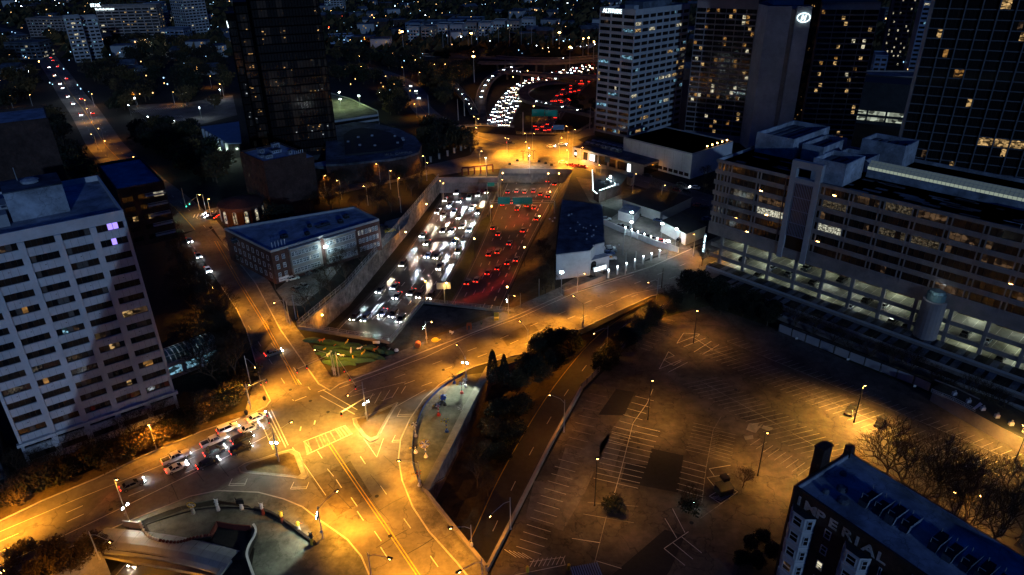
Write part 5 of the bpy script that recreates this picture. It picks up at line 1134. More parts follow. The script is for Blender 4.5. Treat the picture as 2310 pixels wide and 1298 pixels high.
# right valley walls
wall_thing('park_wall', 'broad pale retaining wall top at the edge of the folk art park', [(960,1112),(1018,1000),(1060,915),(1104,835)], .9, 1.6, 'concrete', cap='concrete')
wall_thing('bridge_parapet', 'tan concrete parapet along the street above the dark ramp', [(960,1114),(1024,1195),(1099,1289)], 1.0, .55, 'concrete', cap='tan_facade')
wall_thing('lot_parapet', 'long tan parapet wall between the sunken ramp and the parking lot', [(1099,1290),(1200,1090),(1240,1010),(1312,880)], 1.0, .5, 'concrete', cap='tan_facade')
tf = thing('panel_fence', 'pale panel fence running from the parapet uphill past the dark trees', 'fence'); fp_ = G2([(1312,880),(1400,792),(1470,720),(1530,664)])
fm = MB(); fm.box((0, -.04, .1), (2.3, .04, 1.9), 'tan_facade'); fm = fm.mesh('fence_panel'); po = MB(); po.box((-.12, -.12, 0), (.12, .12, 2.1), 'concrete'); po = po.mesh('post')
def run(t, pts, pm_, po_, L0):
    for i in range(len(pts)-1):
        a, b2 = pts[i], pts[i+1]; n = max(1, int((b2-a).length/L0)); 
        for k in range(n): p = a.lerp(b2, k/n); put(pm_, 'fence_panel', t, p, ang(a, b2)); put(po_, 'post', t, p)
run(tf, fp_, fm, po, 2.45)
tf = thing('timber_fence', 'grey panel fence along the far side of the parking lot below the terraces', 'fence'); fm2 = MB(); fm2.box((0, -.05, .1), (3.7, .05, 2.4), 'grey_facade'); fm2.box((0, .2, 2.4), (3.7, 1.4, 2.5), 'roofing_tar'); fm2 = fm2.mesh('fence_panel'); run(tf, G2([(1756,748),(1915,812),(2060,868),(2105,888)]), fm2, po, 3.9)
for px in ((1796,758),(1912,805),(2062,865)): m = MB(); p = P(px[0], px[1]+6, 1.5); m.box((p.x-.35, p.y-.3, 1.4), (p.x+.35, p.y-.22, 2.0), 'paint_white'); tag(m.build('notice_board'), 'small white notice on the grey fence, '+{1796:'leftmost', 1912:'the middle one', 2062:'rightmost'}[px[0]], 'notice')
t = shed('low_annexe', 'low annexe with dark teal roof and curved cream wall lit orange at the right edge', [(2105,880),(2200,935),(2340,1010),(2400,980),(2250,905),(2130,865)], 3.2, 'cream_wall' if 'cream_wall' in MT else 'tan_facade', 'roofing_tar')
for k in range(6): p = P(2150+k*32, 893+k*17, 3.6); q = MB(); q.box((0, 0, 0), (.9, .7, .8), 'white_facade'); q.lathe((.5, .3, .8), [(.2, 0), (.2, .5)], 'galvanized', 6); q.build('roof_unit', t, (p.x, p.y, 3.55))
q = MB(); q.face([(0, 0, 0), (1.8, .4, 1.2), (1.7, 1.2, 1.25), (0, .6, 0)], 'white_paint'); q.build('roof_awning', t, P(2198, 925, 3.6))
rail('deck_railing', 'white railing panels on the edge of the low annexe roof', [(2100,885),(2150,905),(2200,930)], .9, .05, 2, 'white_frame', z=3.5)
# ================================================================== FOLK ART PARK
hg = [((690,772),(760,780)),((733,775),(812,790)),((705,789),(775,797)),((755,785),(850,806)),((712,803),(830,812)),((740,798),(872,815)),((822,787),(868,800)),((862,795),(888,802)),((722,813),(842,826)),((775,806),(818,813)),((728,818),(790,824)),((800,795),(858,808))]
park = MB(); flat(park, G2([(690,748),(872,780),(905,798),(780,856),(745,858),(682,762)]), .05, 'soil'); flat(park, G2([(872,780),(955,690),(1160,708),(1140,716),(955,782),(905,798)]), .045, 'plaza_dark' if 'plaza_dark' in MT else 'asphalt_old'); flat(park, G2([(905,798),(955,776),(1060,738),(1140,712),(1150,702),(1125,702),(1060,722),(930,780)]), .06, 'dead_grass'); struct('park_bed', park)
HW = [((683,770),(770,778),4.6),((722,774),(815,783),4.4),((705,786),(782,789),4.2),((757,783),(852,795),4.4),((712,797),(800,800),4.2),((765,797),(868,808),4.2),((820,786),(872,796),3.6),((858,790),(888,800),3.0),((722,807),(846,818),4.2),((726,817),(803,826),4.2),((790,801),(872,812),3.8)]
for k, (a, b2, w_) in enumerate(HW):
    A, B = P(*a), P(*b2); q = MB(); n = 22; d = (B-A).normalized(); nn = Vector((-d.y, d.x, 0)); rows_ = []
    for i in range(n+1):
        f_ = i/n; env = math.sin(math.pi*min(1, max(0, f_*1.0)))**.45; wv = math.sin(f_*math.pi*2+k)*.55
        c_ = A.lerp(B, f_)+nn*wv; hw = .12+w_*.28*env*(.75+.3*math.sin(f_*9+k)); h = .35+.95*env
        rows_.append([c_+nn*hw*math.cos(a_)+Vector((0, 0, h*math.sin(a_)+(rnd()-.5)*.08)) for a_ in [math.pi*j/8 for j in range(9)]])
    for i in range(n):
        for j in range(8): q.face([rows_[i][j], rows_[i+1][j], rows_[i+1][j+1], rows_[i][j+1]], 'hedge')
    o = q.build('wave_hedge', smooth=True); tag(o, ['long wave-shaped green hedge nearest the bridge railing at its left end','wave-shaped hedge in the top row behind the white cow cutout','short wave hedge beside the left street lamp','wave hedge in the middle of the bed below the railing sign','wave hedge just above the signal pole','wave hedge right of the pole carrying two figures','small wave hedge at the right end of the top row','tiniest wave hedge at the right tip of the bed','longest wave hedge nearest the street corner','lowest wave hedge beside the corner signal','wave hedge in the fifth row with spotted figure'][k], 'hedge', 'green wave-shaped hedges in the triangular bed')
# animal cutout figures (solid little quadrupeds)
def animal(m_, s=1.0):
    q = MB(); c_ = [(-.7, .62, .17), (-.45, .68, .27), (0, .66, .25), (.4, .7, .27), (.62, .82, .2), (.8, 1.02, .15), (.98, 1.08, .16), (1.2, 1.0, .09)]
    q.tube([(x*s, 0, z*s) for x, z, r in c_], [r*s for x, z, r in c_], m_, 8)
    for x in (-.48, .42):
        for y in (-.16, .16): q.tube([(x*s, y*s, .62*s), ((x+.04)*s, y*s, .3*s), (x*s, y*s, 0)], [.11*s, .07*s, .05*s], m_, 5)
    q.tube([(-.7*s, 0, .72*s), (-.95*s, 0, .5*s), (-1.0*s, 0, .3*s)], .04*s, m_, 4)
    for y in (-.1, .1): q.tube([(.98*s, y*s, 1.15*s), (.94*s, y*1.5*s, 1.36*s)], [.06*s, .02*s], m_, 4)
    return q
AN = [((726,777),'orange_paint',1.3,'pinkish cow figure in the top row of the hedge bed near the left'),((783,781),'yellow_paint',1.1,'yellow animal figure in the top hedge row'),((757,787),'orange_paint',.8,'small reddish figure between the upper hedges left of the lamp'),((811,795),'white_paint',1.1,'white dog figure on the right-hand middle hedge'),((793,801),'white_paint',1.2,'black and white animal figure at the centre of the hedge bed'),((848,797),'orange_paint',1.2,'orange animal figure towards the right tip of the bed'),((743,809),'white_paint',1.3,'white animal figure left of the signal pole'),((773,811),'white_paint',1.1,'white calf figure just right of the signal pole'),((820,806),'yellow_paint',1.2,'spotted yellow figure in the lower right of the bed'),((798,815),'yellow_paint',1.2,'yellow figure in the lowest hedge rows'),((733,795),'yellow_paint',.6,'tiny yellow figure by the left hedge end'),((825,787),'yellow_paint',.6,'tiny yellow figure above the right hedges'),
      ((1018,754),'white_paint',1.4,'cream dog sculpture on the verge beside the orange road'),((876,793),'grey_facade',.9,'grey bird figure at the far right tip of the bed')]
for k, (px, m_, s_, lb) in enumerate(AN):
    t = thing('animal_sculpture', lb, 'sculpture', P(*px)+Vector((0, 0, .75 if k < 12 else 0)), rnd()*6.3, 'painted animal sculptures of the park'); animal(m_, s_*.75).build('body', t); 
    if k < 12: q = MB(); q.tube([(0, 0, -.75), (0, 0, .6)], .05, 'dark_metal', 4); q.build('stake', t)
def blob(name, label, px, fn, cat='sculpture'): t = thing(name, label, cat, P(*px)); q = MB(); fn(q); q.build('body', t); return t
blob('round_sculpture', 'round orange drum sculpture at the tip of the dark park deck', (943,784), lambda q: q.tube([(0, -.7, 1.0), (0, .7, 1.0)], .8, 'orange_paint', 12))
blob('turtle_sculpture', 'yellow-green turtle sculpture beside the street lamp on the verge', (982,770), lambda q: (q.lathe((0, 0, 0), [(.6, 0), (1.1, .3), (.9, .7), (.3, .95)], 'yellow_paint', 10), q.tube([(1, 0, .4), (1.6, 0, .6)], [.2, .15], 'yellow_paint', 5)))
blob('crate_sculpture', 'rust coloured open cube sculpture on the verge', (1053,745), lambda q: [q.box((x, y, 0), (x+.25, y+.25, 1.5), 'orange_paint') for x in (0, 1.1) for y in (0, 1.1)]+[q.box((0, 0, 1.5), (1.35, 1.35, 1.7), 'orange_paint')])
blob('plant_sculpture', 'spiky green metal plant sculpture on the verge', (1086,733), lambda q: [q.tube([(0, 0, 0), (math.cos(a)*.6, math.sin(a)*.6, 1.6)], [.12, .02], 'hedge', 4) for a in (0, 1.3, 2.5, 3.8, 5)])
blob('chair_sculpture', 'yellow throne-like sculpture at the right end of the verge', (1120,722), lambda q: (q.box((-.7, -.6, 0), (.7, .6, .8), 'yellow_paint'), q.box((-.7, .4, .8), (.7, .6, 2.2), 'yellow_paint')))
blob('barrel_sculpture', 'dark pot sculpture with pale lid near the verge corner', (895,796), lambda q: (q.lathe((0, 0, 0), [(.4, 0), (.6, .7)], 'dark_metal', 8), q.lathe((0, 0, .7), [(.65, 0), (.5, .4), (.2, .6)], 'white_paint', 8)))
# raised plaza islands at bottom left with curved black wall and totems
plz = MB(); flat(plz, G2([(330,1183),(420,1150),(500,1140),(560,1146),(630,1168),(690,1205),(715,1240),(750,1330),(560,1330),(575,1240),(540,1195),(490,1190),(460,1225),(400,1230),(340,1205)]), .20, 'plaza_green' if 'plaza_green' in MT else 'plaza_stone'); struct('plaza', plz)
bw_ = smooth_path([P(330,1186),P(400,1163),P(460,1150),P(520,1147),P(575,1152),P(610,1162),P(650,1186),P(690,1216),P(712,1232)], 4)
q = MB(); slab(q, bw_[16:], -.25, .25, 0, .9, 'black_frame'); tag(q.build('curved_wall'), 'curved black low wall with totem sculptures at the bottom left plaza', 'wall')
q = MB(); slab(q, bw_[:17], -.12, .12, 0, .35, 'dark_metal'); tag(q.build('curved_edge'), 'thin dark curved edging continuing the black plaza wall to the left', 'edging')
rw = smooth_path([P(318,1188),P(335,1216),P(365,1228),P(405,1232),P(440,1222),P(478,1216)], 5)
tw_ = thing('chain_wall', 'curved low wall topped with a jagged row of rust-red and white pieces', 'wall')
q = MB(); slab(q, rw, -.2, .2, 0, .8, 'dark_metal'); q.build('wall', tw_)
for k, p in enumerate(rw): q = MB(); q.lathe((0, 0, .8), [(.22, 0), (.34, .25), (.12, .55)], 'rust_red' if k > 9 else 'white_paint', 6); q.build('finial', tw_, p)
rb_ = [P(478,1216), P(492,1190), P(530,1197), P(568,1200)]; q = MB(); slab(q, rb_, -.12, .12, 0, 1.6, 'rust_red'); tag(q.build('red_screen_wall'), 'angular dark red screen wall around the plaza stair', 'wall')
s_c = smooth_path([P(574,1194),P(580,1206),P(576,1222),P(566,1240),P(560,1262),P(566,1285),P(575,1310)], 4); q = MB(); slab(q, s_c, -.18, .18, 0, 1.3, 'dark_metal'); slab(q, s_c[:10], -.22, -.19, .2, 1.2, 'rust_red'); slab(q, s_c, -.22, .22, 1.3, 1.42, 'white_facade'); tag(q.build('serpent_wall'), 'S-shaped dark wall with pale coping winding off the bottom of the picture', 'wall')
q = MB(); slab(q, [P(281,1188), P(318,1193)], -.15, .15, 0, 1.6, 'grey_facade'); tag(q.build('short_screen'), 'short pale screen wall at the left end of the jagged wall', 'wall')
st_ = MB(); flat(st_, G2([(492,1190),(568,1200),(560,1262),(520,1268),(470,1232)]), .23, 'asphalt_new'); struct('stair_landing', st_)
TT = [((437,1160),'yellow_paint','totem with a white and yellow spoked wheel head at the plaza\'s left'),((493,1153),'white_paint','slim grey and white totem second from the left on the plaza'),((546,1150),'dark_metal','dark angular totem third from the left on the black curved wall'),((594,1162),'white_paint','totem with rounded white helmet-like head on the curved wall'),((638,1180),'yellow_paint','tall yellow-green totem with red base on the curved wall'),((675,1200),'yellow_paint','small cream bird-headed totem near the lower end of the curved wall'),((705,1229),'dark_metal','black round-headed totem with yellow base at the end of the curved wall')]
for k, (px, m_, lb) in enumerate(TT):
    t = thing('totem', lb, 'totem', P(*px)+Vector((0, 0, .0)), 0, 'totems along the curved plaza wall'); q = MB(); q.lathe((0, 0, 0), [(.45, 0), (.35, .9), (.28, 1.3), (.34, 1.7)], 'rust_red' if k in (3, 4) else ('yellow_paint' if k == 6 else 'grey_facade'), 8); q.build('base', t)
    q = MB()
    if k == 0:
        q.tube([(math.cos(a)*.85, 0, 2.4+math.sin(a)*.6) for a in [math.pi*2*i/14 for i in range(15)]], .1, m_, 4, cap=False)
        for i in range(6): a = math.pi*i/3; q.tube([(0, 0, 2.4), (math.cos(a)*.85, 0, 2.4+math.sin(a)*.6)], .07, 'white_paint', 4)
    elif k == 2: q.prism([(-.7, -.3), (.8, -.2), (.3, .5), (-.5, .4)], 1.7, 2.6, m_); q.tube([(-.6, 0, 2.5), (-.9, 0, 3.2)], [.15, .03], m_, 4)
    elif k == 5: q.lathe((0, 0, 1.7), [(.3, 0), (.42, .35), (.3, .75), (.1, .95)], m_, 8); q.tube([(.3, 0, 2.2), (.9, 0, 2.1)], [.12, .03], 'orange_paint', 4)
    else:
        q.lathe((0, 0, 1.7), [(.26, 0), (.36, .2), (.22, .45), (.40, .7), (.34, 1.0), (.12, 1.25)], 'grey_facade' if m_ == 'white_paint' else m_, 7); q.tube([(-.55, 0, 2.1), (-.2, -.1, 2.5), (.2, -.1, 2.5), (.55, 0, 2.1)], .09, 'dark_metal', 4)
        for s_ in (-1, 1): q.face([(s_*.2, 0, 2.7), (s_*.5, .05, 3.2), (s_*.05, .05, 3.0)], m_)
    q.build('head', t)
# strip park on the right with whirligigs
pg = MB(); flat(pg, G2([(1045,848),(1092,842),(1075,880),(1040,950),(1000,1030),(962,1104),(948,1100),(931,1040),(935,990),(960,940),(1010,880)]), .14, 'plaza_green' if 'plaza_green' in MT else 'plaza_stone'); struct('park_strip', pg)
bl_ = smooth_path([P(1045,846),P(1003,872),P(962,912),P(938,965),P(931,1010),P(932,1050),P(948,1098)], 5); q = MB(); slab(q, bl_, -.06, .06, .1, .8, 'fence_blue'); tag(q.build('blue_fence'), 'curved dark blue fence along the slip lane beside the whirligig park', 'fence')
def whirl(px, h, kind, lb, cols=('white_paint', 'red_paint')):
    t = thing('whirligig', lb, 'sculpture', P(*px)+Vector((0, 0, .14)), .4, 'whirligig sculptures of the strip park'); q = MB()
    for k in range(6): q.tube([(0, 0, h*k/6), (0, 0, h*(k+1)/6)], .11, cols[k % 2], 6)
    q.lathe((0, 0, 0), [(.5, 0), (.3, .5)], cols[1], 8); q.build('pole', t); q = MB()
    if kind == 'wheel':
        for r_ in (1.15, .8): q.tube([(math.cos(a)*r_, 0, h+math.sin(a)*r_) for a in [math.pi*2*i/20 for i in range(21)]], .05, 'yellow_paint', 4, cap=False)
        for i in range(12): a = math.pi*i/6; q.face([(0, 0, h), (math.cos(a)*1.15, .04, h+math.sin(a)*1.15), (math.cos(a+.3)*1.1, -.04, h+math.sin(a+.3)*1.1)], ('yellow_paint', 'white_paint', 'blue_paint')[i % 3])
    else:
        for i in range(4): a = math.pi/2*i+.4; q.face([(0, 0, h), (math.cos(a)*.7, .05, h+math.sin(a)*.7), (math.cos(a+.5)*.7, -.05, h+math.sin(a+.5)*.7)], cols[0])
        q.tube([(-.8, 0, h), (.7, 0, h)], .05, 'dark_metal', 4); q.face([(-.8, 0, h), (-1.3, 0, h+.35), (-1.3, 0, h-.3)], 'yellow_paint')
    q.build('wheel', t); light
whirl((961,1032), 3.6, 'wheel', 'large whirligig with yellow and blue striped disc on a striped pole', ('blue_paint', 'white_paint'))
whirl((990,938), 3.0, 'vane', 'whirligig on a red and white pole at the middle of the strip park'); whirl((1004,915), 2.6, 'vane', 'dark vane whirligig beside the blue ball', ('blue_paint', 'dark_metal')); whirl((1042,888), 2.8, 'vane', 'red-based whirligig under the floodlight at the top of the strip park')
whirl((1008,975), 3.2, 'vane', 'yellow-topped whirligig on a blue post by the park wall', ('yellow_paint', 'blue_paint')); whirl((938,985), 3.4, 'vane', 'thin white pole whirligig at the blue fence', ('white_paint', 'grey_facade')); whirl((947,1096), 3.4, 'vane', 'orange pole whirligig at the lower tip of the strip park', ('orange_paint', 'white_paint')); whirl((1025,865), 2.2, 'vane', 'dark winged whirligig on the blue fence', ('dark_metal', 'blue_paint'))
whirl((1050,872), 2.0, 'vane', 'white branching whirligig beneath the floodlight mast', ('white_paint', 'white_paint')); whirl((938,1022), 1.6, 'vane', 'short dark whirligig on the fence by the striped disc', ('dark_metal', 'white_paint'))
blob('ball_sculpture', 'dark blue ball sculpture on the blue fence', (1000,905), lambda q: q.lathe((0, 0, .3), [(.2, 0), (.7, .4), (.8, .8), (.6, 1.3), (.2, 1.5)], 'blue_paint', 10))
blob('tangle_sculpture', 'white tangled wire sculpture on the park wall', (1043,925), lambda q: [q.tube([(math.cos(a)*.1, math.sin(a)*.1, .2), (math.cos(a*1.7)*1.1, math.sin(a*1.7)*1.1, .5+.5*math.sin(a*3)**2)], .06, 'white_paint', 4) for a in [i*.7 for i in range(12)]])
# ================================================================== STREET LAMPS
def top_h(base, u, v):          # height above ground of a point seen at row v above a base
    lo, hi = 0.0, 40.0
    for _ in range(40):
        m_ = (lo+hi)/2
        if PR((base.x, base.y, m_))[1] > v: lo = m_
        else: hi = m_
    return lo
LG = 0
def street_lamp(label, base, head, E=1900, h=None, col=SODIUM, flood=None, fE=0, aim=None, top=None, group=None, down=None, pm='galvanized', bulb='bulb_sodium', z0=0.0, single=False):
    """base px on the ground, head px; the arm spans from the pole top to the head at the same height"""
    B = P(base[0], base[1], z0)
    if h is None: h = top_h(B, *(top or head)) if z0 == 0 else 9
    Hh = h+(0.3 if top else 0); hp = P(head[0], head[1], z0+Hh)-B
    if Vector((hp.x, hp.y)).length > 7: k = 7/Vector((hp.x, hp.y)).length; hp.x *= k; hp.y *= k
    hp.z = Hh
    t = thing('street_lamp', label, 'street lamp', B, 0, group); down = down or (0, 0, -1)
    q = MB(); q.tube([(0, 0, 0), (0, 0, .5), (0, 0, h)], [.22, .13, .08], pm, 6); q.build('pole', t)
    d = Vector((hp.x, hp.y, 0)); 
    if d.length > .5: q = MB(); q.tube([(0, 0, h-.9), (d.x*.3, d.y*.3, h-.1), (d.x*.9, d.y*.9, Hh)], .055, pm, 4); q.build('arm', t)
    dn = d.normalized() if d.length > .1 else Vector((1, 0, 0)); an = math.atan2(dn.y, dn.x)
    q = MB(); q.box((-.5, -.2, .0), (.5, .2, .16), 'dark_metal'); q.build('lamp_head', t, hp, an); q = MB(); q.lathe((0, 0, -.16), [(.16, 0), (.27, .1), (.3, .155)], bulb, 8); q.build('bulb', t, hp)
    if E >= 2000 and not single:             # luminaires throw their light up and down the street
        sx = Vector((-dn.y, dn.x, 0))
        for s_ in (-1, 1): light('lamp_light', hp+Vector((0, 0, -.35)), E*.8, col, t, 'SPOT', .22, tuple(Vector(down)+sx*s_*.78), 98, 1.0)
        if E > 10000: light('lamp_light', hp+Vector((0, 0, -.35)), E*.4, col, t, 'SPOT', .22, down, 130, 1.0)
    else: light('lamp_light', hp+Vector((0, 0, -.35)), E, col, t, 'SPOT', .22, down, 152 if single else 138, 1.0)
    if flood:
        fz = top_h(B, *flood) if z0 == 0 else 6; q = MB(); ax = Vector((aim[0], aim[1], 0)).normalized() if aim else Vector((0, -1, 0))
        fp_ = Vector((0, 0, fz)); an2 = math.atan2(ax.y, ax.x)
        for s_ in (-.6, .6): q.box((.1, s_-.3, -.2), (.35, s_+.3, .25), 'dark_metal'); q.box((.351, s_-.24, -.16), (.40, s_+.24, .2), 'bulb_cool')
        q.tube([(0, -.7, 0), (0, .7, 0)], .05, 'dark_metal', 4); q.build('floodlight', t, fp_, an2)
        light('flood_light', fp_+ax*.6, fE*.5, (.92, 1, .74), t, 'SPOT', .15, (aim[0], aim[1], aim[2]), 95, .35)
    q = MB(); q.box((-.25, -.3, 1.6), (.25, -.13, 2.3), 'grey_facade'); q.build('control_box', t) if (flood or top) and z0 == 0 else None
    return t
K = 1.0
street_lamp('street lamp with bright white floodlight over the crossing, right of the waiting cars', (629,1041), (656,952), 9500, col=(1, .47, .055), top=(619,977), flood=(621,997), fE=1500, aim=(-.1,-1,-.75))
street_lamp('street lamp with white floodlight on the traffic island right of the crossing', (828,948), (783,892), 18000, col=(1, .47, .055), top=(813,862), flood=(825,908), fE=1500, aim=(.6,-.5,-1))
street_lamp('street lamp with dazzling twin floodlight at the top of the whirligig park', (1052,860), (1032,778), 7000, top=(1050,802), flood=(1053,817), fE=5200, aim=(-.28,-1,-.62))
street_lamp('curved arm street lamp second along the orange road beside the round bushes', (1191,796), (1174,725), 9000, top=(1190,742))
street_lamp('curved arm street lamp third along the orange road at the rounded tree', (1315,740), (1295,668), 9500, top=(1316,685))
street_lamp('street lamp at the fence corner of the dark deck with a small white light', (1147,712), (1161,667), 1900, top=(1146,664), flood=(1142,679), fE=200, aim=(-1,-.1,-1))
street_lamp('street lamp standing in the verge beside the turtle sculpture', (963,775), (974,726), 1900, top=(960,725), flood=(958,738), fE=300, aim=(-1,.2,-1))
street_lamp('street lamp over the left avenue hanging on a utility pole', (648,728), (618,683), 8000, h=8)
street_lamp('street lamp behind the dark tree on the left of the avenue, upper one', (478,690), (506,674), 7000, h=9)
street_lamp('street lamp at the tree beside the avenue just above the junction', (566,870), (588,839), 10000, h=9)
street_lamp('street lamp on the corner mast left of the junction', (566,922), (564,868), 4000, top=(558,866))
street_lamp('street lamp on the signal mast above the hedge bed, left head', (753,845), (711,789), 3800, top=(748,798))
street_lamp('street lamp on the signal mast above the hedge bed, right head', (757,847), (764,798), 2200, top=(750,798))
street_lamp('street lamp on the bottom left avenue with its white floodlight facing the plaza', (291,1176), (264,1081), 900, h=None, flood=(278,1142), fE=900, aim=(1,-.3,-.6))
street_lamp('street lamp between the waiting cars and the pale tower', (353,1013), (336,958), 5500, single=True)
street_lamp('street lamp with white floodlight at the head of the bottom plaza', (729,1215), (759,1108), 11000, top=(718,1142), flood=(723,1163), fE=2400, aim=(-1,-.15,-.6))
street_lamp('street lamp reaching over the slip lane beside the striped disc whirligig', (948,1098), (900,1039), 6000, top=(943,1041))
street_lamp('lamp on the parapet at the bottom of the sunken ramp', (1065,1243), (1016,1191), 700, top=(1063,1185))
street_lamp('thin lamp standing on the parking wall above the sunken ramp', (1152,1194), (1104,1164), 1200, h=8)
street_lamp('lamp over the middle of the sunken ramp', (1272,975), (1241,891), 1100, h=9)
street_lamp('lamp at the top of the sunken ramp near the rounded bushes', (1368,800), (1339,752), 1900, h=9)
street_lamp('lamp over the tan walled yard beside the warehouse', (1302,660), (1319,617), 1200, top=(1303,615), flood=None)
street_lamp('lamp above the orange road before the large dark evergreen', (1480,688), (1462,637), 8000, h=9)
street_lamp('lamp at the orange road corner by the dealer office', (1563,580), (1565,528), 5000, h=9)
street_lamp('lamp off the bottom edge lighting the avenue', (1090,1345), (1035,1290), 9500, h=9)
street_lamp('lamp off the bottom edge lighting the left kerb of the avenue', (842,1330), (880,1260), 9500, h=9)
street_lamp('lamp off the left edge over the lower road', (-60,1200), (-20,1150), 12000, h=9)
street_lamp('lamp off the bottom left corner', (20,1345), (5,1290), 2500, h=9)
street_lamp('lamp over the bottom left underpass lanes', (225,1262), (250,1222), 500, h=7)
light('underpass_lamp', P(330, 1285, -4), 350, SODIUM); light('underpass_lamp', P(440, 1320, -4), 250, SODIUM); light('underpass_lamp', P(250, 1290, -3), 200, SODIUM)
# parking lot masts
for lb, b2, hd, E in (('tallest looking parking mast beside the two dark cars', (1926,953), (1951,869), 5400), ('parking mast right of the pale pad squares', (1709,1073), (1731,976), 2400), ('parking mast in front of the dark repaved rectangle', (1341,1141), (1348,1034), 2001), ('parking mast at the stalls beside the upper dark patch', (1461,947), (1472,858), 2200), ('parking mast near the painted chevrons at the top of the lot', (1564,774), (1573,701), 1500)):
    street_lamp(lb, b2, hd, E*(3.4 if E > 3000 else 1.3), down=tuple((P(1850, 1000)-P(*b2)).normalized()*.4+Vector((0, 0, -1))) if E > 3000 else None, col=(1, .50, .08) if E > 3000 else (1, .44, .07), pm='dark_metal', single=True)
for lb, b2, hd, E in (('parking mast hidden by the big bare trees at the right edge', (2190,1200), (2215,1120), 1300), ('parking mast beyond the cream wall at the right edge', (2290,1040), (2310,960), 5200), ('parking mast beside the hotel chimney', (1840,1120), (1850,1040), 1800), ('parking mast in the yard behind the brick hotel', (2150,1190), (2155,1110), 60)):
    street_lamp(lb, b2, hd, E, h=8, col=(1, .50, .08), pm='dark_metal', single=True)
# junction and road lamps further away
MID = [((1086,341),2400,''),((954,352),2200,'left of the junction by the fence pillars'),((964,367),1600,''),((1140,311),2600,''),((1147,313),1600,''),((1184,301),1500,''),((1205,301),1500,''),((1186,320),2400,''),((1267,311),2600,''),((1279,339),2600,''),((1314,333),2600,''),((1278,285),1600,''),((1297,292),1200,''),((1074,288),1600,''),((1079,268),900,''),((1069,263),900,''),((1133,405),500,''),((993,408),500,''),((1000,413),500,''),
       ((849,370),1400,''),((733,396),2200,''),((760,407),2600,''),((881,385),1600,''),((820,420),2400,''),((900,402),2400,''),((450,439),2600,''),((471,449),2000,''),((301,354),2600,''),((319,372),2600,''),((268,379),1200,''),((242,415),900,''),((184,387),700,''),((121,397),700,''),((206,303),2600,''),((236,318),3200,''),((222,290),3400,''),((191,226),1200,''),((196,245),2600,''),((207,212),900,''),((299,208),900,''),((390,208),1600,''),((444,152),900,''),((474,172),1800,''),((496,190),1600,''),((22,217),900,''),((50,180),600,''),((67,214),600,''),((9,317),900,''),
       ((811,127),1600,''),((815,150),2200,''),((822,84),1200,''),((907,152),2400,''),((946,164),2400,''),((890,190),2600,''),((925,205),2600,''),((935,235),2600,''),((960,262),2600,''),((870,172),1800,''),((937,135),900,''),((902,124),900,''),((945,146),800,''),((980,145),800,''),((1004,145),800,''),((973,154),800,''),((736,227),900,''),((790,90),900,''),((1435,392),1200,''),((1352,372),1800,''),((1500,418),900,'')]
for k, (hd, E, lb) in enumerate(MID):
    hp = P(hd[0], hd[1], 9); b2 = PR((hp.x+(.9 if k % 2 else -.9), hp.y+.6, 0))
    near = 'near the far junction' if 1050 < hd[0] < 1330 else ('along the tree-lined cross street' if 700 < hd[0] <= 1050 and hd[1] > 300 else ('on the far left avenue' if hd[0] < 520 and hd[1] > 280 else 'in the distant streets'))
    street_lamp('orange street lamp '+near+(place(*hd) if near.startswith('in') or 'left avenue' in near else nth(sorted([m_[0][0] for m_ in MID if (1050 < m_[0][0] < 1330) == (1050 < hd[0] < 1330) and ((700 < m_[0][0] <= 1050 and m_[0][1] > 300) == (700 < hd[0] <= 1050 and hd[1] > 300))]).index(hd[0]))), b2, hd, E*(6 if 1050 < hd[0] < 1330 else .65), h=8.8, group='orange street lamps '+near)
for hd, E, lb in (((1193,334),2600,'brilliant white lamp mast over the centre of the far junction'), ((1194,351),900,'second white lamp just below the brilliant one on the junction plaza'), ((1095,356),1800,'white lamp on the deck corner left of the junction plaza')):
    hp = P(hd[0], hd[1], 9); street_lamp(lb, PR((hp.x+.2, hp.y+.3, 0)), hd, E, h=9, col=(1, .86, .62), bulb='bulb_cool')
for hd, lb in (((962,461),'upper'), ((915,524),'middle'), ((727,711),'lowest')):       # wall lamps
    p = P(hd[0], hd[1], -1.2); t = thing('wall_lamp', lb+' small orange lamp fixed to the freeway retaining wall', 'lamp', p); q = MB(); q.box((-.25, -.15, -.15), (.25, .15, .15), 'bulb_sodium'); q.build('bulb', t); light('wall_lamp_light', p+Vector((.6, -.3, -.3)), 420, SODIUM)
for k, hd in enumerate(((1134,391),(1261,392),(1237,392),(1241,433),(1072,465),(1109,466),(1217,488),(1183,558),(1070,539),(1028,538),(1144,648),(959,635),(1007,639),(1158,174),(1190,160),(1204,240))):
    hp = P(hd[0], hd[1], 1.5); t = thing('freeway_lamp', 'small orange lamp on a mast between the freeway carriageways, '+['far end left','far end right','far end centre','at the sign gantry right','left of the gantry','at the gantry post','right below the gantry','right of the lower lanes','mid median','left lanes','bottom right','above the headlights bottom','beside the yellowish sign','beyond the junction left','beyond the junction centre','by the loop ramp'][k], 'lamp', (hp.x, hp.y, FZ), 0, 'orange lamps along the freeway'); q = MB(); q.tube([(0, 0, 0), (0, 0, 8.4)], .08, 'dark_metal', 4); q.build('pole', t); q = MB(); q.lathe((0, 0, 8.35), [(.2, 0), (.3, .2), (.15, .4)], 'bulb_sodium', 6); q.build('bulb', t)
    light('freeway_light', (0, 0, 8.2), 750 if k < 13 else 1200, SODIUM, t, 'SPOT', .2, (0, 0, -1), 150, .9)
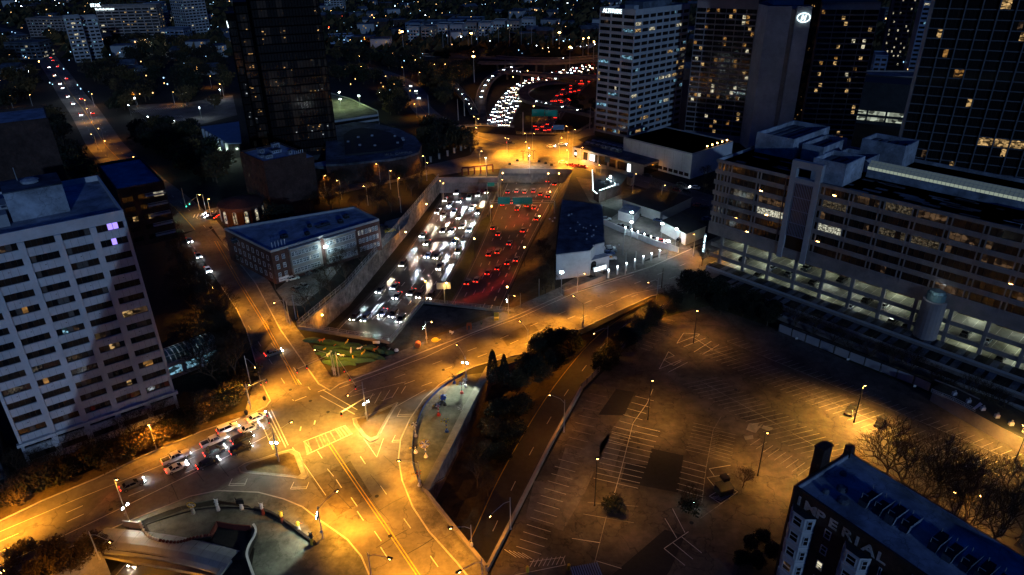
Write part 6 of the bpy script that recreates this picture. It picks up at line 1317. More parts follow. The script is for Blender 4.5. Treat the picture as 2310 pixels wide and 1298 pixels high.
# high mast lamps beyond the junction
for hd, E, s_ in (((1068,128),9000,1.3), ((1286,107),5000,1.1), ((1352,152),4200,1.1), ((907,72),4000,1.5), ((1063,76),3500,1.5), ((1262,74),4000,1.5), ((1316,88),1500,.7), ((1328,86),1500,.7), ((1340,95),1500,.7)):
    hp = P(hd[0], hd[1], 20); t = thing('mast_lamp', 'tall mast with a glowing orange lamp rising from the dark interchange', 'lamp', (hp.x, hp.y, 0), 0, 'tall orange masts of the interchange'); q = MB(); q.tube([(0, 0, 0), (0, 0, 20)], [.4, .15], 'galvanized', 5); q.build('pole', t); q = MB(); q.lathe((0, 0, 19.6), [(.5*s_, 0), (1.0*s_, .6), (.5*s_, 1.1)], 'bulb_sodium', 8); q.build('bulb', t); light('mast_light', (0, 0, 18.6), E, SODIUM, t)
# junction: bare poles of the interchange
pl_ = MB(); pl_.tube([(0, 0, 0), (0, 0, 22)], [.35, .15], 'galvanized', 4); plm = pl_.mesh('pole')
MASTS = ((1000,110),(1011,112),(1018,114),(1037,112),(1045,112),(1057,120),(1078,112),(1102,115),(1125,110),(1150,112),(1176,113),(1199,112),(1247,115),(1265,112),(1048,262),(1034,272),(968,262),(1180,305),(1340,300),(1330,292))
for k, px in enumerate(MASTS):
    tag(put(plm, 'light_mast', None, P(*px)), 'thin pale mast standing unlit in the dark interchange'+nth(sorted([a_[0] for a_ in MASTS]).index(px[0])), 'pole', 'thin unlit masts of the interchange').scale = (1, 1, 1 if k < 14 else .6)
# ================================================================== SIGNALS, SIGNS, POLES
def signal(label, base, arm_end, h=6.5, n=2, col='signal_red'):
    B = P(*base); t = thing('traffic_signal', label, 'traffic light', B); q = MB(); q.tube([(0, 0, 0), (0, 0, h+1)], [.15, .1], 'galvanized', 6); q.build('pole', t)
    e = P(arm_end[0], arm_end[1], h)-B; e.z = h; q = MB(); q.tube([(0, 0, h), e], .07, 'galvanized', 5); q.build('arm', t)
    for k in range(n):
        p = Vector((0, 0, h)).lerp(e, 1-.28*k); s_ = MB(); s_.box((-.2, -.18, -1.1), (.2, .18, 0), 'dark_metal'); o = s_.build('signal_head', t, p)
        l_ = MB(); l_.lathe((0, 0, 0), [(.13, 0), (.13, .05)], col, 8); x = l_.build('lens', o, (0, -.18, -.9)); x.rotation_euler = (math.pi/2, 0, 0)
    return t
signal('signal mast with arm reaching over the avenue from the hedge corner', (753,847), (670,833)); signal('signal on the right-hand corner with arm towards the wide road', (765,850), (802,870), n=3)
signal('signal mast by the waiting cars reaching to the upper left', (630,1043), (602,930)); signal('signal arm left of the junction on the verge mast', (567,924), (600,855)); signal('signal arm at the island right of the junction', (829,950), (770,930), n=1)
signal('green traffic light over the upper left street crossing', (451,474), (420,461), 6, 2, 'signal_green'); signal('green traffic light further up the left avenue', (333,400), (300,372), 6, 2, 'signal_green')
light('green_glow', P(425, 468, 5), 120, (.1, 1, .7)); light('green_glow', P(316, 380, 5), 160, (.1, 1, .8))
def gantry(label, a, b2, boards, zt=1.0):
    A, B = P(a[0], a[1], FZ), P(b2[0], b2[1], FZ); t = thing('sign_gantry', label, 'road sign', A); d = (B-A); an = math.atan2(d.y, d.x); L = d.length
    for x in (0, L): q = MB(); q.tube([(0, 0, 0), (0, 0, zt-FZ)], .2, 'galvanized', 6); q.build('post', t, (math.cos(an)*x, math.sin(an)*x, 0))
    q = MB(); u = d.normalized()
    for zz in (-.6, .4): q.tube([(0, 0, zt-FZ+zz), (d.x, d.y, zt-FZ+zz)], .09, 'galvanized', 4)
    q.build('truss', t)
    for (x, w_, h_, txt, m_) in boards:
        q = MB(); q.box((0, -.4, 0), (w_, -.28, h_), m_); q.box((.06, -.42, .06), (w_-.06, -.4, .12), 'paint_white'); q.box((.06, -.42, h_-.12), (w_-.06, -.4, h_-.06), 'paint_white')
        o = q.build('sign_panel', t, (math.cos(an)*x, math.sin(an)*x, zt-FZ-1.2), an)
        for i, s_ in enumerate(txt): put(text_mesh(s_, .75, .01, 'text_pale'), 'lettering', o, (.5, -.43, h_-1.1-i*.95)).rotation_euler = (math.pi/2, 0, 0)
    return t
emis('text_pale', (.5, .9, .85), .10)
gantry('green overhead sign gantry with three panels over the taillight lanes', (1107,500), (1250,500), [(3.3,5.2,3.2,('75  85','Exit ONLY'),'sign_green'),(9.6,4.2,3.0,('Freedom','Parkway'),'sign_green'),(13.9,4.0,3.0,('Edgewood','Auburn Ave'),'sign_green')], 2.2)
gantry('green overhead sign above the far end of the headlight lanes', (1100,455), (1124,455), [(.2,3.2,2.0,('75',),'sign_green')], 1.6)
gantry('wide green sign gantry over the distant red lanes beyond the junction', (1200,290), (1262,290), [(0,8,4.4,('75 85','Midtown'),'sign_green'),(8.4,8,4.0,('Courtland','Exit'),'sign_green')], 2.0)
gantry('blue service sign beyond the junction bridge', (1243,318), (1272,318), [(1,6.6,2.8,('LODGING',),'sign_blue')], 1.0)
t = thing('back_sign', 'yellowish back of an overhead sign above the headlight lanes', 'road sign', P(1004, 690, FZ)); q = MB(); q.tube([(0, 0, 0), (0, 0, 8)], .2, 'galvanized', 6); q.build('post', t); q = MB(); q.box((-2.4, -.1, 6.2), (2.2, .1, 8.6), 'yellow_board'  if 'yellow_board' in MT else 'tan_facade'); q.build('sign_panel', t); light('sign_glow', P(1004, 690, FZ)+Vector((.8, -1.6, 7.2)), 120, (1, .72, .25))
t = thing('metal_plate', 'small white plate fixed to the bridge railing kerb', 'sign', P(842, 774)); q = MB(); q.box((0, -.5, .0), (1.9, -.3, .8), 'white_paint'); q.build('plate', t)
for k, (px, h_) in enumerate((((622,655),9),((655,735),8),((668,720),8),((676,735),7),((1216,668),6),((1174,695),5),((1492,650),7),((420,470),9),((346,480),8),((378,470),8),((905,480),7),((902,530),4),((1365,455),20),((1405,575),9),((1432,610),7),((1530,570),8),((1410,620),8))):
    q = MB(); q.tube([(0, 0, 0), (0, 0, h_)], [.16, .1], 'bark' if k % 3 == 0 else 'galvanized', 5); q.build
    t = thing('utility_pole', 'slender utility pole '+['at the apartment row corner','under the avenue lamp','by the bridge corner','right beside the bridge corner','on the slope by the warehouse','behind the dark deck','at the right bushes','at the green signals','at the avenue trees','by the avenue','near the yellow car','behind the yellow car','tall cellular mast by the freeway slope','in the dealer yard','at the white gate posts','by the dealer office','beside the white parked cars'][k], 'pole', P(*px)); q.build('pole', t)
    if k == 12: 
        q = MB(); [q.box((math.cos(a)*.9-.2, math.sin(a)*.9-.1, 17.5), (math.cos(a)*.9+.2, math.sin(a)*.9+.1, 19.8), 'dark_metal') for a in [i*math.pi/4 for i in range(8)]]; q.build('antenna', t)
    elif k in (0, 8, 13): q = MB(); q.box((-1.1, -.06, h_-.9), (1.1, .06, h_-.75), 'bark'); q.build('crossarm', t)
wr = MB()
for a, b2, za, zb in (((622,655),(566,870),9,8),((566,872),(753,847),8,8),((1065,1243),(948,1300),8,8),((622,655),(500,420),9,9),((753,847),(829,950),7,7)):
    A, B = P(*a), P(*b2); A.z, B.z = za, zb; wr.tube([A.lerp(B, i/8)-Vector((0, 0, 1.6*math.sin(math.pi*i/8))) for i in range(9)], .025, 'dark_metal', 3)
tag(wr.build('overhead_wire'), 'thin black overhead wires crossing the avenue and junction', 'wire')
# fence pillars beside the far junction road
pr_ = MB(); pr_.box((-.5, -.5, 0), (.5, .5, 2.6), 'tan_facade'); pr_.box((-.65, -.65, 2.6), (.65, .65, 2.85), 'concrete'); pr_ = pr_.mesh('pillar')
path_ = smooth_path([P(915,380),P(972,366),P(1010,352),P(1040,340),P(1060,330),P(1065,318),P(1055,305),P(1030,295)], 1)
tp = thing('pillar_fence', 'row of pale fence pillars with dark railings curving left of the far junction', 'fence')
for i in range(len(path_)-1):
    for k in range(2): put(pr_, 'pillar', tp, path_[i].lerp(path_[i+1], k/2))
q = MB(); 
for zz in (.6, 1.9): q.tube([p+Vector((0, 0, zz)) for p in path_], .06, 'dark_metal', 4)
q.build('rail', tp)
# plaza things on the junction: palms-like posts and planters
for k, px in enumerate(((1180,361),(1192,363),(1203,360))):
    t = thing('palm_sculpture', 'spiky palm-like metal post on the junction plaza, '+('left','middle','right')[k]+' of three', 'sculpture', P(*px)); q = MB(); q.tube([(0, 0, 0), (0, 0, 4.2)], .14, 'dark_metal', 5); q.build('post', t); q = MB(); [q.tube([(0, 0, 4.1), (math.cos(a)*1.0, math.sin(a)*1.0, 4.7), (math.cos(a)*1.9, math.sin(a)*1.9, 4.0)], [.1, .08, .02], 'dark_metal', 4) for a in [i*math.pi/4 for i in range(8)]]; q.build('frond', t)
for k, px in enumerate(((1150,372),(1167,364),(1216,366),(1231,370),(1244,374))): q = MB(); q.box((-.7, -.5, 0), (.7, .5, .8), 'dark_metal'); q.box((-.6, -.4, .8), (.6, .4, 1.0), 'leaf_dark'); tag(q.build('planter', None, P(*px)), 'dark planter box on the white-lit junction plaza', 'planter', 'planter boxes on the junction plaza')
light('plaza_light', P(1170, 372, 5), 250, (1, .85, .7)); light('plaza_light', P(1230, 376, 5), 200, (1, .85, .75)); light('plaza_light', P(1192, 366, 3), 150, (.9, .95, 1))
# bins, boxes, dumpster
for px, lb in (((597,903),'dark litter bin on the corner left of the junction'), ((556,935),'pile of dark rubbish by the corner mast')): t = thing('litter_bin', lb, 'bin', P(*px)); q = MB(); q.lathe((0, 0, 0), [(.35, 0), (.42, 1.0), (.3, 1.2)], 'dark_metal', 8); q.build('body', t)
t = thing('dumpster', 'dark dumpster on the hatched rectangle in the parking lot', 'dumpster', P(1632, 1112), .3); q = MB(); q.box((-1.5, -1.1, .2), (1.5, 1.1, 1.7), 'asphalt_new'); q.build('body', t); q = MB(); q.face([(-1.6, -1.2, 1.72), (1.6, -1.2, 1.72), (1.6, 1.2, 2.2), (-1.6, 1.2, 2.2)], 'black_frame'); q.build('lid', t); q = MB(); q.box((.2, .6, 2.2), (1.6, 2.2, 2.9), 'dark_metal'); q.build('crate', t)
for px in ((1190,1290),(1283,1285)): t = thing('bollard_pair', 'yellow bollard at the bottom edge of the parking lot, '+('left','right')[px[0] > 1200]+' one', 'bollard', P(*px)); q = MB(); q.tube([(0, 0, 0), (0, 0, 1.2)], .3, 'yellow_paint', 8); q.build('post', t)
t = thing('striped_booth', 'corner of a small booth with ribbed blue-grey roof at the bottom edge', 'booth', P(1285, 1300), .2); q = MB(); q.box((0, -6, 0), (5, -.6, 2.6), 'dark_metal'); q.build('wall', t)
for k in range(12): q = MB(); q.box((-.1+k*.43, -6.2, 2.6), (.12+k*.43, -.4, 2.75), 'roof_metal'); q.build('roof_rib', t)
for px, lb in (((1562,1143),'blue'), ((1921,930),'second blue')): q = MB(); q.lathe((0, 0, 0), [(.12, 0), (.12, .9)], 'dark_metal', 6); q.lathe((0, 0, .9), [(.2, 0), (.2, .25)], 'bulb_cool', 6); tag(q.build('call_light', None, P(*px)), lb+' white point light on a short post in the parking lot', 'light')
# ================================================================== VEHICLES
def loft(q, st, m_):
    rows_ = []
    for (x, hw, zb, zt) in st:
        s_ = [(-hw*.9, zb), (-hw, zb+.18), (-hw, zt-.16), (-hw*.86, zt), (hw*.86, zt), (hw, zt-.16), (hw, zb+.18), (hw*.9, zb)]
        rows_.append([(x, y, z) for y, z in s_])
    k = len(q.v); i = q.mi(m_)
    for r in rows_: q.v += r
    for a in range(len(rows_)-1):
        for j in range(8): q.f.append((k+a*8+j, k+a*8+(j+1) % 8, k+(a+1)*8+(j+1) % 8, k+(a+1)*8+j)); q.m.append(i)
    q.f.append(tuple(k+j for j in range(8))); q.m.append(i); e = k+(len(rows_)-1)*8; q.f.append(tuple(e+j for j in range(8))[::-1]); q.m.append(i)
KINDS = {'sedan': dict(L=4.7, st=[(-2.35,.78,.42,.80),(-2.2,.86,.28,.98),(-1.3,.9,.24,1.02),(0,.91,.24,.98),(1.1,.9,.24,.96),(2.05,.84,.26,.78),(2.35,.70,.36,.62)], cab=(-1.75,1.15,-1.1,.35,.95,1.45)),
 'suv': dict(L=4.7, st=[(-2.35,.82,.5,1.0),(-2.25,.9,.34,1.14),(-1.3,.93,.3,1.16),(0,.94,.3,1.12),(1.1,.93,.3,1.1),(2.1,.88,.32,.98),(2.35,.76,.42,.82)], cab=(-2.2,1.15,-1.95,.45,1.1,1.75)),
 'pickup': dict(L=5.8, st=[(-2.9,.88,.5,1.1),(-2.85,.94,.42,1.16),(-1.2,.96,.36,1.16),(0,.96,.36,1.16),(1.4,.95,.36,1.16),(2.5,.92,.38,1.08),(2.9,.82,.46,.92)], cab=(-1.1,1.35,-.85,.65,1.12,1.85)),
 'coupe': dict(L=4.5, st=[(-2.25,.80,.40,.78),(-2.1,.90,.24,.92),(-1.2,.92,.2,.90),(0,.88,.2,.86),(1.1,.9,.2,.84),(1.95,.84,.22,.66),(2.25,.68,.32,.5)], cab=(-1.6,1.0,-.75,.15,.82,1.25))}
CM = {}
def car_parts(kind, paint):
    if (kind, paint) in CM: return CM[(kind, paint)]
    K_ = KINDS[kind]; q = MB(); loft(q, K_['st'], paint); L2 = K_['L']/2
    q.box((L2-.02, -.5, .42), (L2+.03, .5, .56), 'black_frame')
    if kind == 'pickup': q.box((-2.75, -.8, 1.155), (-1.2, .8, 1.17), 'black_frame'); q.box((-2.85, -.95, 1.15), (-1.15, -.8, 1.26), paint); q.box((-2.85, .8, 1.15), (-1.15, .95, 1.26), paint)
    body = q.mesh('body', True); x0, x1, x2, x3, zb, zr = K_['cab']; q = MB(); b0, t0 = .84, .64
    B_ = [(x0, -b0, zb), (x1, -b0, zb), (x1, b0, zb), (x0, b0, zb)]; T_ = [(x2, -t0, zr), (x3, -t0, zr), (x3, t0, zr), (x2, t0, zr)]
    for j in range(4): q.face([B_[j], B_[(j+1) % 4], T_[(j+1) % 4], T_[j]], 'glass_dark')
    for (a, b2) in zip(B_, T_): q.tube([a, b2], .05, paint, 4)
    xm = (x2+x3)/2-.1; q.tube([(xm, -b0+.02, zb), (xm, -t0, zr)], .04, paint, 4); q.tube([(xm, b0-.02, zb), (xm, t0, zr)], .04, paint, 4)
    cab = q.mesh('windows'); q = MB(); q.box((x2-.05, -t0-.03, zr-.02), (x3+.05, t0+.03, zr+.05), paint); roof = q.mesh('roof')
    q = MB(); q.tube([(0, -.12, 0), (0, .12, 0)], .34, 'rubber', 12); q.tube([(0, -.13, 0), (0, .13, 0)], .2, 'rim', 8); wheel = q.mesh('wheel')
    q = MB(); q.box((-.06, -.2, -.08), (.06, .2, .08), 'headlight'); hl = q.mesh('headlight'); q = MB(); q.box((-.06, -.2, -.08), (.06, .2, .08), 'headlight_warm'); hw_ = q.mesh('headlight')
    q = MB(); q.box((-.05, -.2, -.09), (.05, .2, .09), 'taillight'); tl = q.mesh('taillight'); q = MB(); q.box((-.04, -.18, -.08), (.04, .18, .08), 'rust_red'); td = q.mesh('taillight'); q = MB(); q.box((-.04, -.18, -.08), (.04, .18, .08), 'glass_teal'); hd = q.mesh('headlight')
    q = MB(); q.box((-.1, -.1, 0), (.1, .1, .14), paint); mi_ = q.mesh('mirror')
    CM[(kind, paint)] = (body, cab, roof, wheel, hl, hw_, tl, td, hd, mi_); return CM[(kind, paint)]
JM = {}
def joined(kind, paint, lit, warm):
    k_ = (kind, paint, lit, warm)
    if k_ not in JM:
        K_ = KINDS[kind]; q = MB(); loft(q, K_['st'], paint); x0, x1, x2, x3, zb, zr = K_['cab']; b0, t0 = .84, .64
        B_ = [(x0, -b0, zb), (x1, -b0, zb), (x1, b0, zb), (x0, b0, zb)]; T_ = [(x2, -t0, zr), (x3, -t0, zr), (x3, t0, zr), (x2, t0, zr)]
        for j in range(4): q.face([B_[j], B_[(j+1) % 4], T_[(j+1) % 4], T_[j]], 'glass_dark')
        q.face(T_, paint); L2 = K_['L']/2
        for x in (-L2*.62, L2*.62):
            for y in (-.85, .85): q.tube([(x, y-.1, .33), (x, y+.1, .33)], .33, 'rubber', 8)
        for y in (-.62, .62):
            if 'h' in lit: q.box((L2-.08, y-.24, .54), (L2+.06, y+.24, .78), 'far_headlight_warm' if warm else 'far_headlight')
            if 't' in lit: q.box((-L2-.04, y-.26, .72), (-L2+.1, y+.26, .96), 'taillight')
        JM[k_] = q.mesh('car')
    return JM[k_]
def car(label, kind, paint, pos, an, lit='', cat='car', group=None, E=0, beam=True, warm=False, simple=False, z=0, Et=0, name=None):
    nm = name or {'sedan': 'sedan_car', 'suv': 'suv_car', 'pickup': 'pickup_truck', 'coupe': 'coupe_car'}[kind]; K_ = KINDS[kind]; L2 = K_['L']/2
    if simple: t = put(joined(kind, paint, lit, warm), nm, None, pos, an); tag(t, label, cat, group)
    else:
        body, cab, roof, wheel, hl, hw_, tl, td, hd, mi_ = car_parts(kind, paint); t = thing(nm, label, cat, pos, an, group)
        put(body, 'body', t); put(cab, 'windows', t); put(roof, 'roof', t)
        for x in (-L2*.62, L2*.62):
            for y in (-.84, .84): put(wheel, 'wheel', t, (x, y, .34))
        for y in (-.62, .62):
            put((hw_ if warm else hl) if 'h' in lit else hd, 'headlight', t, (L2-.03-(.0 if kind != 'coupe' else .06), y, .66)); put(tl if 't' in lit else td, 'taillight', t, (-L2+.02, y, .84)); put(mi_, 'mirror', t, (K_['cab'][3]+.35, y*1.52, K_['cab'][4]))
    if E > 1000:
        for y in (-.6, .6): light('headlight_beam', (L2+.15, y, .66), E, (1, .80, .58) if warm else (.72, .86, 1), t, 'SPOT', .05, (1, 0, -.056), 3.2, .4)
    elif E: light('headlight_beam', (L2+.15, 0, .66), E, (1, .86, .66) if warm else (.80, .90, 1), t, 'SPOT', .06, (1, 0, -.085), 20, .9)
    if Et > 100:
        for y in (-.6, .6): light('taillight_glow', (-L2-.12, y, .84), Et, (1, .03, .015), t, 'SPOT', .05, (-1, 0, -.066), 3.4, .4)
    elif Et: light('taillight_glow', (-L2-.2, 0, .8), Et, (1, .04, .02), t, 'SPOT', .1, (-1, 0, -.2), 70, .9)
    return t
uM = (P(600, 950)-P(400, 1036)); aM = math.atan2(uM.y, uM.x)
G_ = 'cars queuing at the junction'
for (px, kind, paint, lb) in (((583,943),'sedan','car_white','white sedan first in the queue nearest the kerb at the junction'), ((567,967),'sedan','car_silver','silver sedan second row, beside the leading white sedan'), ((550,991),'suv','car_black','black suv behind the silver sedan'), ((547,1014),'suv','car_black','black suv with red taillights nearest the traffic island'), ((517,968),'suv','car_white','white suv behind the leading white sedan'),
    ((487,996),'pickup','car_white','white pickup truck with open dark bed in the middle of the queue'), ((488,1018),'sedan','car_grey','dark grey sedan beside the middle white pickup'), ((401,1033),'pickup','car_white','white pickup truck at the tail of the queue'), ((403,1055),'coupe','car_white','low white sports car beside the rear pickup'), ((473,1046),'sedan','car_black','dark sedan with headlights on in the lane nearest the slip road')):
    car(lb, kind, paint, P(px[0], px[1], 0)+Vector((0, -.6, .02)), aM, 'ht' , 'truck' if kind == 'pickup' else 'car', G_, E=90, Et=4)
car('car with red brake lights driving along the lower left road', 'sedan', 'car_grey', P(300, 1098), aM, 'ht', E=110, Et=60)
car('car turning across the avenue with warm headlights', 'sedan', 'car_grey', P(618, 800), math.radians(35), 'ht', E=60, warm=True, Et=20)
aC = math.atan2(*(lambda d: (d.y, d.x))(P(640, 790)-P(520, 600)))
for px, lb, c_ in (((448,580),'first car coming down the left avenue past the apartments','car_grey'), ((470,612),'leading car coming down the left avenue with glaring headlights','car_white'), ((428,545),'third car on the left avenue under the tree','car_black')): car(lb, 'sedan', c_, P(*px), aC, 'ht', E=160)
for px, lb in (((472,487),'first'), ((482,489),'second'), ((476,494),'third')): car(lb+' dark car waiting at the green signals by the arched hall', 'sedan', 'car_black', P(*px), math.radians(160), 'ht', E=12, Et=10)
car('yellow sports car parked on the lit yard above the retaining wall', 'coupe', 'car_yellow', P(880, 523), math.radians(25)); car('dark car parked left of the yellow sports car', 'sedan', 'car_black', P(862, 515), math.radians(30))
light('yard_spill', P(895, 533, 5), 200, (.8, .95, 1)); light('yard_spill', P(870, 535, 5), 100, (.8, .9, 1))
yd = MB(); flat(yd, G2([(856,520),(870,500),(925,485),(918,505),(862,560)]), .02, 'concrete'); flat(yd, G2([(622,655),(700,590),(790,575),(740,640),(680,690),(650,690)]), .015, 'asphalt'); struct('yard', yd)
for k, (px, c_, a_) in enumerate((((660,632),'car_white',.6), ((690,618),'car_grey',-.5), ((707,612),'car_black',-.5), ((668,655),'car_grey',2.4), ((685,648),'car_grey',2.4), ((722,604),'car_black',-.5))): car(['white hatchback lit by the cyan floodlight','grey car parked second under the floodlight','black car parked third under the floodlight','grey car by the poles in the small car park','last grey car by the poles','black car at the far end of the small car park'][k], 'sedan', c_, P(*px), a_)
light('carpark_light', P(672, 622, 6), 120, (.6, .95, 1)); light('carpark_light', P(690, 645, 5), 60, (.6, .9, 1))
for k, (px, c_, lb) in enumerate((((1375,563),'car_white','white car rearmost of the row beside the warehouse'), ((1372,574),'car_blue','blue car in the row beside the warehouse'), ((1376,586),'car_white','white estate nearest the road beside the warehouse'), ((1377,568),'car_silver','silver car second of the row beside the warehouse'), ((1366,497),'car_silver','silver car at the top of the sloping white wall'))): car(lb, 'suv' if k == 2 else 'sedan', c_, P(*px), .0)
for k in range(7): car('dark car in the row along the inner lot wall, '+['nearest the top','second from the top','third','fourth','fifth','sixth','last at the bottom'][k], 'sedan', 'car_black' if k % 2 else 'car_grey', P(1398+k*11.5, 512+k*4.8), 2.2, E=0)
car('red car standing at the bright end of the dealer lot', 'suv', 'car_red', P(1490, 549), .4)
car('dark teal car beside the white dealer wall', 'sedan', 'car_blue', P(1487, 500), -.4); car('dark truck at the gate of the dealer office', 'suv', 'car_black', P(1535, 545), .9); car('white van at the dealer kiosk', 'suv', 'car_black', P(1433, 487), -.3)
for k, (px, c_, l_) in enumerate((((1243,333),'car_white','h'), ((1268,328),'car_white','h'), ((1270,369),'car_white','t'), ((1288,375),'car_red','t'), ((1302,377),'car_red','t'), ((1316,379),'car_red','t'), ((1460,399),'car_black',''), ((1537,419),'car_black',''), ((1567,426),'car_white','h'), ((1525,432),'car_red',''), ((1548,434),'car_black',''), ((1590,470),'car_black',''), ((1595,497),'car_blue',''), ((1575,467),'car_red',''), ((1152,325),'car_black','t'))):
    car(['white car crossing the far junction, left one','white car crossing the far junction, right one','white car stopped beside the junction plaza','red car parked just right of the junction plaza','second red car right of the junction plaza','third red car right of the junction plaza','black car parked below the white ballroom block','black car further along the road below the ballroom block','white car with a headlight near the office block','red car parked behind the low shop row','black car beside the parked red one','black car in the dark yard by the office','blue car in the yard near the office corner','red car in the dark yard by the office','small dark car on the far junction'][k], 'sedan', c_, P(*px), [0.1, 0.1, -.2, -.6, -.6, -.6, -.65, -.65, 2.6, -.65, -.65, .3, .3, -.5, 0][k], l_, E=60 if 'h' in l_ else 0, Et=6 if 't' in l_ else 0)
car('dark sedan left of the tallest parking mast', 'sedan', 'car_black', P(1917, 931), math.radians(50)); car('dark sedan right of the tallest parking mast', 'sedan', 'car_black', P(1984, 958), math.radians(50))
names_q = dict(car_white='white', car_silver='silver', car_black='black', car_grey='grey', car_blue='blue')
for (x, z, c_) in GARAGE_CARS:
    p = o0+Vector((math.cos(aO)*x-math.sin(aO)*4.5, math.sin(aO)*x+math.cos(aO)*4.5, z)); car('%s car on the %s lit garage deck under the office block%s' % (names_q[c_], {1.55:'lowest', 5.35:'middle', 9.15:'upper'}[z], nth(sorted(g_[0] for g_ in GARAGE_CARS).index(x))), 'sedan', c_, p, aO+math.pi/2, group='cars on the garage decks')
# ---- freeway traffic
PAINTS = ['car_silver', 'car_black', 'car_black', 'car_black', 'car_grey', 'car_grey', 'car_blue', 'car_black']
names_p = dict(car_white='white', car_silver='silver', car_black='black', car_grey='grey', car_blue='blue', car_red='red')
ordl = ['lane beside the retaining wall', 'second lane from the wall', 'third lane from the wall', 'fourth lane from the wall', 'fifth lane from the wall', 'lane beside the median']
def drive(side, t0, t1, gap, lit, heading, simple, E, Et, grp, where):
    A, B = (Ll, Lr) if side == 'L' else (Rl, Rr)
    for ln_i in range(6):
        t_ = t0+rnd()*.8
        while t_ < t1:
            p = lane_pt(side, ln_i, t_); p2 = lane_pt(side, ln_i, t_+.05); d = (p2-p)*heading; step = (lane_pt(side, ln_i, t_+.1)-p).length/.1
            kind = random.choice(['sedan', 'sedan', 'suv', 'suv', 'pickup']); pa_ = random.choice(PAINTS); p.z = FZ+.03
            car('%s %s %s, %s, %s' % (names_p[pa_], kind, 'with headlights' if side == 'L' else 'with red taillights', ordl[ln_i] if side == 'L' else ['lane beside the median', 'second lane from the median', 'third lane from the median', 'fourth lane from the median', 'fifth lane from the median', 'outer lane by the slope'][ln_i], where), kind, pa_, p, math.atan2(d.y, d.x), lit, 'truck' if kind == 'pickup' else 'car', grp, E=0 if simple else E, Et=0 if simple else Et, warm=rnd() < .45, simple=simple)
            t_ += gap*(.62+rnd()*.9)*(1.0)/step
drive('L', 17.0, 39, 21, 'ht', -1, False, 170000, 0, 'headlight traffic on the near freeway', 'on the near stretch')
drive('L', 46, 79, 13.0, 'ht', -1, True, 300000, 0, 'headlight traffic beyond the junction', 'beyond the junction')
drive('R', 19, 40, 28, 't', 1, False, 0, 9000, 'taillight traffic on the near freeway', 'on the near stretch')
drive('R', 47, 79, 28, 't', 1, True, 0, 120000, 'taillight traffic beyond the junction', 'beyond the junction')
drive('L', 6, 10.5, 16, 'ht', -1, False, 300000, 0, 'headlight traffic on the near freeway', 'in the underpass at the bottom left')
# ---- interchange decks and their cars
ic = MB()
def deck(name, label, px, zs, w_, cars=(), lit='h', rail_=True, th=1.2):
    n = len(px); pts = smooth_path([P(p[0], p[1], z) for p, z in zip(px, zs)], 5); t = thing(name, label, 'bridge'); q = MB()
    L = offset(pts, w_/2); R = offset(pts, -w_/2); u = Vector((0, 0, 1))
    for i in range(len(pts)-1):
        q.face([R[i], R[i+1], L[i+1], L[i]], 'asphalt_old')
        for S, s_ in ((L, 1), (R, -1)): q.face([S[i]-u*th, S[i+1]-u*th, S[i+1]+u*.9, S[i]+u*.9], 'tan_facade')
        q.face([L[i]-u*th, R[i]-u*th, R[i+1]-u*th, L[i+1]-u*th], 'concrete')
    q.build('deck', t)
    if rail_:
        for i in range(3, len(pts)-1, 5): 
            c_ = MB(); p = pts[i]; c_.box((p.x-.9, p.y-.9, FZ-.1), (p.x+.9, p.y+.9, p.z-th), 'concrete'); c_.build('pier', t)
    for k, f_ in enumerate(cars):
        i = f_*(len(pts)-1); j = min(int(i), len(pts)-2); p = pts[j].lerp(pts[j+1], i-j); d = (pts[j+1]-pts[j])*(1 if lit == 't' else -1)
        car('car on the '+name.replace('_', ' ')+' of the distant interchange', 'sedan', random.choice(PAINTS), p+Vector((0, 0, .03)), math.atan2(d.y, d.x), lit, group='cars on the interchange ramps', simple=True, E=400 if 'h' in lit else 0)
    return t
deck('flyover', 'upper flyover crossing the distant interchange towards the apartment tower', [(860,112),(930,122),(1000,128),(1080,127),(1180,133),(1260,134),(1360,128)], [0,0,0,1,3,4,5], 12, (.1,.2,.3,.86), 'h')
deck('flyover', 'second flyover just below the upper one with dark tan sides', [(1075,142),(1160,142),(1240,142),(1300,139),(1365,132)], [0,2,3,4,5], 9, (), 'h')
deck('curved_ramp', 'broad overpass carrying a white lit stream just above the loop ramp', [(1120,164),(1162,163),(1190,166),(1260,170),(1355,174)], [-2,0,1,1,1], 11, (.25,.33,.42), 'h')
deck('loop_ramp', 'tight loop ramp curling between the white and red streams', [(1300,186),(1240,186),(1195,195),(1180,210),(1192,226),(1235,236),(1300,250),(1345,260)], [-5,-4,-3,-2,-1,-1,-1,0], 8, (.66,.72,.8,.88), 'h', False)
deck('slip_ramp', 'narrow ramp with a bright stream left of the main lanes', [(1090,283),(1084,250),(1088,210),(1105,180),(1135,160),(1175,148)], [-7,-6,-4.5,-3,-2,-1], 8, (.35,.42,.5,.58,.66,.74,.82,.9), 'h', False)
deck('side_ramp', 'thin ramp with blue-white stream descending on the far left', [(1020,188),(1040,208),(1058,232),(1070,256)], [0,-1,-2,-3], 6, (.15,.3,.45,.6,.75,.88), 'h', False)
deck('link_road', 'link road with white streak beyond the orange curve', [(1280,112),(1320,105),(1358,100)], [5,5,5], 10, (.2,.4,.6,.8), 'h', False)
for f_ in (.30,.36,.42): 
    p = lst[int(f_*len(lst))]; p2 = lst[int(f_*len(lst))+1]; d = p2-p; car('car coming down the curving orange street', 'sedan', 'car_white', p+Vector((0, 0, .05)), math.atan2(d.y, d.x), 'h', group='cars on the curving orange street', simple=True, E=300)
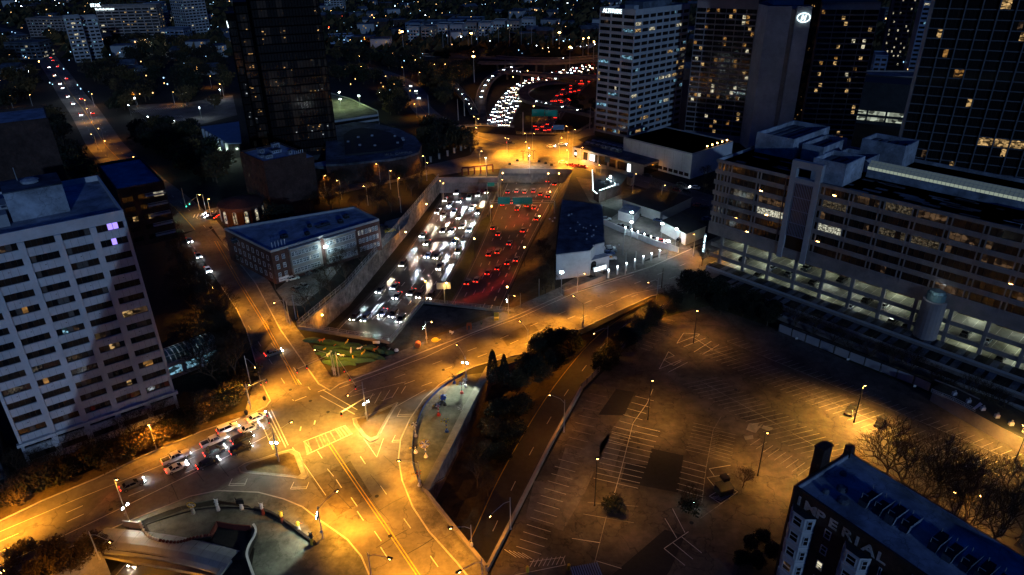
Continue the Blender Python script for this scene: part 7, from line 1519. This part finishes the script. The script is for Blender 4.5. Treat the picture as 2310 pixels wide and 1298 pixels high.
for k in range(24):
    f_ = .42+.5*rnd(); i = int(f_*(len(court)-2)); p, d = court[i].copy(), court[i+1]-court[i]; s_ = 1 if rnd() < .5 else -1; n_ = Vector((-d.y, d.x, 0)).normalized(); p -= n_*3.5*s_
    car('distant car on the far end of the left avenue', 'sedan', random.choice(PAINTS), p+Vector((0, 0, .03)), math.atan2(d.y*s_, d.x*s_), 'ht', group='distant cars on the left avenue', simple=True, Et=30)
# ================================================================== TREES
def bare_tree(H, seed, spread=.62, lv=6, tw='twig', lean=0):
    R_ = random.Random(seed); tr = MB(); cr = MB()
    def seg(a, d, L, r, depth):
        d = (d+Vector((R_.uniform(-.16, .16), R_.uniform(-.16, .16), R_.uniform(-.02, .1)))).normalized(); m_ = a+d*L*.5; d2 = (d+Vector((R_.uniform(-.22, .22), R_.uniform(-.22, .22), R_.uniform(0, .12)))).normalized(); b2 = m_+d2*L*.5
        (tr if depth <= 1 else cr).tube([a, m_, b2], [r, r*.85, r*.7], 'bark' if depth <= 2 else tw, 5 if depth < 2 else 3, cap=False)
        if depth >= lv: return
        n = 3 if depth < lv-1 else 4
        if depth == 0: n = 4
        for k in range(n):
            an = 2*math.pi*(k+R_.random()*.7)/n; up = d2.orthogonal().normalized(); sd = d2.cross(up); s_ = spread*(.7+R_.random()*.7)
            nd = (d2+(up*math.cos(an)+sd*math.sin(an))*s_+Vector((0, 0, .08))).normalized(); seg(b2 if k or depth == 0 else m_.lerp(b2, .6), nd, L*(.66+R_.random()*.2), r*.62, depth+1)
    seg(Vector((0, 0, 0)), Vector((lean, 0, 1)), H*.26, H*.022, 0)
    return tr.mesh('trunk'), cr.mesh('crown')
BT = [bare_tree(12, 3), bare_tree(12, 8, .7), bare_tree(12, 15, .55), bare_tree(12, 22, .8, 6)]
def leafy(R1, Hc, n, seed, m_='leaf_dark', size=.55, squash=1.0, z0=1.5, lump=.35, cone=False):
    R_ = random.Random(seed); q = MB(); cl = [(R_.uniform(-.6, .6), R_.uniform(-.6, .6), R_.uniform(-.5, .7), R_.uniform(.35, .62)) for _ in range(9)]
    for k in range(n):
        if cone:
            z = R_.random()**.8; rr = R1*(1-z)**.6*(.75+.3*R_.random()); a = R_.uniform(0, 6.283); c_ = Vector((math.cos(a)*rr, math.sin(a)*rr, z0+z*Hc))
        else:
            cx_, cy_, cz_, cr_ = R_.choice(cl); v = Vector((R_.gauss(0, 1), R_.gauss(0, 1), R_.gauss(0, 1))).normalized()*cr_*(.45+.85*R_.random()**.8); c_ = Vector(((cx_+v.x)*R1, (cy_+v.y)*R1, z0+Hc*.5+(cz_+v.z)*Hc*.42))
            if c_.z < .1: continue
        a = Vector((R_.gauss(0, 1), R_.gauss(0, 1), R_.gauss(0, 1))).normalized(); b2 = a.orthogonal().normalized(); e = a.cross(b2); s_ = size*(.35+R_.random()*.75)
        q.face([c_-b2*s_*.5, c_+e*s_*.4, c_+b2*s_*.6, c_-e*s_*.4], m_)
    t_ = MB(); t_.tube([(0, 0, 0), (0, 0, z0+Hc*.55)], [.28, .1], 'bark', 5)
    for k in range(0 if cone else 26):
        v = Vector((R_.gauss(0, 1), R_.gauss(0, 1), abs(R_.gauss(0, .8)))).normalized(); b0 = Vector((0, 0, z0+Hc*.25)); e_ = b0+Vector((v.x*R1*1.15, v.y*R1*1.15, v.z*Hc*.85)); m0 = b0.lerp(e_, .6); t_.tube([b0, m0, e_], [.08, .05, .015], 'bark', 3, cap=False)
        for j in range(4): w2 = m0+Vector((R_.uniform(-1, 1), R_.uniform(-1, 1), R_.uniform(.1, 1)))*R1*.45; t_.tube([m0.lerp(e_, j*.25), w2], [.03, .01], 'twig', 3, cap=False)
    return t_.mesh('trunk'), q.mesh('crown')
LT = [leafy(3.6, 6.5, 5200, 5), leafy(4.2, 7.5, 5200, 9), leafy(3.8, 7, 4200, 12, 'leaf_brown')]
SB = [leafy(2.2, 2.6, 900, 31, 'leaf_brown', .4, z0=.1), leafy(2.4, 2.8, 1000, 33, 'leaf_dark', .4, z0=.1)]
CYP = leafy(1.7, 8.5, 2200, 41, 'leaf_dark', .4, z0=.3, cone=True)
FT = [leafy(4.5, 7, 520, 51, 'leaf_dark', 1.3, z0=1), leafy(4.5, 7.5, 520, 52, 'leaf_brown', 1.2, z0=1), leafy(5, 8, 520, 53, 'soil', 1.3, z0=1)]
def tree(name, label, ms, p, s=1.0, group=None, cat='tree', sz=None):
    t = thing(name, label, cat, p, rnd()*6.28, group); t.scale = (s, s, s*(sz or 1)); put(ms[0], 'trunk', t); put(ms[1], 'crown', t); return t
def scatter(name, label, group, ms, px, smin=.8, smax=1.3, cat='tree', sz=None):
    for a in px: tree(name, label, random.choice(ms), P(a[0], a[1], 0)-Vector((0, 0, a[2] if len(a) > 2 else 0)), (a[3] if len(a) > 3 else 1)*(smin+rnd()*(smax-smin)), group, cat, sz)
# big bare trees at the right, behind the brick hotel
for px, s_, lb in (((2035,1135),1.5,'largest bare spreading tree behind the brick hotel'), ((2175,1185),1.3,'second bare tree behind the brick hotel, right of the largest'), ((2290,1230),1.2,'bare tree cut by the right picture edge'), ((2110,1135),1.3,'smaller bare tree between the two large ones'), ((1990,1090),1.2,'bare tree nearest the hotel chimney'), ((2065,1165),1.25,'bare tree right behind the largest one'), ((2140,1230),1.2,'bare tree hugging the back of the brick hotel'), ((2230,1250),1.3,'bare tree low behind the hotel roof units'), ((2255,1150),1.1,'thin bare tree near the right edge behind the others')): tree('bare_tree', lb, BT[int(px[0]) % 4], P(*px), s_)
# avenue trees at the left of the junction
AV = [(470,700),(495,720),(515,755),(535,790),(545,825),(520,845),(500,800),(480,760),(455,730),(440,690),(540,860),(500,870),(460,840),(450,800)]
for k, px in enumerate(AV): tree('bare_tree', 'dense bare tree in the clump left of the avenue, '+['topmost','second from the top','middle right','lower right','lowest right','low centre','centre','upper centre','upper left','top left','bottom right','bottom centre','bottom left','left'][k], BT[k % 4], P(px[0]-6, px[1]), 1.05+.25*rnd(), 'bare trees left of the avenue')
for k, px in enumerate(((500,735),(515,775),(528,815),(505,850),(480,690),(490,800))): tree('evergreen_tree', 'dark leafy tree among the bare ones left of the avenue, '+['upper','middle','lower','lowest','topmost','inner'][k], LT[(k+1) % 3], P(px[0]-6, px[1]), .85, 'leafy trees left of the avenue')
for k, px in enumerate(((540,885),(510,915),(480,930),(530,905),(450,945),(420,960),(560,850))): tree('winter_shrub', 'brown shrub in the dark corner between tower and avenue'+nth(sorted([540,510,480,530,450,420,560]).index(px[0])), SB[k % 2], P(*px), 1.3+rnd()*.5, 'shrubs beside the avenue corner', 'shrub')
for k in range(46):
    f_ = k/45; u = 20+430*f_; v = 1125-180*f_+(rnd()-.5)*44; (tree('winter_shrub', 'brown shrub in the hedge below the pale tower'+nth(k//3*2+k%3-1 if k//3*2+k%3-1 < 20 else 30), random.choice(SB), P(u, v), 1.0+rnd()*.7, 'shrubs below the pale tower', 'shrub') if k % 3 else tree('bare_tree', 'bare tree in the row below the pale tower'+nth(k//3), BT[k % 4], P(u, v-15), .6+rnd()*.3, 'bare trees below the pale tower'))
for k, px in enumerate(((30,1270),(80,1295),(130,1262),(190,1258),(160,1285),(60,1240),(230,1240),(15,1310),(205,1235),(120,1240))): tree('dark_bush', 'dark bush in the bottom left corner beside the underpass'+nth([7,0,5,1,2,8,4,6,3,9].index(k)), SB[0], P(*px), .8+rnd()*.4, 'dark bushes at the bottom left', 'bush')
# valley and right-hand bushes
tree('cypress', 'taller of the two dark cypresses at the head of the whirligig park', CYP, P(1112, 858)-Vector((0, 0, .5)), 1.1); tree('cypress', 'shorter cypress on the right of the pair', CYP, P(1138, 862)-Vector((0, 0, .5)), 1.0); 
for k, (px, s_, zz) in enumerate((((1215,800),.8,0),((1240,790),.95,0),((1272,785),.95,0),((1292,790),.8,0),((1190,835),.85,1),((1165,860),.8,2),((1130,920),.85,3.5),((1150,960),.8,4.5),((1110,950),.8,4),((1170,905),.8,4),((1090,1000),.7,5),((1215,840),.8,2),((1255,820),.8,1),((1130,1000),.6,5.2))):
    tree('dark_bush', 'rounded dark bush on the slope beside the sunken ramp, '+['upper left','upper middle','upper right','topmost right','left of the round group','left middle','near the cypresses','below the cypresses','left edge by the park wall','middle of the slope','lowest by the wall','inner row left','inner row right','lowest middle'][k], LT[k % 3], P(*px)-Vector((0, 0, zz+1.2)), s_, 'rounded bushes of the ramp slope', 'bush')
for k, (px, s_) in enumerate((((1080,1010),.7),((1075,1060),.7),((1100,1080),.5))): tree('bare_tree', 'thin bare tree below the park wall', BT[k % 4], P(*px)-Vector((0, 0, 5)), s_, 'thin bare trees below the park wall')
for k in range(20):
    f_ = k/19; tree('bare_tree' if k % 2 else 'dark_bush', ('tree' if k % 2 else 'bush')+' in the dark belt between sunken ramp and parking lot'+nth(k//2), BT[k % 4] if k % 2 else LT[k % 2], P(1352+175*f_+(rnd()-.5)*14, 838-165*f_+(rnd()-.5)*14)-Vector((0, 0, .5)), .55+rnd()*.2, 'dark belt beside the ramp', 'tree' if k % 2 else 'bush')
tree('evergreen_tree', 'big round dark evergreen at the corner of the office garage', LT[1], P(1568, 676)-Vector((0, 0, .5)), 1.3); tree('evergreen_tree', 'second dark evergreen right of the big round one', LT[0], P(1610, 690), 1.1); tree('bare_tree', 'bare tree lit orange beneath the parking sign', BT[0], P(1583, 600), .7)
for k, px in enumerate(((1640,700),(1675,715),(1700,725),(1730,735),(1700,700),(1660,690),(1740,720),(1625,710))): tree('evergreen_tree', 'dark evergreen along the garage terraces above the lot'+nth(sorted([1640,1675,1700.5,1730,1700,1660,1740,1625]).index(px[0])), LT[k % 2], P(*px), .75, 'evergreens along the terraces')
for k in range(12): f_ = k/11; tree('bare_tree', 'bare tree along the terraces in front of the garage decks'+nth(k), BT[k % 4], P(1790+470*f_, 748+200*f_), .62+rnd()*.2, 'bare trees before the garage')
tree('dark_bush', 'small dark bush in the stalls before the lower dark patch', SB[1], P(1385, 1148), 1.1, None, 'bush'); tree('bare_tree', 'small bare tree beside the blue light in the lot', BT[2], P(1555, 1150), .5); tree('dark_bush', 'dark bush under the small bare tree in the lot', SB[1], P(1557, 1152), 1.0, None, 'bush'); tree('bare_tree', 'small bare tree in the lot near the parking mast', BT[1], P(1675, 1100), .45)
for k, px in enumerate(((1690,1240),(1720,1225),(1670,1275),(1735,1260),(1705,1280))): tree('dark_bush', 'dark bush at the foot of the brick hotel'+nth(sorted([1690,1720,1670,1735,1705]).index(px[0])), LT[k % 2], P(*px), .38, 'bushes at the foot of the brick hotel', 'bush')
# row in front of the brick row building, slope, near freeway
for k, px in enumerate(((760,620),(740,640),(770,600),(720,665),(800,585),(830,560),(850,545),(700,690),(690,710),(815,600),(780,640),(750,668))): tree('bare_tree', 'bare tree between the brick row building and the freeway wall'+nth(sorted([760,740,770,720,800,830,850,700,690,815,780,750]).index(px[0])), BT[k % 4], P(*px), .6+rnd()*.2, 'bare trees before the brick row building')
for k, px in enumerate(((530,575),(545,600),(520,560))): tree('bare_tree', 'street tree along the brick row building', BT[k % 4], P(*px), .45, 'street trees of the brick row building')
tree('dark_bush', 'dark leafy tree rising behind the roof of the brick row building', LT[0], P(640, 530), 1.5)
for k, px in enumerate(((380,520),(395,540),(410,560),(385,500),(370,470),(360,510),(400,580),(420,600),(430,630),(375,540),(440,650))): tree('bare_tree', 'bare tree on the left kerb of the avenue, '+['above the apartments','second above the apartments','by the second moving car','topmost','top left','upper left','by the first moving car','below the first moving car','lowest but one','middle left','lowest'][k], BT[k % 4], P(*px), .6+rnd()*.25, 'bare trees on the left kerb')
for k in range(44):
    u, v = 700+300*rnd(), 405+75*rnd()
    if u > 960-(v-405)*.7: continue
    tree('bare_tree', 'bare tree along the cross street, %s, %s row' % (['left end','left of the wooded strip','left centre','centre','right centre','right end'][min(5, int((u-700)/50))], ['back','second','third','front'][min(3, int((v-405)/19))]), BT[k % 4], P(u, v), .6+rnd()*.35, 'bare trees along the cross street')
for k in range(16): tree('bare_tree', 'bare tree on the dark slope right of the freeway', BT[k % 4], P(1215+40*rnd(), 560+110*rnd()), .35+rnd()*.2, 'small trees on the freeway slope')
for k, px in enumerate(((1505,470),(1520,455),(1500,480),(1585,440),(1600,430),(1610,450),(1590,410),(1480,440))): tree('bare_tree', 'bare tree by the car lots'+nth(sorted([1505,1520,1500,1585,1600,1610,1590,1480]).index(px[0])), BT[k % 4], P(*px), .7, 'bare trees by the car lots')
# woods behind: individually placed trees (left side, junction sides, interchange)
cnt = 0
def wood(n, u0, u1, v0, v1, label, group, avoid=lambda p, u, v: False, ms=FT, s0=.9, s1=1.5, dz=0):
    base_ = label
    for k in range(n):
        for _ in range(12):
            u, v = u0+(u1-u0)*rnd(), v0+(v1-v0)*rnd(); p = P(u, v)
            if not avoid(p, u, v): break
        else: continue
        label = base_+place(u, v)
        tree('woodland_tree', label, random.choice(ms), p-Vector((0, 0, dz)), s0+rnd()*(s1-s0), group)
def near_path(p, path, d):
    return any((p.xy-q.xy).length < d for q in path)
avl = lambda p, u, v: near_path(p, court, 17) or near_path(p, cross, 13) or (540 < u < 740 and v < 375) or near_path(p, lst, 13)
wood(95, 0, 500, 250, 470, 'dark tree of the left blocks', 'trees of the left blocks', lambda p, u, v: avl(p, u, v) or (270 < u < 520 and 215 < v < 300) or (440 < u < 560 and 270 < v < 350) or u+v*.2 < 160)
wood(60, 730, 960, 130, 262, 'dark tree behind the parking deck', 'trees behind the parking deck', lambda p, u, v: avl(p, u, v) or (725 < u < 870 and v > 195))
wood(26, 955, 1065, 278, 345, 'dark tree left of the far junction', 'trees left of the far junction', lambda p, u, v: near_path(p, lst, 11) or v > 378-(u-900)*.3+20 or v < 262+(u-940)*.42)
wood(45, 960, 1080, 150, 255, 'dark tree of the interchange slopes', 'trees of the interchange', lambda p, u, v: near_path(p, lst, 13) or (u > 1010 and v > 180), dz=1)
wood(14, 1255, 1345, 200, 290, 'low dark tree right of the red lanes', 'trees right of the red lanes', dz=5, s0=.5, s1=.8)
tree('bare_tree', 'bare tree glowing orange under the tallest interchange lamp', BT[1], P(1068, 165), 1.7)
wood(110, 0, 520, 90, 250, 'dark tree of the far left district', 'trees of the far left district', lambda p, u, v: near_path(p, court, 22) or (140 < u < 240 and v < 150), s0=1.1, s1=1.9)
# ================================================================== FAR CITY
def far_box(u, v, wpx, h, m_='roofing_dark', an=None, lit=.12, label='', D=22, mats=('room_white', 'room_cool'), faces=('front', 'right'), fhh=3.4, name='far_building', bay=5, cat='building', group=None, wm=None, sub=True):
    p = P(u, v); sc = F/((p-Vector((0, 0, CAMH))).length); W = wpx/sc; an = an if an is not None else math.radians(20)
    return block(name, label, cat, p, an, W, D, h, m_, 'roofing_dark', faces, ws=list(mats), fh=fhh, plit=lit, bay=bay, pier=1.2, group=group)
far_box(170, 138, 30, 42, 'grey_facade', math.radians(-58), .3, 'pale slab apartment tower on the far left avenue, left one', D=14, bay=5); far_box(205, 130, 26, 40, 'grey_facade', math.radians(-58), .2, 'pale slab apartment tower on the far left avenue, right one', D=14)
tk = far_box(235, 97, 105, 40, 'tan_facade', math.radians(8), .35, 'wide medical slab with lit lettering on its roof edge', D=20, mats=('room_warm', 'room_white'), bay=9)
put(text_mesh('STAR', 4.6, .3, 'logo_white', .1), 'lettering', tk, (-4, -.5, 40)).rotation_euler = (math.pi/2, 0, 0); put(text_mesh('The Medical Center', 2.6, .2, 'logo_white', .05), 'lettering', tk, (0, -.6, 36.2)).rotation_euler = (math.pi/2, 0, 0)
far_box(70, 84, 75, 22, 'tan_facade', math.radians(0), .12, 'long low dim building left of the slab towers', D=25); far_box(338, 75, 26, 36, 'roof_metal', math.radians(0), .15, 'blue building joined to the medical slab', D=25)
far_box(400, 80, 42, 62, 'grey_facade', math.radians(-35), .12, 'tall pale tower at the upper left behind the medical slab', D=30); far_box(368, 100, 44, 16, 'roof_metal', 0, .1, 'low blue block at the foot of the tall pale tower'); far_box(362, 62, 26, 20, 'concrete', 0, .8, 'bright open parking structure in the distance', mats=('room_white',)); far_box(20, 135, 60, 16, 'roofing_dark', 0, .2, 'low dark shops on the far left')
far_box(10, 110, 30, 12, 'roofing_dark', 0, .4, 'small shop at the bright far crossing')
for k in range(9): far_box(920+k*32, 97-k*2.4+(k % 2)*3, 26, 17, ['grey_facade', 'tan_facade', 'grey_facade'][k % 3], math.radians(-8), .2, 'four storey apartment house in the far row above the interchange, '+['leftmost','second','third','fourth','fifth','sixth','seventh','eighth','rightmost'][k], D=25, mats=('room_white', 'room_cool', 'dot_white'), bay=4)
far_box(915, 68, 150, 8, 'roof_metal', math.radians(-6), .5, 'long low warehouse with glowing edge behind the apartment row', D=40, mats=('room_cool',)); far_box(1010, 62, 70, 9, 'roof_metal', math.radians(-6), .6, 'second lit warehouse behind the apartment row', D=40, mats=('room_cool',))
far_box(735, 30, 36, 30, 'grey_facade', 0, .2, 'pale block right of the black tower at the top'); far_box(745, 100, 50, 8, 'roof_metal', .3, .1, 'low house roof right of the black tower'); far_box(790, 48, 30, 10, 'roofing_dark', .3, .3, 'low far building right of the black tower')
t = thing('lit_pavilion', 'round white-lit pavilion among the far masts', 'building', P(1238, 96)); q = MB(); q.lathe((0, 0, 0), [(16, 0), (16, 4)], 'glass_dark', 20); q.build('wall', t); q = MB(); q.lathe((0, 0, 4), [(17, 0), (17, .8), (4, 2.5)], 'concrete', 20); q.build('roof', t)
for k in range(9): q = MB(); a = math.pi*1.05+k*math.pi/9; q.box((math.cos(a)*16.4-.6, math.sin(a)*16.4-.6, 1), (math.cos(a)*16.4+.6, math.sin(a)*16.4+.6, 2.2), 'dot_white'); q.build('lamp', t)
far_box(1985, 150, 36, 60, 'roofing_dark', -.4, .5, 'slim dark tower with a column of white windows and a round logo', mats=('room_white',)); far_box(2045, 170, 60, 90, 'roof_metal', -.4, .12, 'tall blue-ribbed tower beside the grid hotel', D=30, mats=('room_cool', 'room_white')); far_box(1960, 195, 22, 22, 'roof_metal', -.4, .1, 'small blue glass tower'); 
ts = far_box(1950, 255, 135, 22, 'tan_facade', -.15, .3, 'mid-rise hotel with small lit italic name at its top', mats=('room_warm', 'dot_warm'), bay=4); put(text_mesh('Sheraton', 3.4, .15, 'logo_white', .08), 'lettering', ts, (24, -.5, 18.6)).rotation_euler = (math.pi/2, 0, 0)
tg2 = thing('logo_tower', 'dark tower top carrying a round blue-white ring logo', 'building', P(2012, 120)); q = MB(); q.box((-6, 0, 0), (8, 12, 62), 'black_frame'); q.build('wall', tg2); q = MB(); q.tube([(math.cos(a)*1.9, -.3, 58+math.sin(a)*1.9) for a in [math.pi*.3+math.pi*1.7*i/16 for i in range(17)]], .5, 'logo_white', 5); q.build('emblem', tg2)
far_box(2025, 40, 16, 60, 'white_facade', 0, .9, 'brightly lit white crown building at the top right', mats=('dot_white',)); far_box(1990, 60, 40, 20, 'roofing_dark', 0, .5, 'low far block with warm lights at the top right', mats=('dot_warm', 'room_warm'))
# generic far houses
HB = []
def house(sd):
    R_ = random.Random(sd); w_, d_, h_ = R_.uniform(12, 26), R_.uniform(10, 18), R_.uniform(5, 13); q = MB(); q.box((0, 0, 0), (w_, d_, h_), R_.choice(['grey_facade', 'tan_facade', 'brick', 'roofing_dark'])); wm = q.mesh('wall')
    q = MB()
    if R_.random() < .55: q.v += [(-.5, -.5, h_), (w_+.5, -.5, h_), (w_+.5, d_+.5, h_), (-.5, d_+.5, h_), (0, d_/2, h_+3.5), (w_, d_/2, h_+3.5)]; q.f += [(0, 1, 5, 4), (2, 3, 4, 5), (1, 2, 5), (3, 0, 4)]; q.m += [q.mi('roofing_dark')]*4
    else: q.box((-.2, -.2, h_), (w_+.2, d_+.2, h_+.6), 'roofing_dark')
    q2 = MB(); q2.face([(0, -.06, 0), (1.3, -.06, 0), (1.3, -.06, 1.5), (0, -.06, 1.5)], R_.choice(['dot_warm', 'room_warm', 'room_white', 'glass_dark'])); return wm, q.mesh('roof'), q2.mesh('window'), w_, h_
HB = [house(s_) for s_ in range(9)]
for k in range(230):
    v = 6+175*rnd()**1.6; u = rnd()*2310; p = P(u, v)
    if near_path(p, court, 25) or (960 < u < 1400 and v > 100) or near_path(p, lst, 22) or (500 < u < 730 and v > 120) or (1560 < u) or (270 < u < 520 and v > 200) or p.y < 330: continue
    wm, rf_, wn, w_, h_ = HB[k % 9]; t = thing('far_house', 'small dim building of the distant city'+place(u, v), 'building', p, rnd()*1.2-.6, 'dim buildings of the distant city'); put(wm, 'wall', t); put(rf_, 'roof', t)
    for j in range(3): put(wn, 'window', t, (1+rnd()*(w_-3), 0, 1+rnd()*(h_-2.6)))
# far lamps: the 250 largest as things, the rest as one mass
def dot_mesh(m_, r_, h=6): q = MB(); q.tube([(0, 0, 0), (0, 0, h)], .12, 'dark_metal', 3, cap=False); q.lathe((0, 0, h), [(r_*.5, 0), (r_, r_*.6), (r_*.4, r_*1.2)], m_, 5); return q.mesh('city_lamp')
DM = {m_: dot_mesh(m_, .75) for m_ in ('dot_warm', 'dot_white', 'bulb_white', 'bulb_sodium', 'dot_red')}
mass = MB(); nmass = 0
for k in range(1000):
    v = 1+235*rnd()**2.0; u = rnd()*2310; p = P(u, v); r_ = rnd()
    if (500 < u < 735) or (1350 < u < 1570 and v > 20) or u > 2080 or (960 < u < 1400 and v > 140): continue
    if near_path(p, lst, 12): continue
    m_ = 'dot_white' if r_ < .5 else ('dot_warm' if r_ < .85 else ('bulb_white' if r_ < .93 else ('bulb_sodium' if r_ < .985 else 'dot_red')))
    d_ = (p-Vector((0, 0, CAMH))).length
    if d_ < 900 and k < 700 and nmass >= 0:
        o = tag(put(DM[m_], 'city_lamp', None, p), 'small bright lamp among the dark trees'+place(u, v), 'lamp', 'scattered lamps of the distant district'); s_ = .28+.4*rnd(); o.scale = (s_, s_, 1)
    else:
        s_ = (.2+.34*rnd())*d_/900; c_ = (p.x, p.y, 4+rnd()*6); mass.lathe(c_, [(s_*.4, 0), (s_, s_*.7), (s_*.3, s_*1.3)], m_, 4); nmass += 1
tag(mass.build('distant_lights'), 'countless tiny lights of the city towards the horizon', 'lights', kind='stuff')
ft = MB()
for k in range(5200):
    v = 2+130*rnd()**1.6; u = -80+rnd()*2480; p = P(u, v); s_ = 3+rnd()*6
    if near_path(p, court, 18) or p.y < 480: continue
    for j in range(2):
        c_ = p+Vector(((rnd()-.5)*s_, (rnd()-.5)*s_, 2+rnd()*6)); a = rnd()*3.14; ft.face([c_+Vector((-s_*math.cos(a), -s_*math.sin(a), -2)), c_+Vector((s_*math.cos(a), s_*math.sin(a), -2)), c_+Vector((s_*.4, 0, 3+rnd()*3))], 'leaf_dark' if j else 'leaf_brown')
tag(ft.build('distant_woods'), 'dark mass of trees covering the distant city', 'trees', kind='stuff')
# far left car park with white stalls
fp2 = MB(); flat(fp2, G2([(285,238),(420,232),(525,215),(535,260),(420,290),(340,270)]), .04, 'asphalt'); struct('far_car_park', fp2)
fm_ = MB()
for k in range(26): a = P(295+k*4.9, 252-k*.6); line(fm_, [a, a+Vector((4.2, -5.2, 0))], .3, 'paint_white', .07)
for k in range(20): a = P(318+k*4.6, 268-k*.4); line(fm_, [a, a+Vector((4.2, -5.2, 0))], .3, 'paint_white', .07); line(fm_, [P(325+k*4.6, 275-k*.4), P(325+k*4.6, 275-k*.4)+Vector((4.2, -5.2, 0))], .3, 'paint_white', .07)
struct('far_car_park_markings', fm_)
for px, E in (((296,262),900),((422,240),900),((340,290),700),((500,225),1400),((455,268),1100),((398,300),700),((310,245),500)): p = P(px[0], px[1]); t = thing('yard_lamp', 'white lamp around the far car park with painted stalls'+nth(sorted([296,422,340,500,455,398,310]).index(px[0])), 'lamp', p, 0, 'white lamps of the far car park'); q = MB(); q.tube([(0, 0, 0), (0, 0, 7)], .1, 'galvanized', 4); q.build('pole', t); q = MB(); q.lathe((0, 0, 7), [(.2, 0), (.35, .2), (.2, .4)], 'bulb_white', 5); q.build('bulb', t); light('yard_light', (0, 0, 6.6), E*.35, (.8, .95, 1), t)
# pale pools of light on the far avenue
for px, E, c_ in (((165,215),2600,(.85,.95,1)),((150,195),1800,(.85,.95,1)),((180,238),2200,(.9,.95,1)),((128,160),1200,(.9,.95,1)),((60,95),5000,(1,.9,.8)),((30,85),6000,(.8,.95,1)),((90,108),4000,(1,.9,.7)),((330,95),4000,(1,.85,.6)),((280,105),3000,(.9,1,.8)),((350,100),4000,(.8,.95,1))): light('street_pool', P(px[0], px[1], 10), E*.3, c_)
light('crossing_light', P(470, 492, 9), 900, SODIUM)
